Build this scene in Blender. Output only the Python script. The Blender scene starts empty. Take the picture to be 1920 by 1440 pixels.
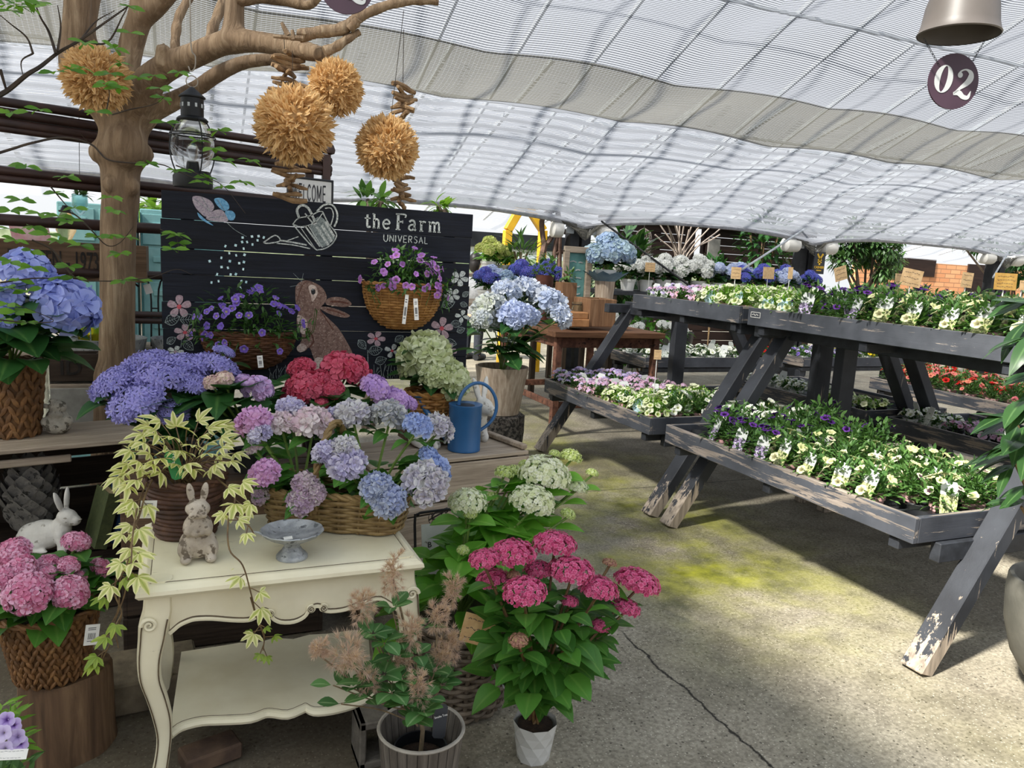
import bpy, math, random
import numpy as np
from mathutils import Vector, Matrix
C = bpy.context.scene.collection
R_ = random.Random(7)
PI = math.pi
def rnd(a=0., b=1.): return R_.uniform(a, b)
# ---------------------------------------------------------------- camera
FPX, CX, CY, HC = 1446., 960., 720., 1.5
def _n(v): return v/np.linalg.norm(v)
_d1 = _n(np.array([343-CX, -(454-CY), -FPX])); _d2 = np.array([4365-CX, -(678-CY), -FPX]); _d2 = _n(_d2-_d1*(_d2@_d1)); _d3 = np.cross(_d2, _d1)
RW = np.array([_d2, _d1, _d3]); CAM = np.array([0., 0., HC])
def ray(px, py): return RW @ _n(np.array([px-CX, -(py-CY), -FPX]))
def at(px, py, y):           # point of the place that lies at depth y behind a pixel of the reference
    r = ray(px, py); return CAM+r*(y/r[1])
def onpl(px, py, o, n):        # where the line of sight meets a plane of the place
    r = ray(px, py); return CAM+r*(((np.asarray(o)-CAM) @ n)/(r @ n))
def onz(px, py, z):
    r = ray(px, py); return CAM+r*((z-HC)/r[2])
cd = bpy.data.cameras.new('camera'); cam = bpy.data.objects.new('camera', cd); C.objects.link(cam)
M = Matrix([[*RW[i], CAM[i]] for i in range(3)]+[[0, 0, 0, 1]]); cam.matrix_world = M
cd.sensor_fit = 'HORIZONTAL'; cd.sensor_width = 36; cd.lens = 36*FPX/1920; cd.clip_end = 200
bpy.context.scene.camera = cam
# ---------------------------------------------------------------- mesh builder
class Tpl:
    def __init__(s, V, F, G=None):
        s.V = np.asarray(V, float); s.G = np.zeros(len(s.V)) if G is None else np.asarray(G, float)
        s.L = np.array([i for f in F for i in f], int); s.N = np.array([len(f) for f in F], int)
class MB:
    def __init__(s): s.V = []; s.L = []; s.N = []; s.T = []; s.G = []; s.MI = []; s.n = 0
    def add(s, V, F, t=None, g=None, mi=0):
        s.tpl(Tpl(V, F, g), None, None, t, mi)
    def tpl(s, T, A=None, loc=None, t=None, mi=0):
        V = T.V
        if A is not None: V = V @ np.asarray(A).T
        if loc is not None: V = V+np.asarray(loc)
        s.V.append(V); s.L.append(T.L+s.n); s.N.append(T.N); s.G.append(T.G)
        s.T.append(np.full(len(V), rnd() if t is None else t)); s.MI.append(np.full(len(T.N), mi)); s.n += len(V)
    def merge(s, o, A=None, loc=None):
        for V, L, N, T, G, MI in [o.cat()]:
            if A is not None: V = V @ np.asarray(A).T
            if loc is not None: V = V+np.asarray(loc)
            s.V.append(V); s.L.append(L+s.n); s.N.append(N); s.T.append(T); s.G.append(G); s.MI.append(MI); s.n += len(V)
    def cat(s): return [np.concatenate(x) for x in (s.V, s.L, s.N, s.T, s.G, s.MI)]
    def mesh(s, name, mats, smooth=True, off=None):
        V, L, N, T, G, MI = s.cat()
        if off is not None: V = V-np.asarray(off)
        me = bpy.data.meshes.new(name)
        me.vertices.add(len(V)); me.vertices.foreach_set('co', V.astype(np.float32).ravel())
        me.loops.add(len(L)); me.loops.foreach_set('vertex_index', L.astype(np.int32))
        me.polygons.add(len(N)); me.polygons.foreach_set('loop_start', (np.cumsum(N)-N).astype(np.int32)); me.polygons.foreach_set('loop_total', N.astype(np.int32))
        me.polygons.foreach_set('material_index', MI.astype(np.int32))
        me.polygons.foreach_set('use_smooth', np.full(len(N), bool(smooth)))
        for nm, arr in (('t', T), ('g', G)):
            a = me.attributes.new(nm, 'FLOAT', 'POINT'); a.data.foreach_set('value', arr.astype(np.float32))
        for m in (mats if isinstance(mats, (list, tuple)) else [mats]): me.materials.append(m)
        me.update(calc_edges=True); me.validate()
        if smooth: me.set_sharp_from_angle(angle=math.radians(42))
        else: me.shade_flat()
        return me
    def build(s, name, mats, parent=None, smooth=True, local=False):
        o = bpy.data.objects.new(name, s.mesh(name, mats, smooth, None if (parent is None or local) else wloc(parent))); C.objects.link(o)
        if parent is not None: o.parent = parent
        return o
def wloc(o):
    l = np.array(o.location)
    while o.parent: o = o.parent; l = l+np.array(o.location)
    return l
LABELS = {}
def tag(o, label, cat, group=None, kind=None):
    n = len(label.split())
    if not 4 <= n <= 16: print('LABEL LEN', n, label)
    if group is None and label in LABELS: print('DUP LABEL', label)
    LABELS[label] = 1
    o['label'] = label; o['category'] = cat
    if group: o['group'] = group
    if kind: o['kind'] = kind
    return o
def thing(name, label, cat, loc=(0, 0, 0), rz=0, group=None):
    o = bpy.data.objects.new(name, None); C.objects.link(o); o.location = tuple(float(v) for v in loc); o.rotation_euler = (0, 0, rz); o.empty_display_size = .05
    return tag(o, label, cat, group)
def structure(o): o['kind'] = 'structure'; return o
def dup(root, loc, rz=0, sc=1, label=None, cat=None, group=None, parent=None):
    r = root.copy(); C.objects.link(r)
    if parent is None:
        r.location = tuple(float(v) for v in loc); r.rotation_euler = (0, 0, rz); r.scale = (sc,)*3
        if label: tag(r, label, cat or root['category'], group)
    else: r.parent = parent
    for ch in [c for c in root.children]: dup(ch, None, parent=r)
    return r
# ---------------------------------------------------------------- shapes
def frame(d, up=(0, 0, 1)):
    x = _n(np.asarray(d, float)); z = np.asarray(up, float); z = z-x*(z@x)
    if np.linalg.norm(z) < 1e-5: z = np.array([1., 0, 0])-x*x[0]
    z = _n(z); return np.array([x, np.cross(z, x), z]).T
def rotz(a): c, s = math.cos(a), math.sin(a); return np.array([[c, -s, 0], [s, c, 0], [0, 0, 1]])
def rotx(a): c, s = math.cos(a), math.sin(a); return np.array([[1, 0, 0], [0, c, -s], [0, s, c]])
def roty(a): c, s = math.cos(a), math.sin(a); return np.array([[c, 0, s], [0, 1, 0], [-s, 0, c]])
_CF = None
def box(mb, c, s, A=None, b=.004, t=None, mi=0):
    """chamfered box: centre c, full size s, rotation A"""
    global _CF
    h = np.asarray(s, float)/2; b = min(b, min(h)*.45)
    V = []; idx = {}
    for sx in (-1, 1):
        for sy in (-1, 1):
            for sz in (-1, 1):
                for k in range(3):
                    p = h.copy(); p -= b; p[k] += b; idx[(sx, sy, sz, k)] = len(V); V.append(p*np.array([sx, sy, sz]))
    if _CF is None:
        F = []; S = (-1, 1)
        for k in range(3):
            a, c2 = [i for i in range(3) if i != k]
            for s_ in S:
                q = []
                for u, v in ((-1, -1), (1, -1), (1, 1), (-1, 1)):
                    w = [0]*3; w[k] = s_; w[a] = u; w[c2] = v; q.append(idx[(*w, k)])
                F.append(q if (s_ > 0) == (k != 1) else q[::-1])
            for u in S:
                for v in S:
                    q = []
                    for e, kk in ((-1, a), (1, a), (1, c2), (-1, c2)):
                        w = [0]*3; w[k] = e; w[a] = u; w[c2] = v; q.append(idx[(*w, kk)])
                    F.append(q if (u*v > 0) == (k != 1) else q[::-1])
        for sx in S:
            for sy in S:
                for sz in S:
                    q = [idx[(sx, sy, sz, k)] for k in range(3)]; F.append(q if sx*sy*sz > 0 else q[::-1])
        _CF = F
    V = np.array(V)
    if A is not None: V = V @ np.asarray(A).T
    mb.add(V+np.asarray(c, float), _CF, t=t, mi=mi)
def beam(mb, p0, p1, w, h, up=(0, 0, 1), b=.004, mi=0, t=None):
    p0 = np.asarray(p0, float); p1 = np.asarray(p1, float)
    box(mb, (p0+p1)/2, (np.linalg.norm(p1-p0), w, h), frame(p1-p0, up), b, t, mi)
def tube(mb, P, r, n=8, cap=True, t=None, mi=0, flat=1., up=(.13, .2, 1), closed=False):
    P = np.asarray(P, float); m = len(P); r = np.full(m, r) if np.isscalar(r) else np.asarray(r, float)
    D = np.gradient(P, axis=0) if not closed else np.roll(P, -1, 0)-np.roll(P, 1, 0)
    V = []; z = np.asarray(up, float); g = []
    for i in range(m):
        d = D[i]; ln = np.linalg.norm(d); d = d/ln if ln > 1e-9 else np.array([0, 0, 1.])
        z = z-d*(z@d)
        if np.linalg.norm(z) < 1e-4: z = np.array([1., .1, 0])-d*d[0]
        z = _n(z); y = np.cross(z, d)
        for k in range(n):
            a = 2*PI*k/n; V.append(P[i]+r[i]*(math.cos(a)*y+flat*math.sin(a)*z)); g.append(i/(m-1))
    F = []
    for i in range(m if closed else m-1):
        j = (i+1) % m
        for k in range(n): F.append((i*n+k, i*n+(k+1) % n, j*n+(k+1) % n, j*n+k))
    if cap and not closed:
        F.append(tuple(range(n))[::-1]); F.append(tuple((m-1)*n+k for k in range(n)))
    mb.add(V, F, t=t, g=g, mi=mi)
def smooth_path(P, k=6, closed=False):
    P = np.asarray(P, float)
    if len(P) < 3: return P
    Q = np.vstack([P[-1:], P, P[:2]]) if closed else np.vstack([2*P[0]-P[1], P, 2*P[-1]-P[-2]])
    out = []
    for i in range(1, len(Q)-2):
        for j in range(k):
            u = j/k; a, b, c, d = Q[i-1:i+3]
            out.append(.5*((2*b)+(-a+c)*u+(2*a-5*b+4*c-d)*u*u+(-a+3*b-3*c+d)*u**3))
    if not closed: out.append(Q[-2])
    return np.array(out)
def lathe(mb, prof, n=32, c=(0, 0, 0), t=None, mi=0, sx=1, sy=1, a0=0, a1=2*PI, wob=None):
    prof = np.asarray(prof, float); m = len(prof); full = abs(a1-a0-2*PI) < 1e-6; k_ = n if full else n+1
    V = []; g = []
    for i in range(m):
        for k in range(k_):
            a = a0+(a1-a0)*k/n; rr = prof[i, 0]*(1 if wob is None else wob(a, prof[i, 1]))
            V.append((c[0]+rr*sx*math.cos(a), c[1]+rr*sy*math.sin(a), c[2]+prof[i, 1])); g.append(i/max(1, m-1))
    F = []
    for i in range(m-1):
        for k in range(n):
            k2 = (k+1) % k_; F.append((i*k_+k, i*k_+k2, (i+1)*k_+k2, (i+1)*k_+k))
    mb.add(V, F, t=t, g=g, mi=mi)
def disc(mb, c, r, n=32, A=None, th=.004, t=None, mi=0):
    V = [(r*math.cos(2*PI*k/n), r*math.sin(2*PI*k/n), z) for z in (-th/2, th/2) for k in range(n)]
    F = [tuple(range(n))[::-1], tuple(range(n, 2*n))]+[(k, (k+1) % n, n+(k+1) % n, n+k) for k in range(n)]
    V = np.array(V)
    if A is not None: V = V @ np.asarray(A).T
    mb.add(V+np.asarray(c, float), F, t=t, mi=mi)
def prism(mb, P2, o, U, W, Nn, th, t=None, mi=0):
    """polygon P2 (u,w) laid on the plane o+u*U+w*W and given thickness th along Nn"""
    P2 = np.asarray(P2, float); n = len(P2); o = np.asarray(o, float)
    B = o+P2[:, :1]*np.asarray(U)+P2[:, 1:]*np.asarray(W); T_ = B+np.asarray(Nn)*th
    mb.add(np.vstack([B, T_]), [tuple(range(n))[::-1], tuple(range(n, 2*n))]+[(k, (k+1) % n, n+(k+1) % n, n+k) for k in range(n)], t=t, mi=mi)
def slab_poly(mb, P3, d, t=None, mi=0):
    P3 = np.asarray(P3, float); n = len(P3); d = np.asarray(d, float)
    mb.add(np.vstack([P3, P3+d]), [tuple(range(n))[::-1], tuple(range(n, 2*n))]+[(k, (k+1) % n, n+(k+1) % n, n+k) for k in range(n)], t=t, mi=mi)
def blob(name, parts, mat, parent=None, vox=.006, it=3):
    """one continuous body grown from overlapping ellipsoids (centre, radii, rotation) and tapered tubes"""
    bm = MB()
    for p in parts:
        if len(p) == 2: tube(bm, p[0], p[1], 12)
        else:
            c, r = p[0], p[1]; A = p[2] if p[2] is not None else np.eye(3)
            V = []; n, m = 16, 12
            V.append((0, 0, 1))
            for i in range(1, m):
                for k in range(n): V.append((math.sin(PI*i/m)*math.cos(2*PI*k/n), math.sin(PI*i/m)*math.sin(2*PI*k/n), math.cos(PI*i/m)))
            V.append((0, 0, -1)); F = [(0, 1+k, 1+(k+1) % n) for k in range(n)]
            for i in range(m-2):
                for k in range(n): F.append((1+i*n+k, 1+(i+1)*n+k, 1+(i+1)*n+(k+1) % n, 1+i*n+(k+1) % n))
            L = len(V)-1; F += [(L, 1+(m-2)*n+(k+1) % n, 1+(m-2)*n+k) for k in range(n)]
            bm.add((np.array(V)*np.asarray(r)) @ np.asarray(A).T+np.asarray(c), F)
    o = bpy.data.objects.new('tmp', bm.mesh('tmp', mat, False)); C.objects.link(o)
    md = o.modifiers.new('r', 'REMESH'); md.mode = 'VOXEL'; md.voxel_size = vox
    md2 = o.modifiers.new('s', 'SMOOTH'); md2.iterations = it; md2.factor = .5
    dg = bpy.context.evaluated_depsgraph_get(); me = bpy.data.meshes.new_from_object(o.evaluated_get(dg))
    bpy.data.objects.remove(o); me.materials.clear(); me.materials.append(mat); me.name = name
    me.polygons.foreach_set('use_smooth', np.ones(len(me.polygons), bool))
    r = bpy.data.objects.new(name, me); C.objects.link(r)
    if parent is not None: r.parent = parent
    return r
# ---------------------------------------------------------------- lettering
def text_obj(name, body, o, U, W, size, mat, parent=None, th=.0012, align='CENTER', sx=1., shear=0., bold=0.):
    cu = bpy.data.curves.new('txt', 'FONT'); cu.body = body; cu.size = size; cu.extrude = th; cu.align_x = align; cu.shear = shear; cu.offset = bold*size
    cu.resolution_u = 3
    ob = bpy.data.objects.new('txt', cu); C.objects.link(ob)
    bpy.context.view_layer.update(); dg = bpy.context.evaluated_depsgraph_get(); me = bpy.data.meshes.new_from_object(ob.evaluated_get(dg)); bpy.data.objects.remove(ob)
    U = np.asarray(U, float); W = np.asarray(W, float); Nn = np.cross(U, W)
    co = np.zeros(len(me.vertices)*3); me.vertices.foreach_get('co', co); co = co.reshape(-1, 3)
    P = np.asarray(o, float)+co[:, :1]*U*sx+co[:, 1:2]*W+co[:, 2:]*Nn
    if parent is not None: P = P-wloc(parent)
    me.vertices.foreach_set('co', P.ravel()); me.materials.clear(); me.materials.append(mat); me.name = name
    r = bpy.data.objects.new(name, me); C.objects.link(r)
    if parent is not None: r.parent = parent
    return r
def stroke(mb, pts, w, o, U, W, Nn, th=.0015, mi=0, k=4, sm=True):
    """a painted stroke: polyline in plane coordinates with a width (or widths)"""
    P = np.asarray(pts, float); ww = np.full(len(P), w) if np.isscalar(w) else np.asarray(w, float)
    if sm and len(P) > 2:
        Q = smooth_path(np.c_[P, ww, np.zeros(len(P))][:, :3], k); P = Q[:, :2]; ww = np.maximum(Q[:, 2], 1e-4)
    D = np.gradient(P, axis=0); D = D/np.maximum(1e-9, np.linalg.norm(D, axis=1))[:, None]; S = np.c_[-D[:, 1], D[:, 0]]
    a = P+S*ww[:, None]/2; b = P-S*ww[:, None]/2; n = len(P); o = np.asarray(o, float); U = np.asarray(U); W = np.asarray(W); Nn = np.asarray(Nn)
    V = np.vstack([o+X[:, :1]*U+X[:, 1:]*W+Nn*z for z in (0, th) for X in (a, b)])
    F = []
    for i in range(n-1):
        F += [(2*n+i, 2*n+i+1, 3*n+i+1, 3*n+i), (i, 2*n+i, 2*n+i+1, i+1), (n+i, n+i+1, 3*n+i+1, 3*n+i)]
    F += [(0, n, 3*n, 2*n), (n-1, 3*n-1, 4*n-1, 2*n-1)]
    mb.add(V, F, mi=mi)
# ---------------------------------------------------------------- materials
def _mat(name):
    m = bpy.data.materials.new(name); m.use_nodes = True; nt = m.node_tree; nt.nodes.clear()
    out = nt.nodes.new('ShaderNodeOutputMaterial'); return m, nt, out
def nd(nt, typ, ins=None, **kw):
    n = nt.nodes.new('ShaderNode'+typ)
    for k, v in kw.items(): setattr(n, k, v)
    for k, v in (ins or {}).items():
        s = n.inputs[k]
        if isinstance(v, bpy.types.NodeSocket): nt.links.new(v, s)
        else: s.default_value = v if not (isinstance(v, tuple) and len(v) == 3 and s.type == 'RGBA') else (*v, 1)
    return n
def rgb(h):
    h = h.lstrip('#'); f = lambda c: c/12.92 if c <= .04045 else ((c+.055)/1.055)**2.4
    return tuple(f(int(h[i:i+2], 16)/255) for i in (0, 2, 4))
def col(c): return rgb(c) if isinstance(c, str) else c
def coords(nt, scale=(1, 1, 1), kind='Object'):
    tc = nd(nt, 'TexCoord'); return nd(nt, 'Mapping', {'Vector': tc.outputs[kind], 'Scale': scale}).outputs[0]
def noise(nt, vec, scale, detail=4, rough=.55, dist=0.): return nd(nt, 'TexNoise', {'Vector': vec, 'Scale': scale, 'Detail': detail, 'Roughness': rough, 'Distortion': dist}).outputs[0]
def ramp(nt, fac, stops, interp='LINEAR'):
    r = nd(nt, 'ValToRGB', {'Fac': fac}); r.color_ramp.interpolation = interp; e = r.color_ramp.elements
    while len(e) > 1: e.remove(e[-1])
    e[0].position = stops[0][0]; e[0].color = (*col(stops[0][1]), 1)
    for p, c in stops[1:]:
        x = e.new(p); x.color = (*col(c), 1)
    return r.outputs[0]
def mix(nt, f, a, b, bt='MIX'):
    n = nd(nt, 'Mix', data_type='RGBA', blend_type=bt)
    for k, v in ((0, f), (6, a), (7, b)):
        if isinstance(v, bpy.types.NodeSocket): nt.links.new(v, n.inputs[k])
        else: n.inputs[k].default_value = v if k == 0 else (*col(v), 1)
    return n.outputs[2]
def math_(nt, op, a, b=0., clamp=False):
    n = nd(nt, 'Math', operation=op, use_clamp=clamp)
    for k, v in enumerate((a, b)):
        if isinstance(v, bpy.types.NodeSocket): nt.links.new(v, n.inputs[k])
        else: n.inputs[k].default_value = v
    return n.outputs[0]
def attr(nt, name): return nd(nt, 'Attribute', attribute_name=name).outputs['Fac']
def bumped(nt, h, s, d=.01): return nd(nt, 'Bump', {'Height': h, 'Strength': s, 'Distance': d}).outputs[0]
def princ(nt, out, c, rough=.6, metal=0., spec=.4, normal=None, sss=0., **kw):
    p = nd(nt, 'BsdfPrincipled', {'Roughness': rough, 'Metallic': metal, 'Specular IOR Level': spec})
    if isinstance(c, bpy.types.NodeSocket): nt.links.new(c, p.inputs['Base Color'])
    else: p.inputs['Base Color'].default_value = (*col(c), 1)
    if normal is not None: nt.links.new(normal, p.inputs['Normal'])
    for k, v in kw.items(): p.inputs[k.replace('_', ' ')].default_value = v
    nt.links.new(p.outputs[0], out.inputs[0]); return p
def mat(name, c1, c2=None, scale=12, rough=.6, bump=0., bscale=None, metal=0., spec=.4, stretch=(1, 1, 1), lo=.35, hi=.65, c3=None, s3=40, a3=.6, dist=.01):
    """plain surface: two tones mixed by noise, an optional third speckle tone, optional bump"""
    m, nt, out = _mat(name); v = coords(nt, stretch); c2 = c2 or c1
    f = noise(nt, v, scale); c = ramp(nt, f, [(lo, c1), (hi, c2)])
    if c3: c = mix(nt, ramp(nt, noise(nt, v, s3, 3), [(a3, (0, 0, 0)), (a3+.06, (1, 1, 1))]), c, c3)
    nrm = bumped(nt, noise(nt, v, bscale or scale*3, 5), bump, dist) if bump else None
    princ(nt, out, c, rough, metal, spec, nrm); return m
def wood(name, c1, c2, c3, axis=0, freq=14, rough=.75, bump=.35, knots=True):
    """weathered plank: grain stretched along one axis"""
    m, nt, out = _mat(name); st = [freq]*3; st[axis] = freq*.06; v = coords(nt, tuple(st))
    g = noise(nt, v, 1.6, 6, .6, .6); g2 = noise(nt, coords(nt, tuple(x*6 for x in st)), 1.5, 3)
    c = ramp(nt, g, [(.25, c1), (.5, c2), (.75, c3)]); c = mix(nt, ramp(nt, g2, [(.35, (.55, .55, .55)), (.6, (0, 0, 0))]), c, tuple(x*.55 for x in col(c1)))
    c = mix(nt, math_(nt, 'MULTIPLY', attr(nt, 't'), .35), c, tuple(x*.72 for x in col(c2)))
    princ(nt, out, c, rough, 0, .25, bumped(nt, math_(nt, 'ADD', g, g2), bump, .004)); return m
def paint(name, pc, wc, axis=0, amount=.5, freq=10, pc2=None, foot=0.):
    """worn paint on timber: flaked along the grain, most on edges and lower parts"""
    m, nt, out = _mat(name); st = [freq]*3; st[axis] = freq*.07; v = coords(nt, tuple(st))
    n1 = noise(nt, v, 2.2, 9, .72, .4); n2 = noise(nt, coords(nt, (1, 1, 1)), 2.3, 3)
    geo = nd(nt, 'NewGeometry'); edge = ramp(nt, geo.outputs['Pointiness'], [(.5, (0, 0, 0)), (.56, (.25, .25, .25))])
    f = math_(nt, 'ADD', math_(nt, 'ADD', n1, math_(nt, 'MULTIPLY', n2, .35)), edge)
    nz = nd(nt, 'SeparateXYZ', {0: geo.outputs['Normal']}).outputs[2]; f = math_(nt, 'ADD', f, math_(nt, 'MULTIPLY', ramp(nt, nz, [(.75, (0, 0, 0)), (.9, (1, 1, 1))]), .13))
    if foot: f = math_(nt, 'ADD', f, math_(nt, 'MULTIPLY', ramp(nt, nd(nt, 'SeparateXYZ', {0: coords(nt)}).outputs[2], [(.05, (1, 1, 1)), (.42, (0, 0, 0))]), foot))
    k = ramp(nt, f, [(1.0-.32*amount, (0, 0, 0)), (1.02-.32*amount, (1, 1, 1))])
    w = ramp(nt, noise(nt, v, 3., 4), [(.3, tuple(x*.45 for x in col(wc))), (.6, wc)])
    p = mix(nt, ramp(nt, noise(nt, coords(nt, (1, 1, 1)), 5, 3), [(.35, (0, 0, 0)), (.7, (1, 1, 1))]), pc, pc2 or tuple(min(1, x*1.7) for x in col(pc)))
    c = mix(nt, k, p, w); princ(nt, out, c, .62, 0, .35, bumped(nt, math_(nt, 'ADD', math_(nt, 'MULTIPLY', k, -.6), n1), .35, .004)); return m
def leafm(name, c1, c2, tr=.35, vein=None, rough=.42, edge=None, spec=.4):
    m, nt, out = _mat(name); t = attr(nt, 't'); g = attr(nt, 'g')
    c = mix(nt, t, c1, c2); c = mix(nt, math_(nt, 'MULTIPLY', noise(nt, coords(nt), 30, 3), .35), c, tuple(x*.6 for x in col(c1)))
    if vein: c = mix(nt, ramp(nt, g, [(.0, (.7, .7, .7)), (.18, (0, 0, 0))]), c, vein)
    if edge: c = mix(nt, ramp(nt, g, [(.35, (0, 0, 0)), (.75, (1, 1, 1))]), c, edge)
    p = princ(nt, out, c, rough, 0, spec); d = nd(nt, 'BsdfTranslucent', {'Color': mix(nt, 1., c, (1.2, 1.25, .7), 'MULTIPLY')})
    ms = nd(nt, 'MixShader', {0: tr, 1: p.outputs[0], 2: d.outputs[0]}); nt.links.new(ms.outputs[0], out.inputs[0]); return m
def petal(name, stops, shift=None, tr=.3, rough=.6):
    """petal colour from throat (0) to rim (1); each floret drifts towards another hue"""
    m, nt, out = _mat(name); g = attr(nt, 'g'); t = attr(nt, 't'); c = ramp(nt, g, stops)
    if shift: c = mix(nt, ramp(nt, t, [(.15, (0, 0, 0)), (.95, (.85,)*3)]), c, shift)
    p = princ(nt, out, c, rough, 0, .2); d = nd(nt, 'BsdfTranslucent', {'Color': c})
    ms = nd(nt, 'MixShader', {0: tr, 1: p.outputs[0], 2: d.outputs[0]}); nt.links.new(ms.outputs[0], out.inputs[0]); return m
def glassm(name, c=(1, 1, 1), rough=.02):
    m, nt, out = _mat(name); g = nd(nt, 'BsdfGlass', {'Color': c, 'Roughness': rough, 'IOR': 1.2}); tr = nd(nt, 'BsdfTransparent', {'Color': c})
    ms = nd(nt, 'MixShader', {0: .55, 1: g.outputs[0], 2: tr.outputs[0]}); nt.links.new(ms.outputs[0], out.inputs[0]); return m
# ================================================================ setting
def floor_mat():
    m, nt, out = _mat('concrete'); v = coords(nt); sp = nd(nt, 'SeparateXYZ', {0: v}); X, Y = sp.outputs[0], sp.outputs[1]
    big = noise(nt, v, 1.1, 5); mid = noise(nt, v, 5, 5, .65); fine = noise(nt, v, 60, 4, .7)
    c = ramp(nt, big, [(.3, '#8f8775'), (.55, '#aba391'), (.75, '#bdb5a2')])
    c = mix(nt, ramp(nt, mid, [(.35, (.45, .45, .45)), (.6, (0, 0, 0))]), c, '#5a5446')
    c = mix(nt, ramp(nt, fine, [(.4, (.5, .5, .5)), (.58, (0, 0, 0))]), c, '#4d473b')
    vo = nd(nt, 'TexVoronoi', {'Vector': v, 'Scale': 95.}); cell = vo.outputs['Color']; d = vo.outputs['Distance']
    rr = nd(nt, 'SeparateColor', {0: cell}).outputs[0]
    stone = math_(nt, 'MULTIPLY', ramp(nt, d, [(.2, (1, 1, 1)), (.3, (0, 0, 0))]), ramp(nt, rr, [(.62, (0, 0, 0)), (.64, (1, 1, 1))]))
    c = mix(nt, math_(nt, 'MULTIPLY', stone, .75), c, '#cfc7b4')
    vo2 = nd(nt, 'TexVoronoi', {'Vector': v, 'Scale': 60.}); r2 = nd(nt, 'SeparateColor', {0: vo2.outputs['Color']}).outputs[1]
    c = mix(nt, math_(nt, 'MULTIPLY', ramp(nt, vo2.outputs['Distance'], [(.2, (.8, .8, .8)), (.3, (0, 0, 0))]), ramp(nt, r2, [(.75, (0, 0, 0)), (.77, (1, 1, 1))])), c, '#3a352c')
    # algae along the drip line of the benches and in a few wet places
    a = math_(nt, 'ABSOLUTE', math_(nt, 'SUBTRACT', X, math_(nt, 'ADD', 2.55, math_(nt, 'MULTIPLY', math_(nt, 'SUBTRACT', big, .5), 1.5))))
    band = ramp(nt, a, [(.12, (1, 1, 1)), (.95, (0, 0, 0))])
    al = math_(nt, 'MULTIPLY', band, ramp(nt, noise(nt, v, 1.9, 6, .62), [(.38, (0, 0, 0)), (.62, (1, 1, 1))]))
    al = math_(nt, 'MULTIPLY', al, ramp(nt, math_(nt, 'MULTIPLY', Y, .1), [(.2, (.1, .1, .1)), (.3, (1, 1, 1)), (.9, (.6, .6, .6))]))
    c = mix(nt, math_(nt, 'MULTIPLY', al, .92), c, ramp(nt, mid, [(.35, '#5a5e14'), (.6, '#98992a')]))
    # darker brown tone on the left part, below the plant display
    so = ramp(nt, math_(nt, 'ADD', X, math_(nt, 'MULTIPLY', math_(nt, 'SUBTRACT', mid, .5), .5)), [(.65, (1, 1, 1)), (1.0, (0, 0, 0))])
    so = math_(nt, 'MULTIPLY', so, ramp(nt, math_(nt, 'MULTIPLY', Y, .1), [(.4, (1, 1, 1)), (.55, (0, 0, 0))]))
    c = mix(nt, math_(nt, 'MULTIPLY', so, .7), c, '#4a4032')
    # crack
    cr = math_(nt, 'ABSOLUTE', math_(nt, 'SUBTRACT', X, math_(nt, 'ADD', 1.657, math_(nt, 'MULTIPLY', math_(nt, 'SUBTRACT', noise(nt, v, 6, 6, .7), .5), .09))))
    crk = math_(nt, 'MULTIPLY', ramp(nt, cr, [(.003, (1, 1, 1)), (.008, (0, 0, 0))]), ramp(nt, math_(nt, 'MULTIPLY', Y, .1), [(.25, (1, 1, 1)), (.262, (0, 0, 0))]))
    c = mix(nt, crk, c, '#1c1914')
    j = math_(nt, 'MULTIPLY', ramp(nt, math_(nt, 'ABSOLUTE', math_(nt, 'SUBTRACT', Y, math_(nt, 'ADD', 4.35, math_(nt, 'MULTIPLY', mid, .05)))), [(.004, (.6, .6, .6)), (.01, (0, 0, 0))]), 1.)
    c = mix(nt, j, c, '#2e2a22')
    h = math_(nt, 'ADD', math_(nt, 'MULTIPLY', fine, .6), math_(nt, 'MULTIPLY', crk, -2.))
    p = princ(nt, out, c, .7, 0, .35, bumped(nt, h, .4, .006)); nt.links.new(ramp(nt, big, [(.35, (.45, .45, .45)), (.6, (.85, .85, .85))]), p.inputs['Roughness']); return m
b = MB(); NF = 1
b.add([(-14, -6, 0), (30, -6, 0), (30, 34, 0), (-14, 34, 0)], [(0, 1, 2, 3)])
structure(b.build('floor', floor_mat(), smooth=False))

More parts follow.
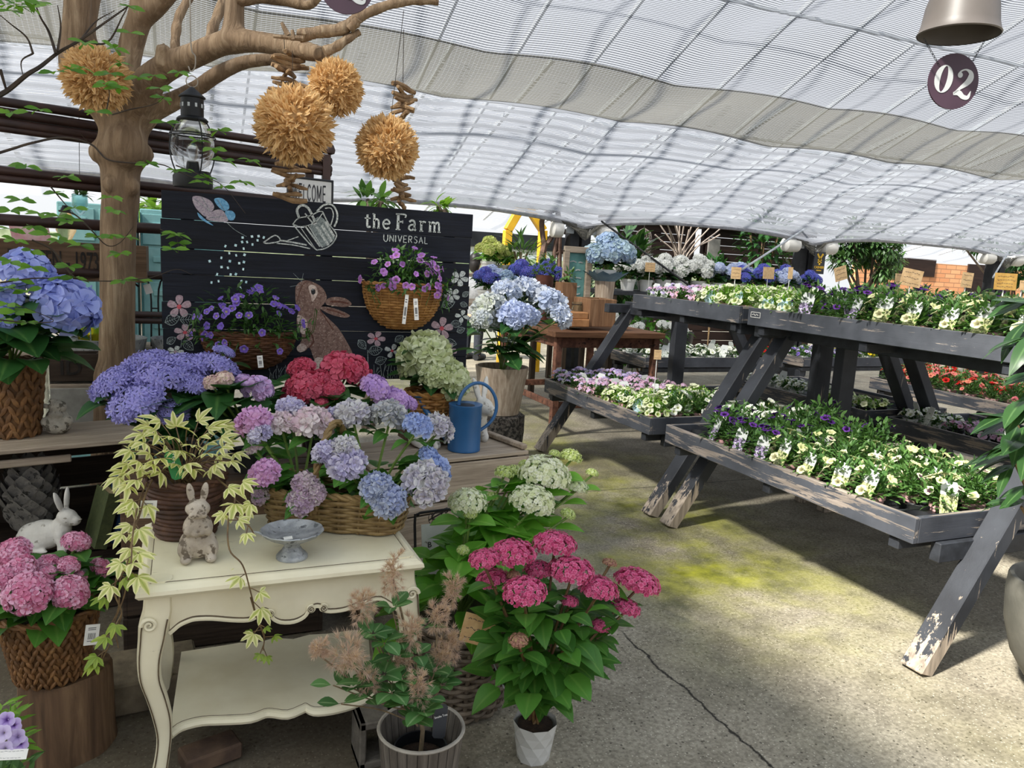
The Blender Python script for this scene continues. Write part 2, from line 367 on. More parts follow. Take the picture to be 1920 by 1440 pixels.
def net_mat(name, period, cover, tone, trans, fold=0.):
    """woven shade strips running along x with gaps the sky shows through"""
    m, nt, out = _mat(name); v = coords(nt); Y = nd(nt, 'SeparateXYZ', {0: v}).outputs[1]; X = nd(nt, 'SeparateXYZ', {0: v}).outputs[0]
    w = noise(nt, coords(nt, (.5, .5, .5)), 1.5, 2)
    s = math_(nt, 'FRACT', math_(nt, 'ADD', math_(nt, 'MULTIPLY', Y, 1/period), math_(nt, 'MULTIPLY', w, .8)))
    c0 = None
    if fold:
        q = math_(nt, 'FRACT', math_(nt, 'ADD', math_(nt, 'MULTIPLY', Y, 1/fold), math_(nt, 'MULTIPLY', w, 1.6))); c0 = ramp(nt, math_(nt, 'ABSOLUTE', math_(nt, 'SUBTRACT', q, .5)), [(.1, (1, 1, 1)), (.3, (0, 0, 0))])
    k = ramp(nt, math_(nt, 'ABSOLUTE', math_(nt, 'SUBTRACT', s, .5)), [(cover/2-.04, (1, 1, 1)), (cover/2+.04, (0, 0, 0))])
    yarn = math_(nt, 'FRACT', math_(nt, 'MULTIPLY', X, 28.)); k = math_(nt, 'MULTIPLY', k, ramp(nt, yarn, [(.05, (.75, .75, .75)), (.12, (1, 1, 1))]))
    if c0 is not None: k = math_(nt, 'MAXIMUM', k, c0)
    c = mix(nt, noise(nt, v, 3, 3), tone, tuple(x*.8 for x in col(tone)))
    d = nd(nt, 'BsdfDiffuse', {'Color': c}); t = nd(nt, 'BsdfTranslucent', {'Color': c}); ms = nd(nt, 'MixShader', {0: trans, 1: d.outputs[0], 2: t.outputs[0]})
    tr = nd(nt, 'BsdfTransparent', {'Color': (.97, .98, 1.)}); o = nd(nt, 'MixShader', {0: k, 1: tr.outputs[0], 2: ms.outputs[0]}); nt.links.new(o.outputs[0], out.inputs[0]); return m
COLX = [-2.9, .95, 4.76, 8.6, 12.84]
def net_z(x, y):
    z = 2.16+.45*(9-y)
    k = math.sin(PI*min(1, max(0, (9-y)/9)))
    z += .05*abs(math.sin(x*PI/1.9+y*.35))*min(1, (9.2-y)/1.2)-.03
    z += .035*math.sin(y*5.2+x*.5+.6*math.sin(x*1.3))*min(1, (9.2-y)/1.5)
    d = min(abs(x-c) for c in COLX); e = max(0, 1-d/1.5)
    return z-.14*e*e*max(0, 1-(9-y)/1.1)
def net(name, y0, y1, m, dz=0., nx=180, x0=-4.2, x1=19, zf=net_z):
    ny = max(4, int((y1-y0)*16)); V = [(x0+(x1-x0)*i/nx, y0+(y1-y0)*j/ny, zf(x0+(x1-x0)*i/nx, y0+(y1-y0)*j/ny)+dz) for j in range(ny+1) for i in range(nx+1)]
    F = [(j*(nx+1)+i, j*(nx+1)+i+1, (j+1)*(nx+1)+i+1, (j+1)*(nx+1)+i) for j in range(ny) for i in range(nx)]
    b = MB(); b.add(V, F); return structure(b.build(name, m))
NETM = net_mat('shade_net', .021, .62, '#7c7f86', .6); NETD = net_mat('shade_net_double', .013, .86, '#7d7b73', .5)
NETF = net_mat('shade_net_fine', .017, .66, '#989ba2', .65, .125)
def sagz(y0, y1, a):
    return lambda x, y: net_z(x, y)-a*math.sin(PI*(y-y0)/(y1-y0))**.7*(.75+.25*math.sin(x*2.1))
net('ceiling_net', 1.2, 6.52, NETM); net('ceiling_net', 6.5, 7.22, NETD, 0, zf=sagz(6.5, 7.22, .05)); net('ceiling_net', 7.2, 9.0, NETF)
b = MB()   # the rolled hem of the net along the gutter
for i in range(len(COLX)-1):
    xs = np.linspace(COLX[i], COLX[i+1], 14); tube(b, [(x, 9.0, net_z(x, 9.0)-.02) for x in xs], .028, 6)
structure(b.build('ceiling_hem', mat('net_hem', '#8b8c90', '#a3a4a8', 20, .8)))
b = MB()   # cloth gathered round each column head
for x in COLX[2:]:
    V = []; n = 12
    for j in range(4):
        for k in range(n+1):
            a = k/n; V.append((x+(.55-.14*j)*(2*a-1), 9.0-.02*j+.02*math.sin(k*2), net_z(x+(.55-.14*j)*(2*a-1), 9.)-.012-.06*j*(1-(2*a-1)**2)))
    b.add(V, [(j*(n+1)+k, j*(n+1)+k+1, (j+1)*(n+1)+k+1, (j+1)*(n+1)+k) for j in range(3) for k in range(n)])
structure(b.build('ceiling_gather', NETD))
STEEL = mat('galvanised_steel', '#a3a9ae', '#b9bfc4', 8, .5)
b = MB()   # rafters and purlins of the glasshouse above the net
for i in range(30):
    x = -4.1+i*.78; beam(b, (x, .6, net_z(x, .6)+.32), (x, 9.1, 2.56), .026, .05)
for y in (2.5, 4.2, 5.9, 7.6): beam(b, (-7, y, 2.44+.45*(9-y)), (19, y, 2.44+.45*(9-y)), .03, .03)
structure(b.build('ceiling_beam', STEEL))
b = MB(); beam(b, (-7, 9.22, 2.2), (19, 9.22, 2.2), .1, .07); structure(b.build('beam', mat('gutter', '#9aa0a3', '#b0b5b7', 5, .5)))
BLACKP = mat('black_timber', '#17181b', '#25272b', 10, .6, .15)
for x in COLX[2:]:
    b = MB(); box(b, (x-.085, 9.14, 1.02), (.13, .16, 2.04)); box(b, (x+.085, 9.14, 1.02), (.13, .16, 2.04)); box(b, (x, 9.14, .06), (.36, .24, .12)); structure(b.build('column', BLACKP))
# next bay: its net falls away to the far gutter
def far_z(x, y): return 2.08+.3*(16-y)+.06*abs(math.sin(x*.9+y*.4))+.03*math.sin(y*4)
net('ceiling_net', 9.9, 16, net_mat('shade_net_far', .06, .22, '#d8dadf', .6), 0, 120, -8, 26, far_z)
b = MB()
for i in range(24): beam(b, (-8+i*1.4, 9.9, 4.2), (-8+i*1.4, 16, 2.36), .05, .08)
for y in (11.5, 13, 14.5): beam(b, (-8, y, 2.42+.3*(16-y)), (26, y, 2.42+.3*(16-y)), .05, .05)
structure(b.build('ceiling_beam', STEEL))
# unseen translucent panel added to diffuse the sun over the left-hand display
b = MB(); box(b, (-3.5, 2.2, 3.6), (4.5, 4.4, .03))
m, nt, out = _mat('milky_diffuser'); d = nd(nt, 'BsdfTranslucent', {'Color': (.95, .95, .91)}); d2 = nd(nt, 'BsdfDiffuse', {'Color': (.6, .6, .58)}); ms = nd(nt, 'MixShader', {0: .12, 1: d.outputs[0], 2: d2.outputs[0]}); nt.links.new(ms.outputs[0], out.inputs[0]); structure(b.build('added_sun_diffuser', m))
# far end: dark louvred hut wall, brick wall, pale window wall
DARKB = wood('dark_boards', '#1f1512', '#2b1d18', '#3a2922', 0, 6)
p0 = at(1140, 480, 12.2); 
b = MB()
xa, xb = at(1142, 470, 12.)[0], at(1512, 470, 12.)[0]
for k in range(10):
    z = .9+k*.145
    for (u, w) in ((xa, xa+1.75), (xa+2.05, xb)): beam(b, (u, 12.02+rnd(-.01, .01), z), (w, 12.02+rnd(-.01, .01), z), .03, .137, t=rnd())
for x in (xa+.05, xa+1.0, xa+1.75, xa+2.1, xa+3.3, xb): box(b, (x, 12.1, 1.15), (.16, .1, 2.3))
for k in range(5): box(b, ((xa+xb)/2, 12.03, .12+k*.17), (xb-xa, .03, .16))
structure(b.build('wall_back', DARKB))
b = MB(); box(b, ((xa+xb)/2, 12.06, 2.32), (xb-xa+.3, .3, .1)); structure(b.build('trim_back', DARKB))
m, nt, out = _mat('terracotta_brick')
br = nd(nt, 'TexBrick', {'Vector': nd(nt, 'Mapping', {'Vector': nd(nt, 'TexCoord').outputs['Object'], 'Rotation': (PI/2, 0, 0)}).outputs[0], 'Color1': (*rgb('#c98a5f'), 1), 'Color2': (*rgb('#dba377'), 1), 'Mortar': (*rgb('#9c7355'), 1), 'Scale': 1.0, 'Mortar Size': .012, 'Brick Width': .42, 'Row Height': .13})
princ(nt, out, br.outputs[0], .85)
b = MB(); x0 = at(1600, 520, 16.4)[0]; box(b, (x0+5, 16.4, 1.05), (10, .2, 2.1)); structure(b.build('wall_far', m))
b = MB(); box(b, (x0+1.9, 16.28, 1.95), (2.2, .06, .5)); box(b, (x0+5.4, 16.28, 1.3), (2., .06, 1.7)); structure(b.build('trim_far', DARKB))
PALEG = mat('pale_green_frame', '#c9cfc2', '#d9ddd2', 4, .6)
xl, xr = at(700, 520, 13.)[0], at(1062, 520, 13.)[0]
b = MB(); box(b, ((xl+xr)/2, 13., 1.84), (xr-xl, .14, .26)); structure(b.build('beam_back', mat('dark_fascia', '#1b1e22', '#262a2f', 3)))
b = MB(); box(b, ((xl+xr)/2, 13., .35), (xr-xl, .08, .7)); box(b, ((xl+xr)/2, 13., 1.66), (xr-xl, .08, .1))
for k in range(9): box(b, (xl+(xr-xl)*k/8, 13., .95), (.09, .09, 1.5))
structure(b.build('wall_window', PALEG))
b = MB()
for k in range(8): box(b, (xl+(xr-xl)*(k+.5)/8, 13., 1.16), ((xr-xl)/8-.08, .012, .92), b=.001)
structure(b.build('window_1', glassm('window_glass', (.9, .95, .92))))
b = MB(); box(b, (4, 30, .8), (50, .1, 1.6)); structure(b.build('wall_outside', mat('hedge_beyond', '#7a8a66', '#b4bfa0', 2.5, .9, lo=.3, hi=.7)))
# ---------------------------------------------------------------- light
sc = bpy.context.scene; w = bpy.data.worlds.new('sky'); sc.world = w; w.use_nodes = True; nt = w.node_tree
bg = nt.nodes['Background']; tc = nd(nt, 'TexCoord'); zz = nd(nt, 'SeparateXYZ', {0: tc.outputs['Generated']}).outputs[2]
nt.links.new(ramp(nt, zz, [(.0, (.80, .82, .84)), (.25, (.93, .95, 1.)), (.8, (.78, .87, 1.))]), bg.inputs[0]); bg.inputs[1].default_value = .82
sd = bpy.data.lights.new('sun', 'SUN'); sd.energy = 8.2; sd.angle = math.radians(4.5); sd.color = (1., .96, .88)
so = bpy.data.objects.new('sun', sd); C.objects.link(so); so.rotation_euler = Vector((-.95, -.3, 1.)).to_track_quat('Z', 'Y').to_euler()
vs = sc.view_settings; vs.view_transform = 'Standard'; vs.look = 'None'; vs.exposure = .48; vs.gamma = 1.; vs.use_curve_mapping = False
cy = sc.cycles; cy.max_bounces = 6; cy.diffuse_bounces = 3; cy.glossy_bounces = 2; cy.transmission_bounces = 4; cy.transparent_max_bounces = 12; cy.caustics_reflective = False; cy.caustics_refractive = False
# ================================================================ plants
def leaf_tpl(L=1., W=.5, droop=.25, fold=.12, n=5, tip=1.0, wid=.42, serr=0.):
    """leaf along +x, midrib at g = 0, margin at g = 1"""
    V = []; G = []
    for i in range(n+1):
        u = i/n; w = W/2*(math.sin(PI*u**(math.log(.5)/math.log(wid)))**.85 if 0 < u < 1 else 0.03)*(1-.0*tip)
        w *= (1+serr*(i % 2)); x = L*u; z = -droop*L*u*u
        for s in (-1, -.5, 0, .5, 1): V.append((x, s*w, z+fold*abs(s)*w*2+.01*L*(1-abs(s)))); G.append(abs(s))
    F = [(i*5+k, (i+1)*5+k, (i+1)*5+k+1, i*5+k+1) for i in range(n) for k in range(4)]
    return Tpl(V, F, G)
def floret_tpl(np_=4, w=.9, cup=.25, pointed=False, ruffle=.1, inner=.12):
    V = [(0, 0, 0)]; G = [0]; F = []
    for p in range(np_):
        a = 2*PI*p/np_+rnd(-.08, .08); ca, sa = math.cos(a), math.sin(a); hw = math.tan(PI/np_)*w
        pts = [(.38, -.38*hw*.95), (.8, -.62*hw if not pointed else -.4*hw), (1., -.25*hw if not pointed else 0), (1., .25*hw if not pointed else .0), (.8, .62*hw if not pointed else .4*hw), (.38, .38*hw*.95), (.6, 0)]
        base = len(V)
        for x, y in pts:
            r = math.hypot(x, y); V.append((x*ca-y*sa, x*sa+y*ca, cup*x*x+rnd(-ruffle, ruffle)*x*.6)); G.append(min(1, r))
        b = base; F += [(0, b, b+6, b+5), (b, b+1, b+6), (b+1, b+2, b+3, b+6), (b+3, b+4, b+6), (b+4, b+5, b+6)]
    return Tpl(V, F, G)
def fib(n, th_max, jit=.0):
    out = []
    for i in range(n):
        z = 1-(1-math.cos(th_max))*(i+.5)/n; a = i*2.39996+rnd(-jit, jit); s = math.sqrt(max(0, 1-z*z)); out.append(np.array([s*math.cos(a), s*math.sin(a), z]))
    return out
def head_mesh(name, mats, n, size, style='mop', flat=.8, tmax=1.95, seed=0, bud=False):
    """one flower head of unit radius"""
    R_.seed(seed+100); b = MB()
    tp = [dict(mop=lambda: floret_tpl(4, .95, .18, ruffle=.16), star=lambda: floret_tpl(6, .75, .2, True, .12), tiny=lambda: floret_tpl(4, .95, .15, ruffle=.12), frill=lambda: floret_tpl(5, 1., .45, ruffle=.35))[style]() for _ in range(5)]
    for d in fib(n, tmax, .25):
        r = 1-abs(rnd(0, .16 if style != 'tiny' else .26)); p = d*r*np.array([1, 1, flat]); nrm = _n(d*np.array([1, 1, 1/flat])+np.array([rnd(-.3, .3) for _ in range(3)]))
        A = frame(np.cross(nrm, [rnd(-1, 1), rnd(-1, 1), rnd(-1, 1)]), nrm)*size*rnd(.8, 1.15)
        b.tpl(tp[R_.randrange(5)], A, p)
    # stalks and the green heart that shows between the florets
    for d in fib(14, 1.7): tube(b, [(0, 0, -.35), d*.55*np.array([1, 1, flat])+[0, 0, -.05], d*.9*np.array([1, 1, flat])], .018, 4, False, mi=1)
    return b.mesh(name, mats)
HG = leafm('hydrangea_leaf', '#3d6e2a', '#5c933c', .36, '#6f9a48'); HGD = leafm('hydrangea_leaf_dark', '#274e26', '#3a6a34', .3, '#5f8648'); HGL = leafm('hydrangea_leaf_light', '#5c9a30', '#80bc46', .42, '#9cc860')
STEM = mat('green_stem', '#58702f', '#6f8a3c', 30, .6); STEMR = mat('reddish_stem', '#5a3a2c', '#6e5a34', 30, .6); SOIL = mat('potting_soil', '#241a13', '#3a2a1e', 60, .95, .6)
HL = [leaf_tpl(1, .74, d, f, 6, wid=.4) for d, f in ((.2, .12), (.38, .1), (.1, .18), (.5, .15))]
def leaves_on(b, p0, d, n, size, up=.25, spread=1., tp=HL):
    """opposite pairs of leaves around a stem point"""
    a0 = rnd(0, 2*PI)
    for k in range(n):
        a = a0+2*PI*k/n+rnd(-.3, .3); v = np.array([math.cos(a)*spread, math.sin(a)*spread, up+rnd(-.25, .3)]); s = size*rnd(.72, 1.2)
        b.tpl(tp[R_.randrange(len(tp))], frame(v, (rnd(-.2, .2), rnd(-.2, .2), 1))*s, np.asarray(p0)+_n(v)*size*.12)
HEADS = {}
def hydrangea(th, base, heads, mats, leafmat=HG, n=90, size=.3, style='mop', flat=.8, leafs=.11, nl=3, stem=STEM, fill=18, fr=.14, fz=(.05, .2), tmax=1.95, nm='flower_head', low=0., tilt=.9):
    """th: Empty; base: world point of the soil; heads: (world point, radius, material index or material)"""
    base = np.asarray(base, float); fol = MB(); st = MB()
    for i, (p, r, mk) in enumerate(heads):
        p = np.asarray(p, float); key = (mats[mk].name, style, n, i % 2)
        if key not in HEADS: HEADS[key] = head_mesh('flower_head', [mats[mk], stem], n, size, style, flat, tmax, i % 2)
        o = bpy.data.objects.new(nm, HEADS[key]); C.objects.link(o); o.parent = th; o.location = tuple(p-wloc(th)); o.scale = (r, r, r)
        ax = p-base; ax[2] = max(.05, ax[2]); tl = min(.75, tilt*math.atan2(math.hypot(ax[0], ax[1]), ax[2])); o.rotation_euler = (0, tl, math.atan2(ax[1], ax[0])); o.rotation_euler = (Matrix.Rotation(math.atan2(ax[1], ax[0]), 3, 'Z') @ Matrix.Rotation(tl, 3, 'Y') @ Matrix.Rotation(rnd(0, 6), 3, 'Z')).to_euler()
        q = base+(p-base)*.5; q[:2] = base[:2]+(p-base)[:2]*.38; P = smooth_path([base+[rnd(-.015, .015), rnd(-.015, .015), 0], q, p-[0, 0, r*.3]], 4); tube(st, P, .0045, 5)
        H_ = np.linalg.norm(p-base)
        for f in np.linspace(.45+low, .9, max(1, int(nl))): leaves_on(fol, P[int(f*(len(P)-1))], None, 3, leafs*(1.1-.25*f), .2)
    for _ in range(fill):
        a = rnd(0, 2*PI); rr = fr*math.sqrt(rnd(0.1, 1)); z = rnd(*fz); v = np.array([math.cos(a), math.sin(a), rnd(-.1, .6)])
        fol.tpl(HL[R_.randrange(4)], frame(v, (rnd(-.3, .3), rnd(-.3, .3), 1))*leafs*rnd(.75, 1.2), base+[math.cos(a)*rr, math.sin(a)*rr, z])
    fol.build('foliage', leafmat, th)
    st.build('stem', stem, th)
def soil(th, c, r, n=24):
    b = MB(); V = [(c[0], c[1], c[2]+.008)]+[(c[0]+r*math.cos(2*PI*k/n), c[1]+r*math.sin(2*PI*k/n), c[2]) for k in range(n)]
    b.add(V, [(0, 1+k, 1+(k+1) % n) for k in range(n)]); return b.build('soil', SOIL, th)
# ---- woven things
def outline(a, b_, n, pw=4.):
    out = []
    for k in range(n):
        t = 2*PI*k/n; c, s = math.cos(t), math.sin(t); r = (abs(c)**pw+abs(s)**pw)**(-1/pw); out.append((a*r*c, b_*r*s))
    P = np.array(out); d = np.r_[0, np.cumsum(np.linalg.norm(np.diff(np.vstack([P, P[:1]]), axis=0), axis=1))]
    q = np.linspace(0, d[-1], n, endpoint=False); PP = np.vstack([P, P[:1]]); return np.c_[np.interp(q, d, PP[:, 0]), np.interp(q, d, PP[:, 1])]
def weave(b, fa, fb, z0, z1, rows, stakes, rs, c, A=None, pw=4., off=.006, per=5, mi=0, half=None, sides=6, mis=None):
    """strands passing in and out of upright stakes; fa/fb give half-width and half-depth at height z"""
    n = stakes*per; A = np.eye(3) if A is None else A; c = np.asarray(c, float)
    for i in range(rows):
        z = z0+(z1-z0)*(i+.5)/rows; P = outline(fa(z), fb(z), n, pw); N_ = P/np.linalg.norm(P, axis=1)[:, None]
        w = off*np.array([math.cos(PI*k/per+PI*i) for k in range(n)]); Q = np.c_[P+N_*w[:, None], np.full(n, z)+rnd(-.1, .1)*rs]
        if half is not None: Q = Q[half(Q)]
        tube(b, Q @ A.T+c, rs*rnd(.85, 1.12), sides, False, closed=half is None, mi=mi)
    for k in range(stakes):
        zz = np.linspace(z0, z1, 5); pts = []
        for z in zz: P = outline(fa(z), fb(z), n, pw)[k*per]; pts.append((P[0], P[1], z))
        pts = np.array(pts)
        if half is None or half(pts).all(): tube(b, pts @ A.T+c, rs*.9, 5, False, mi=mi if mis is None else mis)
def braid(b, P, r, twist=9, n=6, mi=0, closed=False):
    """a rim of two strands twisted round a path"""
    P = smooth_path(P, 4, closed); m = len(P); D = np.gradient(P, axis=0)
    s = np.r_[0, np.cumsum(np.linalg.norm(np.diff(P, axis=0), axis=1))]; tot = s[-1]
    for ph in (0, PI):
        Q = []; k = max(m, int(tot/(r*1.2)))
        for i in range(k):
            u = tot*i/(k-1); p = np.array([np.interp(u, s, P[:, j]) for j in range(3)]); d = np.array([np.interp(u, s, D[:, j]) for j in range(3)]); F_ = frame(d); a = ph+u/(r*twist)*2*PI
            Q.append(p+(F_[:, 1]*math.cos(a)+F_[:, 2]*math.sin(a))*r*.55)
        tube(b, Q, r*.72, n, mi=mi)
def wicker(name, c1, c2, c3): 
    m, nt, out = _mat(name); c = ramp(nt, noise(nt, coords(nt), 26, 4), [(.3, c1), (.55, c2), (.75, c3)]); c = mix(nt, math_(nt, 'MULTIPLY', attr(nt, 't'), .45), c, tuple(x*.5 for x in col(c1)))
    princ(nt, out, c, .6, 0, .35, bumped(nt, noise(nt, coords(nt), 160, 3), .2, .002)); return m
WILLOW = wicker('willow_strand', '#705a38', '#8f774c', '#aa9264'); BROWNW = wicker('brown_rattan', '#4a2f1c', '#5e3c23', '#7a5230'); GREYW = wicker('grey_wicker', '#564c40', '#776a5a', '#928576'); HYAC = wicker('water_hyacinth', '#5a3f26', '#805a36', '#a67c4c'); HONEY = wicker('honey_wicker', '#8a5f30', '#aa7b42', '#c89a5c')
_sp = []
def spindle():
    if not _sp:
        b = MB(); lathe(b, [(0.02, -.5), (.6, -.28), (1, 0), (.75, .25), (.02, .5)], 7); V, L, N, T, G, MI = b.cat(); t_ = Tpl([(0, 0, 0)], [(0, 0, 0)]); t_.V = V; t_.L = L; t_.N = N; t_.G = G; _sp.append(t_)
    return _sp[0]
def hyacinth_pot(th, c, r0, r1, h, rows=8, cols=26, nm='woven_pot'):
    """pot covered in plaited water-hyacinth leaf"""
    b = MB(); lathe(b, [(0, .004), (r0*.96, .004), (r1*.96, h), (r1*.86, h), (r1*.8, h*.85), (0, h*.85)], 28, c)
    T = spindle()
    for i in range(rows):
        z = h*(i+.5)/rows; r = r0+(r1-r0)*z/h
        for k in range(cols):
            a = 2*PI*(k+.5*(i % 2))/cols; tl = .45 if (i+k) % 2 else -.45
            A = rotz(a) @ roty(-math.atan2(r1-r0, h)*-1) @ rotx(tl+rnd(-.12, .12)) @ np.diag([.008, PI*r/cols*.8, h/rows*1.9]); b.tpl(T, A, np.array(c)+[r*math.cos(a), r*math.sin(a), z])
    braid(b, [(c[0]+r1*math.cos(t), c[1]+r1*math.sin(t), c[2]+h) for t in np.linspace(0, 2*PI, 25)], .009)
    return b.build(nm, HYAC, th)
# ---- small flowers
def trumpet_tpl(lobes=5, tube_l=.9, ruffle=.06):
    """unit-radius trumpet facing +z, throat at g = 0"""
    V = []; G = []; n = lobes*4; rings = [(.10, -tube_l, 0), (.16, -.25, .05), (.42, .0, .35), (.78, .1, .75), (1., .06, 1.)]
    ph = rnd(0, 1)
    for r, z, g in rings:
        for k in range(n):
            a = 2*PI*k/n; lob = 1-.16*g*(1-abs(math.sin(lobes*a/2))**.6); V.append((r*lob*math.cos(a), r*lob*math.sin(a), z+g*ruffle*math.sin(lobes*a*1.5+ph*6)+rnd(-.03, .03)*g)); G.append(g*(1-.5*max(0, math.cos(lobes*a))) if 0 < g < .9 else g)
    F = [(i*n+k, i*n+(k+1) % n, (i+1)*n+(k+1) % n, (i+1)*n+k) for i in range(len(rings)-1) for k in range(n)]
    return Tpl(V, F, G)
TR = [trumpet_tpl() for _ in range(4)]
TR_FEW = [Tpl(t.V, [tuple(t.L[i*4:i*4+4]) for i in range(len(t.N))], t.G) for t in TR]
def starred(name, dark, light, a=.55, shift=None):
    """five-rayed petunia: ray colour runs out from the throat"""
    return petal(name, [(.0, dark), (.28, dark), (a, light), (1., light)], shift)
PET = dict(cream=starred('cream_petunia_petal', '#4a2440', '#e8e6c0', .5, '#dde09c'), purple=starred('purple_petunia_petal', '#2a0c40', '#6a3a94', .5, '#45206e'), white=petal('white_petunia_petal', [(0, '#c8d088'), (.3, '#f0f2e2'), (1, '#f7f8f0')]),
           pink=petal('pink_verbena_petal', [(0, '#c05080'), (.4, '#e8b4cc'), (1, '#f0d0e0')], '#d8c0e0'), lilac=petal('lilac_petal', [(0, '#7048a0'), (.4, '#b8a0dc'), (1, '#d0c0ea')], '#e8e0f2'), palegreen=starred('pale_lime_petunia_petal', '#9cae50', '#e6ecbc', .5, '#f4f4da'),
           coral=petal('coral_petal', [(0, '#b04040'), (.4, '#e88a68'), (1, '#f0a480')], '#dc7080'), yellow=petal('yellow_petal', [(0, '#a06a10'), (.3, '#f2d020'), (1, '#f6e040')]), red=petal('red_petal', [(0, '#6a0808'), (.5, '#c81818'), (1, '#d83020')]), magenta=petal('magenta_petal', [(0, '#601050'), (.4, '#c040b0'), (1, '#d468c4')]),
           velvet=petal('dark_velvet_petal', [(0, '#18060c'), (.5, '#3a1024'), (1, '#4e1830')]), violet=petal('violet_petal', [(0, '#f0e8a0'), (.25, '#6a48b0'), (.6, '#8a6cd0'), (1, '#a48ee0')], '#7a60c4'), mauve=petal('mauve_petal', [(0, '#e8d8a0'), (.2, '#a860b8'), (1, '#c89adc')], '#b47ccc'))
PL = leafm('petunia_leaf', '#466c38', '#6c944e', .34); PLL = leafm('petunia_leaf_light', '#6a9a34', '#94bc50', .4); PLD = leafm('primula_leaf', '#335a20', '#4d7c30', .3)
SL = [leaf_tpl(1, .42, d, .1, 3) for d in (.1, .35, .6)]
PINKPOT = mat('pink_plastic_pot', '#c99a98', '#d8aeac', 9, .45); BLKPOT = mat('black_plastic_pot', '#16171a', '#1e2023', 9, .45); WHTPOT = mat('white_plastic_pot', '#cfcfca', '#dcdcd8', 9, .45)
def tagmat(name, a, b_, c_):
    m, nt, out = _mat(name); v = coords(nt); g = attr(nt, 'g')
    c = ramp(nt, noise(nt, v, 90, 3), [(.42, a), (.52, b_), (.62, c_)]); c = mix(nt, ramp(nt, g, [(.62, (0, 0, 0)), (.66, (1, 1, 1))]), c, '#c9ccc8')
    princ(nt, out, c, .3, 0, .4); return m
TAGS = dict(cream=tagmat('printed_tag_cream', '#7d8a4a', '#cfcf9a', '#3e4a28'), purple=tagmat('printed_tag_purple', '#c8bcd0', '#6a4a8a', '#e0dae6'), pink=tagmat('printed_tag_pink', '#e0a8b8', '#f0d4da', '#c86a84'), white=tagmat('printed_tag_white', '#d8dcd4', '#eef0ea', '#90a488'), blue=tagmat('printed_tag_blue', '#a8ccdc', '#d4e6ea', '#7aaac4'))
def tag_mesh(w=.05, h=.11, rnd_top=True):
    b = MB(); pts = [(-w/2*.8, 0), (w/2*.8, 0), (w/2, h*.45), (w/2, h*.86), (w/2*.7, h), (-w/2*.7, h), (-w/2, h*.86), (-w/2, h*.45)]
    for z in (0, .0012): pass
    P = np.array(pts); n = len(P); V = [(x, -.0008, z) for x, z in P]+[(x, .0008, z) for x, z in P]; g = [z/h for x, z in P]*2
    b.add(V, [tuple(range(n)), tuple(range(n, 2*n))[::-1]]+[(k, n+k, n+(k+1) % n, (k+1) % n) for k in range(n)], g=g); return b
_TM = {}
def add_tag(th, kind, loc, rz=0, lean=.2, oval=False, sc=1.):
    if (kind, oval) not in _TM:
        if oval:
            b = MB(); disc(b, (0, 0, .055), .034, 20, frame((1, 0, 0), (0, -1, 0)), .0016); b.G[-1][:] = .3; box(b, (0, 0, .01), (.008, .0016, .04), b=.0003)
        else: b = tag_mesh()
        _TM[(kind, oval)] = b.mesh('plant_tag', TAGS[kind], False)
    o = bpy.data.objects.new('plant_tag', _TM[(kind, oval)]); C.objects.link(o); o.parent = th; o.location = loc; o.rotation_euler = (-lean, rnd(-.12, .12), rz); o.scale = (sc,)*3; return o
def pot_mesh(b, r=.045, h=.075, c=(0, 0, 0)):
    lathe(b, [(0, 0), (r*.75, 0), (r*.95, h*.8), (r*1.04, h*.8), (r*1.06, h), (r*.96, h), (r*.92, h*.85), (0, h*.85)], 18, c)
_POT = {}
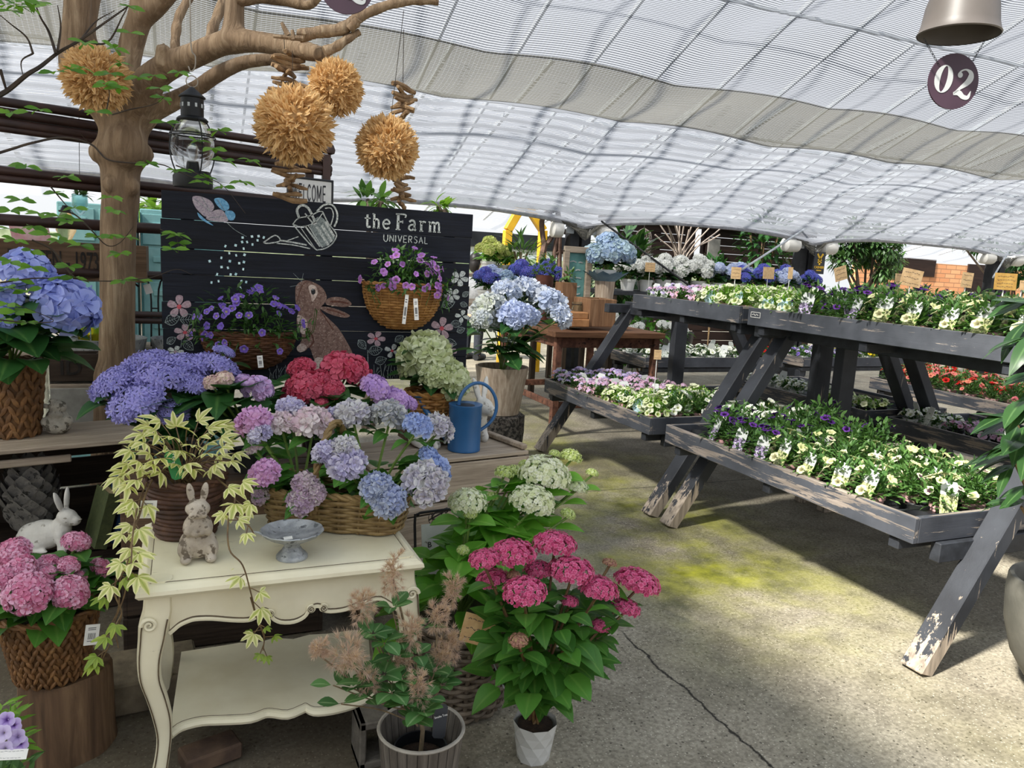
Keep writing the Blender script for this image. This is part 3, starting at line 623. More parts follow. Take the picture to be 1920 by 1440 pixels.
def bedding(name, pk, label, cat, group, seed, R=.085, H=.12, nleaf=210, nfl=9, fr=.024, potm=None, leafm_=None, cluster=False, pk2=None, upright=.5, parts=True, loc=(0, 0, -5)):
    """one potted bedding plant; every bloom is a part of its own"""
    R_.seed(seed); th = thing(name, label, cat, loc, 0, group); potm = potm or PINKPOT; L0 = np.array(loc)
    if potm.name not in _POT: b = MB(); pot_mesh(b); _POT[potm.name] = b.mesh('pot', potm)
    o = bpy.data.objects.new('pot', _POT[potm.name]); C.objects.link(o); o.parent = th
    f = MB()
    for k in range(nleaf):
        a = rnd(0, 2*PI); u = rnd()**.6; el = rnd(.05, 1.25); d = np.array([math.cos(a)*math.cos(el), math.sin(a)*math.cos(el), math.sin(el)])
        p = np.array([0, 0, .06])+d*np.array([R, R, H])*u; v = d+np.array([rnd(-.7, .7), rnd(-.7, .7), rnd(-.2, .7)])
        f.tpl(SL[k % 3], frame(v, (rnd(-.4, .4), rnd(-.4, .4), 1))*rnd(.021, .037)*(R/.085), p)
    for k in range(9):
        a = rnd(0, 2*PI); q = np.array([math.cos(a)*R*.6, math.sin(a)*R*.6, .06+H*rnd(.6, .9)]); tube(f, [(0, 0, .06), q*.5+[0, 0, .05], q], .0025, 4, False, t=.2)
    f.build('foliage', leafm_ or PL, th, local=True)
    fl = MB(); ms = [PET[pk]]+([PET[pk2]] if pk2 else [])
    for k in range(nfl):
        a = 2*PI*k/nfl*1.618+rnd(-.4, .4); el = rnd(.15, 1.3); d = np.array([math.cos(a)*math.cos(el), math.sin(a)*math.cos(el), math.sin(el)]); p = np.array([0, 0, .066])+d*np.array([R, R, H])*rnd(.92, 1.06); nr = d+np.array([rnd(-.3, .3), rnd(-.3, .3), upright*.6])
        b = MB() if parts else fl; mi = 1 if pk2 and k % 3 == 0 else 0
        if cluster:
            for c_ in fib(8, 1.1, .3): A = frame(np.cross(c_, [.3, .5, .2]), c_+nr*.5); b.tpl(TRS[R_.randrange(2)], A*fr*.42, p+c_*fr*.9, mi=mi)
        else: b.tpl(TR[k % 4], frame(np.cross(nr, [rnd(-1, 1), rnd(-1, 1), rnd(-1, 1)]), nr)*fr*rnd(.8, 1.15), p, mi=mi)
        if parts: b.build('flower', ms, th, local=True)
    if not parts: fl.build('blossom', ms, th, local=True)
    return th
TRS = [floret_tpl(5, .95, .1, ruffle=.08) for _ in range(2)]
# ================================================================ left-hand display
def psize(p, px): return px/FPX*float(RW[:, 2] @ (CAM-np.asarray(p)))     # real length of px pixels at the depth of p
def ps(px, py, y, r): p = at(px, py, y); return p, psize(p, r)
WGREY = wood('weathered_grey_wood', '#8c7d6c', '#ad9d8a', '#c8b9a4', 0, 12); WGREYY = wood('weathered_grey_wood_y', '#8c7d6c', '#ad9d8a', '#c8b9a4', 1, 12); WBROWN = wood('brown_crate_wood', '#4a3a2b', '#695340', '#846c54', 0, 12); WDARK = wood('dark_crate_wood', '#2c241e', '#3d3229', '#54463a', 0, 12); WDARKZ = wood('dark_crate_wood_z', '#2c241e', '#4a3d31', '#6a5846', 2, 12)
INK = mat('stencil_ink', '#1b1714', '#2a2420', 60, .8)
def crate(name, label, c, s, rz, m, rows=2, th_=.016, slat=True, txt=None, open_front=False, mz=None, cat='crate', top_n=4, tm=None):
    """slatted box: c = centre of the underside"""
    th = thing(name, label, cat, c, rz); L, D, H = s
    def bd(nm, cc, ss, mm=m): b = MB(); box(b, cc, ss, b=.002); return b.build(nm, mm, th, local=True)
    for sx in (-1, 1): 
        for sy in (-1, 1): bd('corner_post', (sx*(L/2-.02), sy*(D/2-.02-th_), H/2), (.035, .035, H), mz or m)
    hh = H/rows
    for k in range(rows):
        if not open_front: bd('front_board', (0, -D/2+th_/2, hh*(k+.5)), (L, th_, hh-.012))
        bd('back_board', (0, D/2-th_/2, hh*(k+.5)), (L, th_, hh-.012))
        for sx in (-1, 1): bd('end_board', (sx*(L/2+th_/2-.001), 0, hh*(k+.5)), (th_, D, hh-.012), WGREYY if m is WGREY else m)
    for k in range(top_n): bd('top_slat', (0, -D/2+D*(k+.5)/top_n, H+th_/2), (L+.02, D/top_n-.008, th_), tm or m)
    bd('bottom_board', (0, 0, th_/2+.001), (L-.04, D-.04, th_))
    return th
# ---- white side table
CREAM = None
m, nt, out = _mat('antique_cream_paint'); v = coords(nt, (4, 14, 14)); n1 = noise(nt, v, 2.5, 7, .7)
c = ramp(nt, noise(nt, coords(nt), 6, 4), [(.3, '#d9d0b2'), (.7, '#e9e2c6')]); c = mix(nt, ramp(nt, n1, [(.63, (0, 0, 0)), (.72, (.6, .6, .6))]), c, '#8f8770')
geo = nd(nt, 'NewGeometry'); c = mix(nt, ramp(nt, geo.outputs['Pointiness'], [(.40, (1, 1, 1)), (.47, (0, 0, 0))]), c, '#4b4032')
princ(nt, out, c, .45, 0, .4, bumped(nt, n1, .15, .002)); CREAM = m
CREAMF = mat('antique_cream_paint_flat', '#d9d0b2', '#e6dfc4', 6, .45)
GLAZE = mat('dark_glaze_line', '#4a3d2c', '#6b5b44', 40, .6)
TH = .62; T = thing('side_table', 'antique cream side table with curved legs, scrolled apron and scalloped lower shelf', 'table', (.26, 2.33, 0))
b = MB(); x0, x1, y0, y1 = -.123, .642, 2.062, 2.6
pr = [(.03, -.034), (.008, -.032), (.0, -.022), (.002, -.012), (.012, -.006), (.016, -.003), (.02, 0.), (.026, .0), (.03, -.0015), (.036, 0)]
V = []
for o_, z in pr: V += [(x0+o_, y0+o_, TH+z), (x1-o_, y0+o_, TH+z), (x1-o_, y1-o_, TH+z), (x0+o_, y1-o_, TH+z)]
F = [(i*4+k, i*4+(k+1) % 4, (i+1)*4+(k+1) % 4, (i+1)*4+k) for i in range(len(pr)-1) for k in range(4)]+[(0, 3, 2, 1), tuple((len(pr)-1)*4+k for k in range(4))]
b.add(V, F); b.build('tabletop', CREAM, T)
AY = 2.105
ap = [(318, 1190), (326, 1183), (337, 1174), (352, 1167), (367, 1163), (397, 1162), (435, 1165), (465, 1165), (480, 1159), (487, 1151), (497, 1147), (507, 1152), (512, 1162), (527, 1169), (551, 1168), (570, 1159), (580, 1146), (591, 1139), (602, 1140), (612, 1148), (637, 1147), (656, 1142), (705, 1125), (727, 1132), (750, 1150), (762, 1165)]
W2 = [(p[0], p[2]) for p in [at(x, y, AY) for x, y in ap]]
tl = at(318, 1120, AY)[0]; trx = W2[-1][0]
b = MB(); P = [(x, AY, z) for x, z in W2]+[(trx, AY, TH-.034), (tl, AY, TH-.034)]; slab_poly(b, P, (0, .02, 0)); b.build('front_apron', CREAMF, T, smooth=False)
bead = MB(); tube(bead, smooth_path([(x, AY-.002, z+.004) for x, z in W2], 3), .0052, 6, flat=1.1); bead.build('apron_bead', CREAM, T)
gl = MB(); tube(gl, smooth_path([(x, AY-.0005, z+.0115) for x, z in W2], 3), .0021, 5)
for cx, cz, s in ((484, 1156, 1), (506, 1155, -1), (583, 1146, 1), (606, 1144, -1)):
    q = at(cx, cz-6, AY); sp = [(q[0]+s*.0115*(1-k/26)*math.cos(k*.5+1.2), AY-.006, q[2]+.0115*(1-k/26)*math.sin(k*.5+1.2)) for k in range(24)]
    sb = MB(); tube(sb, sp, [.0042*(1-k/34) for k in range(24)], 6); disc(sb, (q[0], AY-.003, q[2]), .0125, 20, frame((1, 0, 0), (0, -1, 0)), .006); sb.build('carved_scroll', CREAM, T)
    tube(gl, [(x, y-.0022, z-.0006) for x, y, z in sp], .0016, 5)
for nm, xx, yy, sx, sy in (('side_apron', -.07, (AY+2.565)/2, .02, 2.565-AY), ('side_apron', .59, (AY+2.565)/2, .02, 2.565-AY), ('back_apron', .26, 2.56, .64, .02)): 
    b = MB(); box(b, (xx, yy, TH-.034-.045), (sx, sy, .09)); b.build(nm, CREAMF, T)
LEG = [(1088, 297, 24), (1130, 296, 25), (1150, 295, 26), (1175, 289, 26.5), (1200, 286, 25), (1240, 280.5, 21.5), (1280, 282, 19.5), (1320, 294, 18.5), (1360, 304, 17), (1400, 308, 13.5), (1440, 304, 13), (1475, 297, 14.5), (1500, 290, 16), (1512, 286, 13)]
lz = np.array([at(x, y, AY)[2] for y, x, w in LEG]); lx = np.array([at(x, y, AY)[0] for y, x, w in LEG]); lw = np.array([psize(at(x, y, AY), w) for y, x, w in LEG]); lo_ = lx[0]-lx; lz = lz-(lz[-1]-.0)*np.linspace(0, 1, len(lz))
for sx in (1, -1):
    for sy in (1, -1):
        lb = MB(); xb = lx[0] if sx > 0 else .26*2-lx[0]; yb = AY+.016 if sy > 0 else 2.545
        P = smooth_path(np.c_[lz, lo_, lw], 4); V = []; n = 16
        for z, o_, w in P:
            for k in range(n):
                a = 2*PI*k/n; c_, s_ = math.cos(a), math.sin(a); r = (abs(c_)**3.5+abs(s_)**3.5)**(-1/3.5); V.append((xb-sx*o_+w*r*c_, yb-sy*o_*.55+w*.8*r*s_, z))
        mm = len(P); F = [(i*n+k, (i+1)*n+k, (i+1)*n+(k+1) % n, i*n+(k+1) % n) for i in range(mm-1) for k in range(n)]+[tuple(range(n)), tuple((mm-1)*n+k for k in range(n))[::-1]]
        lb.add(V, F); leg = lb.build('leg', CREAM, T)
        if sy > 0:
            g2 = MB()
            for e in (-.78, .78): tube(g2, [(xb-sx*o_+w*e, yb-sy*o_*.55-w*.8*.985, z) for z, o_, w in P[10:-6]], .0019, 4)
            q = P[11]; cx = xb-sx*q[1]-sx*q[2]*.35
            sp = [(cx+sx*.02*(1-k/28)*math.cos(PI-k*.42), yb-sy*q[1]*.55-q[2]*.8-.004, q[0]+.02*(1-k/28)*math.sin(PI-k*.42)) for k in range(26)]
            tube(g2, sp, .0032, 5); g2.build('carved_line', GLAZE, leg)
            sb = MB(); tube(sb, [(x, y-.001, z) for x, y, z in sp], [.0062*(1-k/40) for k in range(26)], 6); sb.build('scroll', CREAM, leg)
for a_, e_ in (((x0+.034, y0+.034), (x1-.034, y0+.034)), ((x0+.034, y0+.034), (x0+.034, y1-.034)), ((x1-.034, y0+.034), (x1-.034, y1-.034))): tube(gl, [(*a_, TH-.0003), (*e_, TH-.0003)], .0011, 4)
gl.build('glaze_line', GLAZE, T)
SZ = .168
fr = [(318, 1372), (340, 1357), (380, 1347), (425, 1345), (470, 1342), (496, 1333), (512, 1332), (540, 1335), (566, 1325), (575, 1322), (590, 1329), (620, 1327), (660, 1317), (700, 1300)]
bk = [(340, 1222), (380, 1216), (420, 1210), (450, 1205), (480, 1206), (515, 1196), (550, 1198), (580, 1190), (615, 1188), (665, 1181), (690, 1185)]
Pf = smooth_path([onz(x, y, SZ) for x, y in fr], 3); Pb = [onz(x, y, SZ) for x, y in bk]
b = MB(); P3 = list(Pf)+list(Pb)[::-1]; slab_poly(b, [(p[0], p[1], SZ) for p in P3], (0, 0, -.022)); sh = b.build('lower_shelf', CREAMF, T, smooth=False)
b = MB(); tube(b, [(p[0], p[1]+.0, SZ-.011) for p in Pf], .0118, 8); b.build('shelf_moulding', CREAM, T)
b = MB(); tube(b, [(p[0], p[1]+.011, SZ-.0005) for p in Pf], .0016, 4); b.build('shelf_glaze_line', GLAZE, T)
# ---- crates behind the table carrying the flower pots
crate('wooden_crate', 'weathered slatted crate carrying the blue watering can', (1.02, 3.21, .47), (.74, .4, .17), math.radians(9.5), WGREY, 1)
c2 = crate('wooden_crate', 'weathered crate with black stencilled lettering below the watering can crate', (.99, 3.16, .235), (.78, .42, .215), math.radians(15), WGREY, 1)
c3 = crate('wooden_crate', 'lowest grey crate of the stack, standing on the floor behind the white hydrangea', (1.0, 3.25, .0), (.78, .42, .215), math.radians(12), WBROWN, 2)
c4 = crate('wooden_crate', 'dark crate right behind the cream table under the crimson hydrangea', (.14, 3.13, .32), (.68, .4, .3), 0, WBROWN, 2); c5 = crate('wooden_crate', 'dark crate on the floor under the crimson hydrangea crate', (.14, 3.13, 0), (.68, .42, .3), 0, WDARK, 2)
q = Matrix.Rotation(math.radians(15), 3, 'Z'); U = np.array(q @ Vector((1, 0, 0))); N_ = np.array(q @ Vector((0, -1, 0))); W = np.array([0, 0, 1.])
o = np.array([.99, 3.16, .235])+N_*.2125
for bdy, px, py, sz in (('IIISSU', 842, 944, .038), ('C.', 808, 953, .034)): text_obj('stencil_letter', bdy, onpl(px, py, o+N_*.0006, N_), -U, -W, sz, INK, c2, sx=.85, bold=.02)
q2 = onpl(786, 966, o+N_*.0006, N_)-o; um, zm = q2 @ U, q2[2]
b = MB(); stroke(b, [(um+.03*math.cos(k*.7), zm+.015*math.sin(k*.7)) for k in range(10)], .008, o, U, W, N_); stroke(b, [(um-.05, zm-.008), (um+.05, zm+.008)], .007, o, U, W, N_); b.build('stencil_mark', INK, c2)
b = MB(); ba, bb_ = onz(914, 812, .672), onz(984, 838, .672); beam(b, ba+[0, 0, 0], bb_, .032, .022); tag(b.build('wooden_batten', WGREY), 'loose wooden batten lying across the crate end beside the watering can', 'plank')
# left open crate with the stone ornaments
LC = crate('open_crate', 'dark weathered crate on its side holding a stone artichoke, rabbit and books', (-.6, 3.5, .28), (.86, .42, .405), math.radians(14), WDARK, 3, open_front=True, mz=WGREY, cat='crate', top_n=3, tm=WGREY)
crate('wooden_crate', 'dark crate on the floor under the open ornament crate', (-.6, 3.5, 0), (.86, .42, .26), math.radians(14), WDARK, 2)
b = MB(); box(b, (-.1, -.17, .36), (.5, .02, .03)); b.build('front_batten', WGREY, LC, local=True)
# ---- painted board
SY = 3.5; SB = thing('chalk_art_board', 'black plank board with chalk rabbit, watering can and farm lettering', 'sign', (.58, SY, .9))
zs = [at(303, 350+y/3.2, SY)[2] for y in (18, 187, 365, 522, 687, 852, 1016, 1168)]; xL, xR = at(303, 500, SY)[0], at(879, 560, SY)[0]
BOARD = wood('black_stained_plank', '#0b0d13', '#131722', '#1d2230', 0, 9, .7, .5)
for i in range(7):
    b = MB(); box(b, ((xL+xR)/2+rnd(-.004, .004), SY+.011, (zs[i]+zs[i+1])/2), (xR-xL, .022, abs(zs[i]-zs[i+1])-(.003 if i in (1, 2, 4) else .0012)), b=.002, t=rnd(0, .5)); b.build('plank', BOARD, SB)
for x in (xL+.1, (xL+xR)/2, xR-.1): b = MB(); box(b, (x, SY+.037, (zs[0]+zs[-1])/2), (.05, .03, zs[0]-zs[-1]-.02)); b.build('back_batten', BOARD, SB)
for x in (xL+.12, xR-.12): b = MB(); box(b, (x, SY+.07, .5), (.06, .035, 1.0)); b.build('support_post', WDARKZ, SB)
U = np.array([1., 0, 0]); W = np.array([0, 0, 1.]); NN = np.array([0, -1., 0]); O = np.array([0, SY-.0003, 0])
def sp_(px, py): p = at(px, py, SY); return (p[0], p[2])
def z3(X, Y): return sp_(300+X/3.2, 350+Y/3.2)          # positions read off the enlarged view of the board
CH = mat('white_chalk', '#8f9694', '#c4c9c6', 160, .95, lo=.42, hi=.55); CHG = mat('grey_chalk', '#5d6568', '#8f9a98', 150, .95); CHP = mat('pink_chalk', '#8f7880', '#b39ca2', 120, .95); CHB = mat('blue_chalk', '#4f87ad', '#78aacb', 120, .95); CHV = mat('grey_mauve_chalk', '#8d8290', '#aca2a8', 150, .95, lo=.4, hi=.6); CHR = mat('red_chalk', '#a03848', '#c45a60', 120, .95)
FUR = mat('painted_fur', '#604a42', '#7e665c', 60, .95, lo=.35, hi=.62, c3='#9a877c', s3=150, a3=.58); FURD = mat('painted_fur_shade', '#4a2e26', '#6a463a', 110, .95); FURW = mat('painted_fur_pale', '#a08a80', '#cbbdb2', 110, .95)
def patch(nm, pts, m, lift=.0015, k=4, f=z3):
    b = MB(); P = smooth_path([f(*p) for p in pts], k, True); prism(b, P, O, U, W, NN, lift); return b.build(nm, m, SB, smooth=False)
def lines(nm, ls, m, lift=.0022, f=z3):
    b = MB()
    if nm == 'painted_fur_stroke' and len(ls) > 1: return [lines(nm, [l], m, lift, f) for l in ls]
    for pts, w in ls: stroke(b, [f(*p) for p in pts], np.array(w)*psize(at(600, 500, SY), 1)/3.2 if not np.isscalar(w) else w*psize(at(600, 500, SY), 1)/3.2, O, U, W, NN, lift)
    return b.build(nm, m, SB, smooth=False)
patch('painted_rabbit', [(812, 640), (815, 600), (840, 572), (880, 562), (930, 578), (975, 608), (1000, 660), (985, 700), (960, 735), (1010, 790), (1070, 850), (1120, 930), (1155, 1000), (1160, 1060), (1150, 1150), (930, 1150), (935, 1080), (915, 1010), (895, 965), (870, 985), (835, 992), (820, 970), (845, 930), (850, 890), (825, 850), (820, 790), (835, 730), (815, 700)], FUR)
patch('painted_ear', [(995, 680), (1040, 662), (1110, 670), (1150, 705), (1110, 722), (1040, 715), (1000, 708)], FUR, .0018); patch('painted_ear', [(955, 722), (1010, 722), (1080, 742), (1138, 772), (1110, 786), (1040, 772), (980, 745)], FUR, .0018)
patch('painted_pale_fur', [(905, 655), (890, 605), (905, 588), (935, 600), (945, 640), (930, 672), (912, 690)], FURW, .0019); patch('painted_pale_fur', [(825, 770), (870, 790), (885, 830), (870, 880), (850, 880), (830, 840)], FURW, .0019); patch('painted_pale_fur', [(930, 1030), (1010, 1050), (1000, 1150), (935, 1150)], FURW, .0019); patch('painted_pale_fur', [(820, 965), (850, 940), (880, 960), (865, 985), (835, 992)], FURW, .0021)
lines('painted_fur_stroke', [([(870, 870), (905, 880), (920, 930), (895, 965)], 9), ([(960, 740), (1000, 800), (1040, 860)], 6), ([(1020, 690), (1080, 690), (1130, 702)], 12), ([(1000, 735), (1060, 750), (1110, 772)], 9), ([(880, 565), (850, 600), (820, 690)], 4)], FURD)
patch('painted_eye', [(905, 628), (915, 612), (930, 620), (930, 640), (915, 648)], mat('painted_eye', '#08080a', '#101014'), .0026, 3); lines('eye_glint', [([(912, 620), (920, 618)], 5)], CH, .003)
lines('painted_whisker', [([(850, 570), (800, 520)], 2), ([(848, 575), (860, 520)], 2), ([(835, 590), (780, 600)], 2)], CHG)
# watering can in chalk
lines('chalk_watering_can', [([(797, 225), (830, 190), (900, 175), (950, 150), (975, 150)], 6), ([(797, 225), (850, 240), (930, 215), (975, 160)], 5), ([(797, 225), (850, 290), (905, 350), (940, 380)], 7), ([(975, 150), (1010, 220), (1050, 270), (1058, 300), (1030, 345), (985, 372), (940, 380)], 7), ([(835, 190), (822, 140), (850, 112), (890, 130), (925, 200), (935, 225)], 14), ([(930, 230), (900, 200), (870, 160)], 8), ([(940, 150), (980, 112), (1030, 108), (1060, 150), (1062, 200), (1045, 240)], 10), ([(990, 130), (1025, 130), (1040, 170), (1025, 230)], 6), ([(620, 335), (690, 292), (720, 325), (650, 340), (620, 335)], 7), ([(720, 322), (800, 335), (880, 350)], 9), ([(700, 340), (800, 350), (900, 372)], 6), ([(760, 325), (830, 300)], 5), ([(870, 235), (960, 360)], 9), ([(890, 235), (975, 365)], 4), ([(940, 240), (1010, 350)], 16), ([(970, 230), (1030, 330)], 16), ([(990, 210), (1045, 300)], 14), ([(840, 240), (930, 370)], 4)], CH)
patch('chalk_can_side', [(900, 240), (965, 180), (1040, 280), (1040, 320), (985, 362), (955, 350)], CHG, .0012)
R_.seed(5); lines('chalk_water_drop', [([(x, y), (x+rnd(-6, 6), y+14)], rnd(9, 13)) for x, y in [(495, 298), (550, 292), (590, 290), (625, 298), (490, 325), (520, 325), (555, 340), (585, 315), (395, 350), (455, 345), (500, 365), (455, 405), (415, 392), (510, 402), (370, 420), (295, 440), (420, 440), (475, 452), (505, 445), (368, 475), (405, 480), (500, 488), (345, 518), (425, 520), (458, 518), (310, 568), (487, 560), (518, 565), (350, 560), (480, 600)]], mat('ice_chalk', '#a8cfd8', '#d8eeee', 80, .9))
# butterfly
patch('chalk_wing', [(195, 62), (240, 58), (300, 82), (325, 120), (310, 150), (275, 180), (235, 150), (205, 110)], CHV); patch('chalk_wing', [(275, 190), (320, 145), (370, 140), (400, 180), (405, 208), (340, 210)], CHV, .0017); patch('chalk_wing', [(325, 75), (365, 68), (405, 95), (415, 130), (385, 145), (345, 115)], CHB); patch('chalk_wing', [(390, 150), (430, 145), (452, 170), (440, 200), (405, 195)], CHB); patch('chalk_wing', [(225, 155), (270, 195), (320, 232), (290, 222), (240, 190)], CHB)
lines('chalk_vein', [([(205, 70), (300, 150)], 3), ([(250, 62), (300, 145)], 3), ([(290, 190), (395, 175)], 3), ([(345, 78), (385, 140)], 3), ([(400, 215), (450, 260), (520, 300)], 3)], CHG)
# flowers and leaves
def cflower(cx, cy, r, m, ctr=CHR, n=5, sq=1., a0=.3):
    for k in range(n):
        a = a0+2*PI*k/n; ca, sa = math.cos(a), math.sin(a)
        patch('chalk_petal', [(cx+r*(u*ca-w_*sa), cy+sq*r*(u*sa+w_*ca)) for u, w_ in ((.15, -.05), (.55, -.3), (.95, -.25), (1.02, .05), (.9, .28), (.5, .28), (.15, .05))], m, .0014+.0001*k, 2)
    if ctr: patch('chalk_flower_heart', [(cx+r*.2*math.cos(2*PI*k/7), cy+sq*r*.2*math.sin(2*PI*k/7)) for k in range(7)], ctr, .0022, 2)
def cleaf(x0, y0, x1, y1, w=.3):
    dx, dy = x1-x0, y1-y0; q = lambda u, v_: (x0+dx*u-dy*v_, y0+dy*u+dx*v_)
    lines('chalk_leaf', [([q(0, 0), q(.3, w), q(.65, w*.9), q(1, 0)], 4), ([q(0, 0), q(.3, -w), q(.65, -w*.9), q(1, 0)], 4), ([q(0, 0), q(1, 0)], 3)]+[([q(u, 0), q(u+.12, w*.7)], 2.5) for u in (.15, .3, .45, .6)]+[([q(u, 0), q(u+.12, -w*.7)], 2.5) for u in (.15, .3, .45, .6)], CHG)
for a in ((115, 720, 72, CHP, CHR, 5, .95, -1.55), (150, 875, 66, CHP, CHR, 5, .75, -1.55), (92, 990, 50, CH, CHP, 5, .7, 0), (1797, 550, 52, CH, None, 5, .9, .2), (1752, 650, 48, CH, None, 5, .9, .5), (1812, 778, 42, CH, None, 4, .9, .2), (1690, 850, 66, CHP, CHR, 5, 1, -1.4), (1295, 912, 56, CHP, CHR, 5, .8, -1.2), (1392, 985, 46, CH, CHR, 4, .9, .4), (1730, 985, 50, CHP, CHR, 5, 1, -1.2)): cflower(*a)
for a in ((30, 815, 120, 780), (120, 800, 225, 795), (40, 940, 95, 905), (140, 925, 200, 980), (1690, 715, 1770, 690), (1815, 660, 1850, 630), (1745, 820, 1810, 825), (1780, 870, 1830, 850), (1710, 930, 1780, 945), (1190, 920, 1235, 975), (1410, 930, 1460, 895), (1250, 990, 1335, 975), (1290, 1055, 1360, 1030), (1800, 700, 1845, 715)): cleaf(*a)
R_.seed(3); lines('chalk_grass', [([(x+rnd(-4, 4), 1150), (x+rnd(-8, 8), 1120), (x+rnd(-22, 22), rnd(1062, 1100))], 3) for x in list(range(660, 770, 12))+list(range(1240, 1440, 12))+list(range(1760, 1850, 14))]+[([(1248, 1070), (1245, 980)], 4), ([(125, 965), (130, 915)], 3)], CHG)
# lettering, built stroke by stroke
LT = dict(t=([([(.22, .92), (.22, .18), (.3, .03), (.46, .08)], .15), ([(.02, .66), (.44, .66)], .08)], .5), h=([([(.12, 1.), (.12, 0)], .15), ([(.12, .48), (.26, .64), (.42, .58), (.46, .4), (.46, 0)], .13), ([(.0, 1.), (.12, 1.)], .08), ([(.02, .0), (.24, 0)], .07), ([(.36, 0), (.58, 0)], .07)], .66), e=([([(.06, .34), (.5, .38), (.44, .58), (.28, .66), (.1, .54), (.04, .32), (.12, .08), (.3, .0), (.5, .1)], .12)], .6),
          F=([([(.16, 1.), (.16, 0)], .17), ([(.0, 1.), (.62, 1.), (.62, .8)], .1), ([(.16, .52), (.46, .52)], .1), ([(.46, .62), (.46, .42)], .06), ([(.02, 0), (.32, 0)], .07)], .72), a=([([(.08, .55), (.24, .66), (.42, .56), (.43, .1), (.54, .02)], .13), ([(.42, .4), (.16, .34), (.05, .16), (.16, .02), (.32, .05), (.42, .2)], .11)], .64), r=([([(.14, .64), (.14, 0)], .15), ([(.14, .44), (.26, .62), (.44, .6)], .11), ([(.0, .64), (.14, .64)], .07), ([(.02, 0), (.28, 0)], .07)], .52), m=([([(.12, .64), (.12, 0)], .14), ([(.12, .46), (.26, .62), (.4, .56), (.42, 0)], .12), ([(.42, .46), (.56, .62), (.7, .56), (.73, 0)], .12), ([(.0, .64), (.12, .64)], .07), ([(.02, 0), (.22, 0)], .07), ([(.33, 0), (.52, 0)], .07), ([(.63, 0), (.84, 0)], .07)], .95))
LU = dict(U=([([(0, 1), (0, .3), (.2, 0), (.42, .0), (.6, .3), (.6, 1)], .12)], .82), N=([([(0, 0), (0, 1)], .12), ([(0, 1), (.58, 0)], .12), ([(.58, 0), (.58, 1)], .12)], .8), I=([([(0, 0), (0, 1)], .12)], .24), V=([([(0, 1), (.3, 0)], .12), ([(.3, 0), (.6, 1)], .12)], .78), E=([([(0, 0), (0, 1)], .12), ([(0, 1), (.5, 1)], .11), ([(0, .5), (.42, .5)], .11), ([(0, 0), (.5, 0)], .11)], .7), R=([([(0, 0), (0, 1)], .12), ([(0, 1), (.35, 1), (.5, .76), (.35, .52), (0, .5)], .11), ([(.2, .5), (.52, 0)], .11)], .72), S=([([(.5, .86), (.28, 1), (.06, .84), (.14, .6), (.4, .45), (.5, .22), (.28, 0), (.02, .12)], .11)], .7), A=([([(0, 0), (.3, 1)], .12), ([(.3, 1), (.6, 0)], .12), ([(.12, .36), (.48, .36)], .1)], .8), L=([([(0, 1), (0, 0)], .12), ([(0, 0), (.46, 0)], .11)], .6),
          W=([([(0, 1), (.2, 0)], .12), ([(.2, 0), (.4, .8)], .12), ([(.4, .8), (.6, 0)], .12), ([(.6, 0), (.8, 1)], .12)], .98), C=([([(.52, .82), (.3, 1), (.06, .8), (.0, .5), (.06, .2), (.3, 0), (.52, .18)], .12)], .7), O=([([(.3, 1), (.06, .8), (0, .5), (.06, .2), (.3, 0), (.54, .2), (.6, .5), (.54, .8), (.3, 1)], .12)], .8), M=([([(0, 0), (0, 1)], .12), ([(0, 1), (.34, .2)], .12), ([(.34, .2), (.68, 1)], .12), ([(.68, 1), (.68, 0)], .12)], .92))
def letters(nm, tx, tab, o, U, W, Nn, h, m, parent, sp=.12, lift=.002, bold=1.):
    x = 0; U = np.asarray(U, float); W = np.asarray(W, float)
    for ch in tx:
        if ch == ' ': x += .38; continue
        ss, w = tab[ch]; b = MB()
        for pts, lw_ in ss: stroke(b, [(x+p[0], p[1]) for p in pts], lw_*bold, o, U*h, W*h, Nn, lift)
        b.build(nm, m, parent, smooth=False); x += w+sp
    return x
p = z3(1225, 243); q = z3(1685, 283); L_ = sum(LT[c][1]+.12 for c in 'the')+.26
hx = abs(z3(1420, 157)[1]-z3(1420, 253)[1])
letters('chalk_letter', 'the', LT, O+np.array([p[0], 0, p[1]]), U, W, NN, hx*.86, CH, SB, .1)
p = z3(1412, 256); letters('chalk_letter', 'Farm', LT, O+np.array([p[0], 0, p[1]]), U*1.04, W, NN, hx*.96, CH, SB, .1)
p = z3(1342, 327); hu = abs(z3(1400, 288)[1]-z3(1400, 328)[1]); letters('chalk_letter', 'UNIVERSAL', LU, O+np.array([p[0], 0, p[1]]), U*1.0, W, NN, hu*1.0, CH, SB, .11)
# ---- rope-coil basket with the variegated creeper
ROPE = wicker('dark_rope_coil', '#3a2619', '#52372a', '#6b4c3a'); CL = leafm('variegated_creeper_leaf', '#c2c86a', '#dcdc98', .4, '#8ca64a', edge='#ece8b8'); CL2 = leafm('green_creeper_leaf', '#7d9a38', '#a8b850', .35, '#5c7a28'); VINE = mat('brown_vine_stem', '#5a4632', '#75603f', 40, .7)
VC = thing('variegated_creeper', 'yellow-green variegated creeper in a dark rope-coil basket on the cream table', 'potted plant', (.0, 2.462, TH))
bc = np.array([.0, 2.462, TH+.001]); b = MB()
lathe(b, [(0, 0), (.078, 0), (.108, .17), (.1, .17), (.075, .02), (0, .02)], 30, bc)
for k in range(12):
    z = .008+.0145*k; r = .081+.03*z/.175+rnd(-.002, .002); tube(b, [(bc[0]+r*math.cos(a), bc[1]+r*math.sin(a), bc[2]+z+.002*math.sin(3*a+k)) for a in np.linspace(0, 2*PI, 28)[:-1]], .0085, 6, False, closed=True)
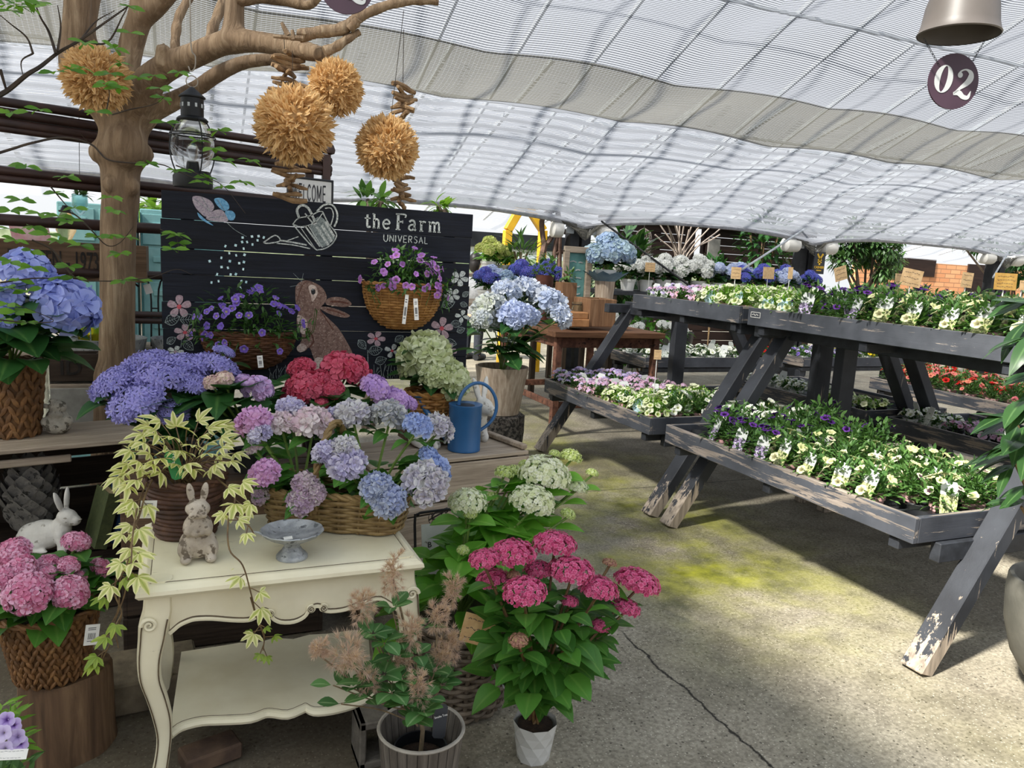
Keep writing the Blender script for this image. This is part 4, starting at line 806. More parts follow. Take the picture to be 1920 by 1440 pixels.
braid(b, [(bc[0]+.113*math.cos(a), bc[1]+.113*math.sin(a), bc[2]+.178) for a in np.linspace(0, 2*PI, 25)], .01); b.build('rope_basket', ROPE, VC); soil(VC, bc+[0, 0, .15], .1)
CLT = [leaf_tpl(1, .34, d, .14, 6, wid=.52, serr=.2) for d in (.15, .3, .5)]
fol = MB(); st = MB()
def palmate(b, p, d, s, n=5, hang=.15):
    d = _n(np.asarray(d, float)); up = np.array([rnd(-.3, .3), -.35, .8]); A = frame(d, up)
    for k in range(n):
        a = (k-(n-1)/2)*.74; v = A @ np.array([math.cos(a), math.sin(a), -hang+rnd(-.15, .15)]); b.tpl(CLT[R_.randrange(3)], frame(v, A[:, 2])*s*(1-.13*abs(k-(n-1)/2))*rnd(.85, 1.1), p, t=rnd())
def vine(pts, leaves, s=.05, b=None, end=True):
    P = smooth_path(pts, 6); tube(st, P, [.0028*(1-.5*i/len(P)) for i in range(len(P))], 5)
    for f in leaves:
        p = P[int(f*(len(P)-1))]; a = rnd(0, 2*PI); d = np.array([math.cos(a), -.5-abs(rnd(0, .4)), rnd(-.7, .3)]); q = p+_n(d)*.03; tube(st, [p, q], .0014, 4, False); palmate(fol if b is None else b, q, d, s*rnd(.8, 1.15))
R_.seed(11)
for px, py, y in [(268, 815, 2.42), (300, 790, 2.46), (330, 800, 2.5), (372, 790, 2.52), (405, 800, 2.5), (415, 820, 2.45), (280, 850, 2.38), (310, 835, 2.4), (345, 850, 2.38), (385, 835, 2.42), (240, 870, 2.38), (232, 885, 2.36), (262, 880, 2.34), (300, 885, 2.33), (330, 870, 2.36), (410, 855, 2.4), (440, 850, 2.42), (360, 880, 2.34), (395, 880, 2.36), (425, 830, 2.46), (255, 830, 2.44), (290, 805, 2.44), (390, 805, 2.5), (270, 830, 2.3), (300, 860, 2.28), (325, 820, 2.32), (350, 805, 2.36), (360, 835, 2.3), (390, 850, 2.3), (245, 845, 2.36), (260, 865, 2.3), (285, 870, 2.28), (315, 845, 2.26), (405, 870, 2.28), (430, 865, 2.34), (335, 845, 2.34), (375, 820, 2.4), (295, 815, 2.38), (255, 900, 2.28), (222, 895, 2.34), (240, 910, 2.28), (415, 840, 2.36), (350, 870, 2.28), (278, 798, 2.48), (420, 800, 2.5)]:
    q = at(px, py, y); P = smooth_path([bc+[rnd(-.03, .03), rnd(-.03, .03), .15], (bc+[0, 0, .16]+q)/2+[0, 0, .03], q], 4); tube(st, P, .0018, 4); d = q-bc-[0, 0, .15]; palmate(fol, q, d*np.array([1, 1, .5])+[0, -.05, 0], .05*rnd(.85, 1.15))
gv = MB()
vine([at(x, y, d) for x, y, d in ((285, 900, 2.36), (272, 930, 2.28), (262, 965, 2.24), (250, 1000, 2.16), (240, 1050, 2.08), (225, 1090, 2.06), (222, 1140, 2.08), (205, 1180, 2.1), (188, 1240, 2.12))], [.15, .22, .3, .38, .46, .54, .62], .055)
vine([at(x, y, d) for x, y, d in ((275, 905, 2.35), (258, 950, 2.25), (248, 1010, 2.12), (245, 1060, 2.05), (232, 1120, 2.05), (215, 1170, 2.08), (222, 1215, 2.1))], [.12, .25, .35, .45, .55], .05)
vine([at(x, y, d) for x, y, d in ((225, 1060, 2.07), (215, 1110, 2.09), (228, 1150, 2.07), (212, 1195, 2.1), (190, 1240, 2.12))], [.1, .3, .5, .7, .9, 1.], .042, gv)
vine([at(x, y, d) for x, y, d in ((405, 895, 2.38), (440, 930, 2.2), (428, 975, 2.08), (430, 1030, 2.02), (455, 1060, 2.01), (470, 1110, 2.03), (482, 1160, 2.05), (495, 1195, 2.06), (493, 1220, 2.06))], [.15, .2, .25, .56, .62, .68, .8], .042)
vine([at(x, y, d) for x, y, d in ((470, 1120, 2.03), (482, 1160, 2.05), (495, 1190, 2.06), (494, 1215, 2.06))], [.45, .6, .75, .9, 1.], .026, gv)
vine([at(x, y, d) for x, y, d in ((432, 965, 2.1), (465, 985, 2.05), (478, 1005, 2.05))], [.5], .03)
for px, py in ((428, 915), (455, 905), (440, 945), (470, 945), (430, 1075), (455, 1085)): q = at(px, py, 2.12); palmate(fol, q, (rnd(-1, 1), -.4, rnd(-.5, .3)), .05)
fol.build('foliage', CL, VC); gv.build('trailing_leaves', CL2, VC); st.build('vine_stem', VINE, VC)
GRT = mat('green_plastic_tag', '#1f7a3a', '#2c8c46', 6, .4); WTAG = mat('white_card', '#d8d6cf', '#e4e2dc', 12, .6); PRINT = mat('printed_black', '#26262a', '#3a3a3e', 30, .7)
def card(nm, parent, p, w, h, m, nrm=(0, -1, .2), roll=0., th_=.0015, round_=0., txt=None, bars=False, lines_=0):
    """small card facing nrm, its print as sub-parts"""
    n_ = _n(np.asarray(nrm, float)); u = _n(np.cross([0, 0, 1.], n_)); w_ = np.cross(n_, u); c_, s_ = math.cos(roll), math.sin(roll); u, w_ = c_*u+s_*w_, -s_*u+c_*w_; p = np.asarray(p, float)
    b = MB(); r = round_; pts = [(-w/2+r, -h/2), (w/2-r, -h/2), (w/2, -h/2+r), (w/2, h/2-r), (w/2-r, h/2), (-w/2+r, h/2), (-w/2, h/2-r), (-w/2, -h/2+r)] if r else [(-w/2, -h/2), (w/2, -h/2), (w/2, h/2), (-w/2, h/2)]
    prism(b, pts, p, u, w_, n_, th_); o = b.build(nm, m, parent, smooth=False)
    pb = MB(); f = p+n_*th_
    if bars:
        for k in range(11): stroke(pb, [(w*(-.25+.05*k), -h*.22), (w*(-.25+.05*k), h*.08)], w*rnd(.012, .03), f, u, w_, n_, .0004, sm=False)
        for yy in (-.3, .25, .33): stroke(pb, [(-w*.3, yy*h), (w*.25, yy*h)], h*.03, f, u, w_, n_, .0004, sm=False)
    for k in range(lines_):
        yy = h*(.3-.62*k/max(1, lines_-1)); x = -w*.38
        while x < w*.34:
            l = w*rnd(.05, .11); stroke(pb, [(x, yy+rnd(-.02, .02)*h), (x+l*.5, yy+rnd(-.05, .05)*h), (x+l, yy)], h*.022, f, u, w_, n_, .0004, k=2); x += l+w*.03
    if pb.n: q = pb.build('print', PRINT, o, smooth=False) if False else pb.build('print', PRINT, parent if parent is not None else o, smooth=False)
    if pb.n and parent is not None: q.parent = o; 
    if txt:
        for t_, uu, vv, sz in txt: text_obj('print', t_, f+u*uu*w+w_*vv*h, u, w_, sz, PRINT if m is not GRT else WTAG, None).parent = o
    if parent is None: pass
    return o
def fix_card_children(o):
    for ch in o.children: ch.location = tuple(-np.array(wloc(o))) if False else ch.location
o = card('plant_tag', VC, at(327, 872, 2.36), .036, .085, GRT, (.1, -1, .35), .25, round_=.008); 
pb = MB(); f = at(327, 866, 2.3575)
for k, yy in enumerate((.024, .008, -.008)): stroke(pb, [(-.006, yy+.005), (.001, yy+.008), (-.004, yy-.003), (.006, yy+.002)], .0016, f, (1, 0, 0), _n(np.array([0, .3, 1.])), (0, -1, .3), .0006)
pb.build('tag_writing', WTAG, VC)
card('price_tag', VC, at(278, 955, 2.3), .042, .05, WTAG, (.2, -1, .1), -.12, bars=True)
# ---- willow basket with handle and its hydrangeas
AZ = math.radians(-27); BC = np.array([.455, 2.425, TH]); A = rotz(AZ)
BK = thing('willow_basket', 'long honey-coloured willow basket with an arched twisted handle on the cream table', 'basket', BC)
b = MB(); fa = lambda z: .205+.2*z; fb = lambda z: .085+.25*z
weave(b, fa, fb, .006, .125, 12, 18, .0056, BC, A, 5., .006, 6)
P = outline(.205, .085, 60, 5.); b.add(np.c_[P, np.full(60, .006)] @ A.T+BC, [tuple(range(60))]); b.build('woven_wall', WILLOW, BK)
b = MB(); P = outline(.232, .12, 40, 5.); braid(b, np.c_[np.vstack([P, P[:1]]), np.full(41, .132)] @ A.T+BC, .0095, 7); b.build('braided_rim', WILLOW, BK)
b = MB(); hp = [(-.045+.0, -.118, .07), (-.045, -.121, .14), (-.035, -.1, .24), (-.02, -.04, .325), (-.01, .03, .33), (-.005, .1, .24), (-.003, .121, .14)]; braid(b, np.array(hp) @ A.T+BC, .0105, 7); b.build('handle', WILLOW, BK)
b = MB()
for k in (-1, 1): tube(b, np.array([(-.045+k*.012, -.123, .085), (-.045+k*.006, -.127, .13), (-.045-k*.004, -.128, .15)]) @ A.T+BC, .006, 6)
b.build('handle_binding', WILLOW, BK)
MP = dict(pinkw=petal('pale_pink_floret', [(0, '#8a7a6a'), (.12, '#d8c4b4'), (.6, '#e0ccd2'), (1, '#d6b8c4')], '#e8e2e0'), pink=petal('pink_floret', [(0, '#c8a0b0'), (.5, '#d89cc4'), (1, '#d0a4d4')], '#e0b8d8'), lil=petal('lilac_white_floret', [(0, '#a8a0b0'), (.5, '#c8c4dc'), (1, '#dcd8e4')], '#b0a8d0'), greyl=petal('grey_lilac_floret', [(0, '#8c8478'), (.2, '#b8b4b0'), (.7, '#b4b0c4'), (1, '#d4d0d6')], '#dcdcd4'), wgr=petal('greenish_white_floret', [(0, '#7c8468'), (.4, '#b4b8ac'), (1, '#d2d0d0')], '#a4a8b4'), blue=petal('powder_blue_floret', [(0, '#7a7ab0'), (.5, '#8fa4d8'), (1, '#a4b6e2')], '#b8c4e0'), pblue=petal('pale_blue_floret', [(0, '#8a86a0'), (.5, '#a8b4cc'), (1, '#c2c8d4')], '#98a4d0'), mauve=petal('dusty_mauve_floret', [(0, '#a8a078'), (.2, '#c4b4b0'), (.7, '#b094b0'), (1, '#c8b0c4')], '#dcd4cc'))
mp = MP
HYD = 'potted hydrangea'
R_.seed(21)
h1 = thing('hydrangea', 'pink and white hydrangea in the left half of the willow basket', HYD, BC+[-.11, .06, .012])
hydrangea(h1, h1.location, [(*ps(475, 792, 2.5, 29), 'pink'), (*ps(528, 797, 2.52, 25), 'pinkw'), (*ps(545, 768, 2.58, 24), 'lil'), (*ps(587, 796, 2.5, 34), 'pinkw'), (*ps(487, 815, 2.46, 20), 'lil'), (*ps(476, 838, 2.48, 15), 'pinkw'), (*ps(497, 887, 2.36, 25), 'pink'), (*ps(572, 908, 2.33, 22), 'mauve'), (*ps(566, 940, 2.31, 24), 'mauve'), (*ps(588, 925, 2.31, 20), 'mauve'), (*ps(490, 928, 2.42, 17), 'mauve')], mp, HG, 60, .4, 'frill', .85, .085, 2, fill=26, fr=.1, fz=(.1, .2))
h2 = thing('hydrangea', 'grey-lilac and blue hydrangea in the right half of the willow basket', HYD, BC+[.1, -.03, .012])
hydrangea(h2, h2.location, [(*ps(662, 780, 2.5, 31), 'greyl'), (*ps(625, 783, 2.56, 20), 'lil'), (*ps(731, 781, 2.46, 31), 'wgr'), (*ps(783, 800, 2.36, 25), 'blue'), (*ps(822, 803, 2.42, 26), 'greyl'), (*ps(650, 870, 2.28, 32), 'lil'), (*ps(610, 848, 2.32, 22), 'lil'), (*ps(645, 842, 2.3, 24), 'greyl'), (*ps(706, 915, 2.2, 27), 'pblue'), (*ps(728, 938, 2.18, 30), 'pblue'), (*ps(797, 906, 2.22, 38), 'greyl'), (*ps(818, 882, 2.28, 26), 'blue'), (*ps(804, 856, 2.34, 18), 'blue')], mp, HG, 60, .4, 'frill', .85, .085, 2, fill=30, fr=.11, fz=(.1, .22))
for hh in (h1, h2): b = MB(); pot_mesh(b, .075, .1, hh.location); b.build('plastic_pot', BLKPOT, hh)
# ---- stone rabbit, cake stand
STONE = mat('mossy_cast_stone', '#8a8478', '#b0aa9c', 16, .9, .5, 90, c3='#5e594e', s3=45, a3=.55); PALEST = mat('pale_limed_stone', '#968b7c', '#bfb4a5', 14, .9, .5, 80, c3='#6a5f52', s3=45, a3=.55); WHST = mat('white_washed_resin', '#c9c6be', '#dcd9d2', 10, .8, .3, 60, c3='#9a958a', s3=30, a3=.62)
r0 = onz(372, 1056, TH); k = psize(r0, 1.); SR = thing('rabbit_figurine', 'small upright pale stone rabbit with paws on its belly on the cream table', 'figurine', (r0[0], r0[1]+.03, TH+.001))
def E3(x, z, y, rx, rz_, ry, rot=None): return ((x*k*1.1, y*k, z*k), (rx*k*1.12, ry*k*1.05, rz_*k), rot)
blob('body', [E3(0, 32, 2, 30, 30, 27), E3(0, 62, 0, 24, 30, 22), E3(0, 100, -2, 20, 17, 20), E3(0, 95, -17, 11, 9, 9), E3(-9, 92, -20, 6, 6, 5), E3(9, 92, -20, 6, 6, 5), E3(-20, 8, -20, 9, 8, 14), E3(20, 8, -20, 9, 8, 14), E3(-20, 24, -8, 13, 20, 16), E3(20, 24, -8, 13, 20, 16), E3(-14, 62, -17, 8, 12, 8, roty(.5)), E3(14, 62, -17, 8, 12, 8, roty(-.5)), E3(-4, 58, -23, 7, 6, 6), E3(5, 60, -23, 7, 6, 6), E3(0, 20, 26, 10, 10, 10),
              E3(-11, 130, 2, 6.5, 20, 4.5, roty(-.16)), E3(11, 130, 2, 6.5, 20, 4.5, roty(.16))], PALEST, SR, .0028, 3)
for s in (-1, 1): b = MB(); b.tpl(spindle(), np.diag([.0035, .0035, .007]), np.array(SR.location)+np.array([s*11*k, -17*k, 105*k])); b.build('eye', STONE, SR)
ZINC = mat('embossed_zinc', '#868a8c', '#aeb1b2', 20, .45, .6, 70, metal=.4, c3='#606466', s3=50, a3=.6, dist=.006)
c0 = onz(549, 1050, TH); k = psize(c0, 1.); CS = thing('cake_stand', 'embossed grey zinc pedestal dish with a leaf handle on the cream table', 'dish', (c0[0], c0[1]+.02, TH+.001)); cc = np.array(CS.location)
b = MB(); lathe(b, [(0, 0), (29*k, 0), (29*k, 4*k), (26*k, 8*k), (24*k, 10*k), (19*k, 15*k), (17*k, 19*k), (14.5*k, 22*k), (15*k, 30*k), (17*k, 33*k), (0, 33*k)], 36, cc); b.build('foot', ZINC, CS)
b = MB(); lathe(b, [(0, 32*k), (16*k, 32*k), (34*k, 37*k), (50*k, 46*k), (57*k, 54*k), (56*k, 55.5*k), (46*k, 49*k), (30*k, 42*k), (0, 39*k)], 48, cc, wob=lambda a, z: 1+.03*abs(math.sin(6*a))*(z > 45*k)); b.build('dish', ZINC, CS)
b = MB(); tube(b, smooth_path([cc+np.array([x*k, y*k, z*k]) for x, y, z in ((-52, -8, 50), (-62, -6, 56), (-70, -2, 57), (-66, 4, 54), (-52, 8, 50))], 4), 2.6*k, 6, flat=.7); b.build('leaf_handle', ZINC, CS)
card('price_tag', CS, cc+np.array([-9*k, -14*k, 43*k]), .024, .013, WTAG, (0, -.45, 1), .1, lines_=2)
# ---- crimson, star and lime-white hydrangeas on the crates behind
R_.seed(31)
MC = dict(crim=petal('crimson_floret', [(0, '#b89a58'), (.15, '#b04050'), (.6, '#b8344e'), (1, '#cc5a72')], '#d86e84'), purp=petal('violet_pink_floret', [(0, '#c0a8d0'), (.5, '#b690d4'), (1, '#caa8e0')], '#d8b4e0'), creamp=petal('cream_pink_floret', [(0, '#c8b078'), (.4, '#e4d0b8'), (1, '#e0b8c0')], '#ecdcc8'), pinkl=petal('pink_lilac_floret', [(0, '#b088a0'), (.5, '#d0a0d0'), (1, '#dcbce4')], '#c8b0e0'), star=petal('lilac_star_floret', [(0, '#e8e8f4'), (.12, '#a49ed2'), (.6, '#928fd2'), (1, '#b6b4e6')], '#a69fdc'), lime=petal('lime_white_floret', [(0, '#a8b470'), (.4, '#cdd6a4'), (1, '#dfe4c4')], '#bcc888'), big=petal('cornflower_floret', [(0, '#7078c4'), (.3, '#8c9ade'), (1, '#a0aee8')], '#b4bcf0'))
z1 = .636; z2 = .657
hc = thing('hydrangea', 'crimson hydrangea with two violet heads in front of the chalk board', HYD, (.52, 3.12, .65)); b = MB(); pot_mesh(b, .08, .11, hc.location); b.build('plastic_pot', BLKPOT, hc)
hydrangea(hc, np.array(hc.location)+[0, 0, .09], [(*ps(565, 690, 3.16, 26), 'crim'), (*ps(647, 696, 3.14, 46), 'crim'), (*ps(572, 728, 3.05, 38), 'crim'), (*ps(545, 745, 3.06, 20), 'crim'), (*ps(624, 731, 3.02, 23), 'crim'), (*ps(603, 758, 2.98, 14), 'crim'), (*ps(600, 712, 3.1, 26), 'crim'), (*ps(704, 730, 3.02, 31), 'purp'), (*ps(745, 751, 3.02, 27), 'purp'), (*ps(768, 756, 3.05, 16), 'purp')], MC, HGD, 110, .26, 'mop', .75, .13, 2, fill=20, fr=.13)
hs = thing('hydrangea', 'large lilac-blue star hydrangea with flat heads in front of the tree trunk', HYD, (-.02, 3.02, .657)); b = MB(); pot_mesh(b, .085, .1, hs.location); b.build('plastic_pot', BLKPOT, hs)
hydrangea(hs, np.array(hs.location)+[0, 0, .08], [(*ps(277, 682, 3.1, 44), 'star'), (*ps(345, 690, 3.06, 48), 'star'), (*ps(405, 690, 3.08, 44), 'star'), (*ps(212, 718, 3.0, 44), 'star'), (*ps(300, 706, 2.98, 52), 'star'), (*ps(355, 720, 2.98, 36), 'star'), (*ps(255, 752, 2.92, 54), 'star'), (*ps(325, 772, 2.9, 30), 'star'), (*ps(195, 735, 3.02, 26), 'star'), (*ps(420, 660, 3.12, 20), 'star')], MC, HGD, 150, .24, 'star', .55, .13, 2, fill=22, fr=.14, tmax=1.75)
hp_ = thing('hydrangea', 'small cream and pink hydrangea with dark leaves right of the star hydrangea', HYD, (.22, 3.0, .657)); b = MB(); pot_mesh(b, .07, .08, hp_.location); b.build('plastic_pot', BLKPOT, hp_)
hydrangea(hp_, np.array(hp_.location)+[0, 0, .07], [(*ps(398, 718, 2.94, 17), 'creamp'), (*ps(420, 712, 2.94, 18), 'creamp'), (*ps(482, 730, 2.96, 30), 'pinkl'), (*ps(456, 715, 3.0, 16), 'pinkl'), (*ps(375, 728, 2.96, 12), 'creamp')], MC, HGD, 60, .32, 'mop', .8, .17, 2, fill=14, fr=.12)
card('plant_tag', hp_, at(400, 758, 2.9), .045, .03, WTAG, (0, -1, .3), -.3, lines_=2)
b0 = at(815, 797, 3.26); crate('wooden_crate', 'small crate under the lime-white hydrangea basket', (b0[0], b0[1]+.08, z2+.001), (.2, .2, b0[2]-z2-.02), .1, WBROWN, 1); HB = thing('hydrangea', 'lime-white mophead hydrangea in a honey wicker basket left of the blue watering can', HYD, (b0[0], b0[1]+.09, b0[2]+.001)); hb = np.array(HB.location); b = MB()
fr_ = lambda z: .09+.12*z; weave(b, fr_, fr_, .004, .13, 9, 16, .007, hb, None, 2., .008, 5); braid(b, [(hb[0]+.108*math.cos(a), hb[1]+.108*math.sin(a), hb[2]+.135) for a in np.linspace(0, 2*PI, 25)], .011); lathe(b, [(0, .004), (.085, .004), (.1, .12), (0, .12)], 20, hb); b.build('wicker_basket', HONEY, HB)
hydrangea(HB, hb+[0, 0, .13], [(*ps(797, 668, hb[1], 46), 'lime'), (*ps(842, 712, hb[1]-.07, 36), 'lime'), (*ps(812, 700, hb[1]-.09, 26), 'lime'), (*ps(770, 690, hb[1]+.02, 22), 'lime')], MC, HGD, 70, .38, 'frill', .9, .12, 2, fill=14, fr=.09)
# white rabbits on the crate
def rabbit(name, label, loc, k, rz, m, sit=True):
    t = thing(name, label, 'figurine', loc, rz)
    e = lambda x, y, z, rx, ry, rz2, rot=None: ((x*k, y*k, z*k), (rx*k, ry*k, rz2*k), rot)
    blob('body', [e(0, 0, .30, .42, .27, .29, roty(-.18)), e(-.2, 0, .26, .3, .3, .26), e(.34, 0, .45, .2, .18, .25, roty(.35)), e(.48, 0, .68, .2, .17, .17), e(.62, 0, .64, .13, .11, .11), e(.44, -.12, .09, .1, .07, .12), e(.44, .12, .09, .1, .07, .12), ([(.38*k, -.1*k, .4*k), (.44*k, -.12*k, .06*k)], [.1*k, .065*k]), ([(.38*k, .1*k, .4*k), (.44*k, .12*k, .06*k)], [.1*k, .065*k]), e(-.1, -.2, .2, .24, .1, .18), e(-.1, .2, .2, .24, .1, .18), e(.02, -.22, .05, .2, .07, .05), e(.02, .22, .05, .2, .07, .05), e(-.48, 0, .22, .09, .09, .09),
                  e(.4, -.12, 1.0, .045, .075, .25, rotx(.32) @ roty(-.12)), e(.4, .12, 1.0, .045, .075, .25, rotx(-.32) @ roty(-.12))], m, t, .026*k, 3)
    for s in (-1, 1): b = MB(); b.tpl(spindle(), np.diag([.035*k, .022*k, .035*k]), (.54*k, s*.148*k, .72*k)); b.build('eye', STONE, t, local=True)
    b = MB(); b.tpl(spindle(), np.diag([.03*k, .04*k, .04*k]), (.745*k, 0, .665*k)); b.build('nose', STONE, t, local=True)
    return t
q = onz(812, 842, z1+.03); rabbit('rabbit_statue', 'white rabbit statue with pricked ears half hidden behind the basket hydrangeas', (q[0]-.02, q[1]+.07, z2+.001), .135, math.radians(-35), WHST)
q = at(868, 782, 3.36); rabbit('rabbit_statue', 'white rabbit statue sitting behind the blue watering can', (q[0]+.0, 3.36, z2+.001), .25, math.radians(-60), WHST)
# watering can
k = psize(onz(875, 850, z2), 1.); q = onz(875, 851, z2); WC = thing('watering_can', 'blue metal watering can with a ring handle on the slatted crate', 'watering can', (q[0]+.012, q[1]+32*k, z2+.001)); wc = np.array(WC.location)
BLUE = mat('blue_enamel', '#22527f', '#2a5e90', 4, .38, .05, 120, spec=.5); b = MB(); lathe(b, [(0, 0), (31*k, 0), (31.5*k, 2*k), (31*k, 4*k), (31*k, 84*k), (32*k, 86*k), (32*k, 88.5*k), (30.5*k, 89*k), (18*k, 86*k), (17*k, 84*k), (0, 82*k)], 40, wc); b.build('body', BLUE, WC)
b = MB(); lathe(b, [(17.5*k, 86.2*k), (15*k, 87*k), (0, 86.5*k)], 24, wc); b.build('filler_opening', mat('can_inside', '#0c1a28', '#12243a', 5), WC)
hd = [(-14, 84), (-12, 100), (-2, 117), (14, 127), (32, 127), (49, 116), (60, 98), (63, 78), (58, 60), (46, 46), (31, 36)]
b = MB(); tube(b, smooth_path([wc+np.array([x*k, (0 if x < 30 else -.1*x*k*.0), z*k]) for x, z in hd], 5), 3.3*k, 8); b.build('handle', BLUE, WC)
b = MB(); tube(b, [wc+np.array([-24*k, 18*k, 16*k]), wc+np.array([-60*k, 45*k, 62*k]), wc+np.array([-74*k, 56*k, 88*k])], [9*k, 6*k, 5*k], 10); lathe(b, [(0, 0), (5*k, 0), (13*k, 9*k), (0, 11*k)], 16, wc+np.array([-74*k, 56*k, 86*k])); b.build('spout', BLUE, WC)
# ================================================================ driftwood tree and what hangs from it
m, nt, out = _mat('bleached_driftwood'); v = coords(nt, (22, 22, 2.2)); g = noise(nt, v, 1.5, 7, .65, .8)
c = ramp(nt, g, [(.26, '#463729'), (.36, '#75604a'), (.52, '#917a60'), (.74, '#b9a488')]); c = mix(nt, ramp(nt, noise(nt, coords(nt), 4, 4), [(.35, (.6, .6, .6)), (.6, (0, 0, 0))]), c, '#69543f'); princ(nt, out, c, .72, 0, .3, bumped(nt, g, .9, .02)); DRIFT = m
DRIFTS = mat('driftwood_stick', '#6a5138', '#9c7f5c', 30, .8, .4, 120)
TY = 4.0
DT = thing('driftwood_tree', 'bleached driftwood tree trunk with forking bare branches left of the chalk board', 'tree', (at(222, 700, TY)[0], TY, 0))
def br(pts, y0=TY, y1=None):
    n = len(pts); P = [at(px, py, y0+((y1 if y1 is not None else y0)-y0)*i/(n-1)) for i, (px, py, r) in enumerate(pts)]; r = [psize(p, q[2]) for p, q in zip(P, pts)]
    Q = smooth_path(np.c_[np.array(P)], 5); rr = np.interp(np.linspace(0, n-1, len(Q)), range(n), r); return Q, rr
base = DT.location
tr = [br([(205, 1180, 40), (208, 900, 36), (212, 780, 34), (216, 705, 37), (219, 680, 32), (220, 600, 31), (221, 500, 31), (222, 420, 32), (226, 380, 33), (226, 345, 34), (226, 318, 35), (228, 290, 50), (230, 268, 44), (234, 245, 41), (238, 222, 45), (243, 205, 46)]),
      br([(236, 230, 42), (258, 185, 36), (290, 142, 27), (330, 118, 24), (366, 103, 23), (410, 84, 22), (440, 77, 24), (480, 78, 20), (530, 86, 19), (575, 96, 18), (612, 104, 14)], TY, 3.1),
      br([(436, 78, 26), (438, 50, 20), (440, 10, 18), (442, -40, 17)], 3.46), br([(310, 122, 22), (306, 100, 15), (303, 84, 11)], 3.74, 3.7),
      br([(236, 225, 40), (236, 175, 28), (240, 120, 22), (250, 70, 23), (262, 35, 22), (275, -10, 28), (285, -50, 28)], TY, 3.9), br([(262, 35, 22), (290, 10, 22), (320, -25, 22)], 3.93, 3.85),
      br([(228, 235, 40), (200, 200, 34), (165, 165, 30), (140, 125, 27), (138, 95, 24), (143, 40, 24), (148, -40, 24)], TY, 4.0), br([(175, 150, 18), (172, 95, 15), (165, 55, 14), (172, -30, 20)], 4.0, 4.1),
      br([(250, 235, 30), (285, 208, 22), (325, 190, 18), (370, 165, 15), (410, 138, 15), (455, 118, 13), (500, 112, 12), (545, 113, 9)], 4.0, 3.8)]
for q_ in tr: pass
loc = np.array(base)
b_parts = [(Q-loc, rr) for Q, rr in tr]
for (px, py, y, r) in ((182, 285, 3.98, 16), (272, 290, 3.96, 16), (236, 270, 3.92, 36), (215, 700, 3.99, 34), (250, 350, 3.93, 13), (205, 345, 3.93, 14)): p = at(px, py, y); s = psize(p, r); b_parts.append((p-loc, (s, s*.9, s*1.25), None))
blob('trunk', b_parts, DRIFT, DT, .013, 4)
def branch(pts, y0, y1): Q, rr = br(pts, y0, y1); b = MB(); tube(b, Q, rr*np.array([1+.08*math.sin(i*1.3) for i in range(len(rr))]), 9); b.build('branch', DRIFT, DT)
branch([(560, 68, 12), (600, 60, 11), (640, 55, 12), (665, 38, 10), (700, 20, 9), (745, 5, 9), (790, 0, 9), (822, 3, 7)], 3.08, 3.0); branch([(608, 97, 10), (630, 88, 9), (650, 74, 8), (674, 60, 6)], 3.05, 3.05); branch([(655, 55, 8), (665, 45, 9), (672, 36, 8)], 3.04, 3.02)
branch([(328, 95, 8), (330, 60, 9), (336, 30, 8), (352, 0, 8), (365, -25, 8)], 3.75, 3.85); branch([(394, 82, 9), (398, 55, 10), (408, 30, 9), (425, -15, 10)], 3.6, 3.7); branch([(446, 0, 12), (500, -5, 12), (560, 6, 11), (582, 8, 8), (610, -20, 8)], 3.44, 3.25)
# raffia balls
RAF = petal('raffia_petal', [(0, '#c49a5c'), (.5, '#e2bc86'), (1, '#f0d6a8')], '#eac892', .35, .8)
R_.seed(41); pb = MB(); PT = [leaf_tpl(1, .3, d, .3, 4, wid=.55) for d in (-.25, .1, .4)]
for d in fib(1250, PI, .3):
    nrm = _n(d+np.array([rnd(-.45, .45) for _ in range(3)])); pb.tpl(PT[R_.randrange(3)], frame(nrm, [rnd(-1, 1), rnd(-1, 1), rnd(-1, 1)])*rnd(.3, .42), d*rnd(.6, .72))
for T_ in (0,): pass
pm = pb.mesh('petals', RAF); core = MB(); lathe(core, [(.001, -.72), (.36, -.62), (.62, -.36), (.72, 0), (.62, .36), (.36, .62), (.001, .72)], 20); cm = core.mesh('core', RAF)
CORD = mat('thin_dark_cord', '#2a241e', '#3c342b', 40, .8)
for lab, px, py, y, r, top in (('raffia pompom ball wedged among the tree branches on the far left', 181, 148, 3.7, 62, None), ('largest raffia pompom ball hanging over the board below the driftwood branch', 552, 234, 2.98, 74, (548, 95)), ('smaller raffia pompom ball tucked against the branch end', 629, 165, 3.04, 53, (612, 104)), ('raffia pompom ball hanging alone to the right of the other balls', 726, 277, 3.06, 60, (757, 20))):
    p, s = ps(px, py, y, r); t = thing('raffia_ball', lab, 'hanging decoration', p, 0, None)
    for nm, me in (('petals', pm), ('core', cm)): o = bpy.data.objects.new(nm, me); C.objects.link(o); o.parent = t; o.scale = (s*.985,)*3; o.rotation_euler = (rnd(0, 6), rnd(0, 6), rnd(0, 6))
    if top: b = MB(); q = at(*top, y); tube(b, [p, q], .0012, 4); b.build('cord', CORD, t)
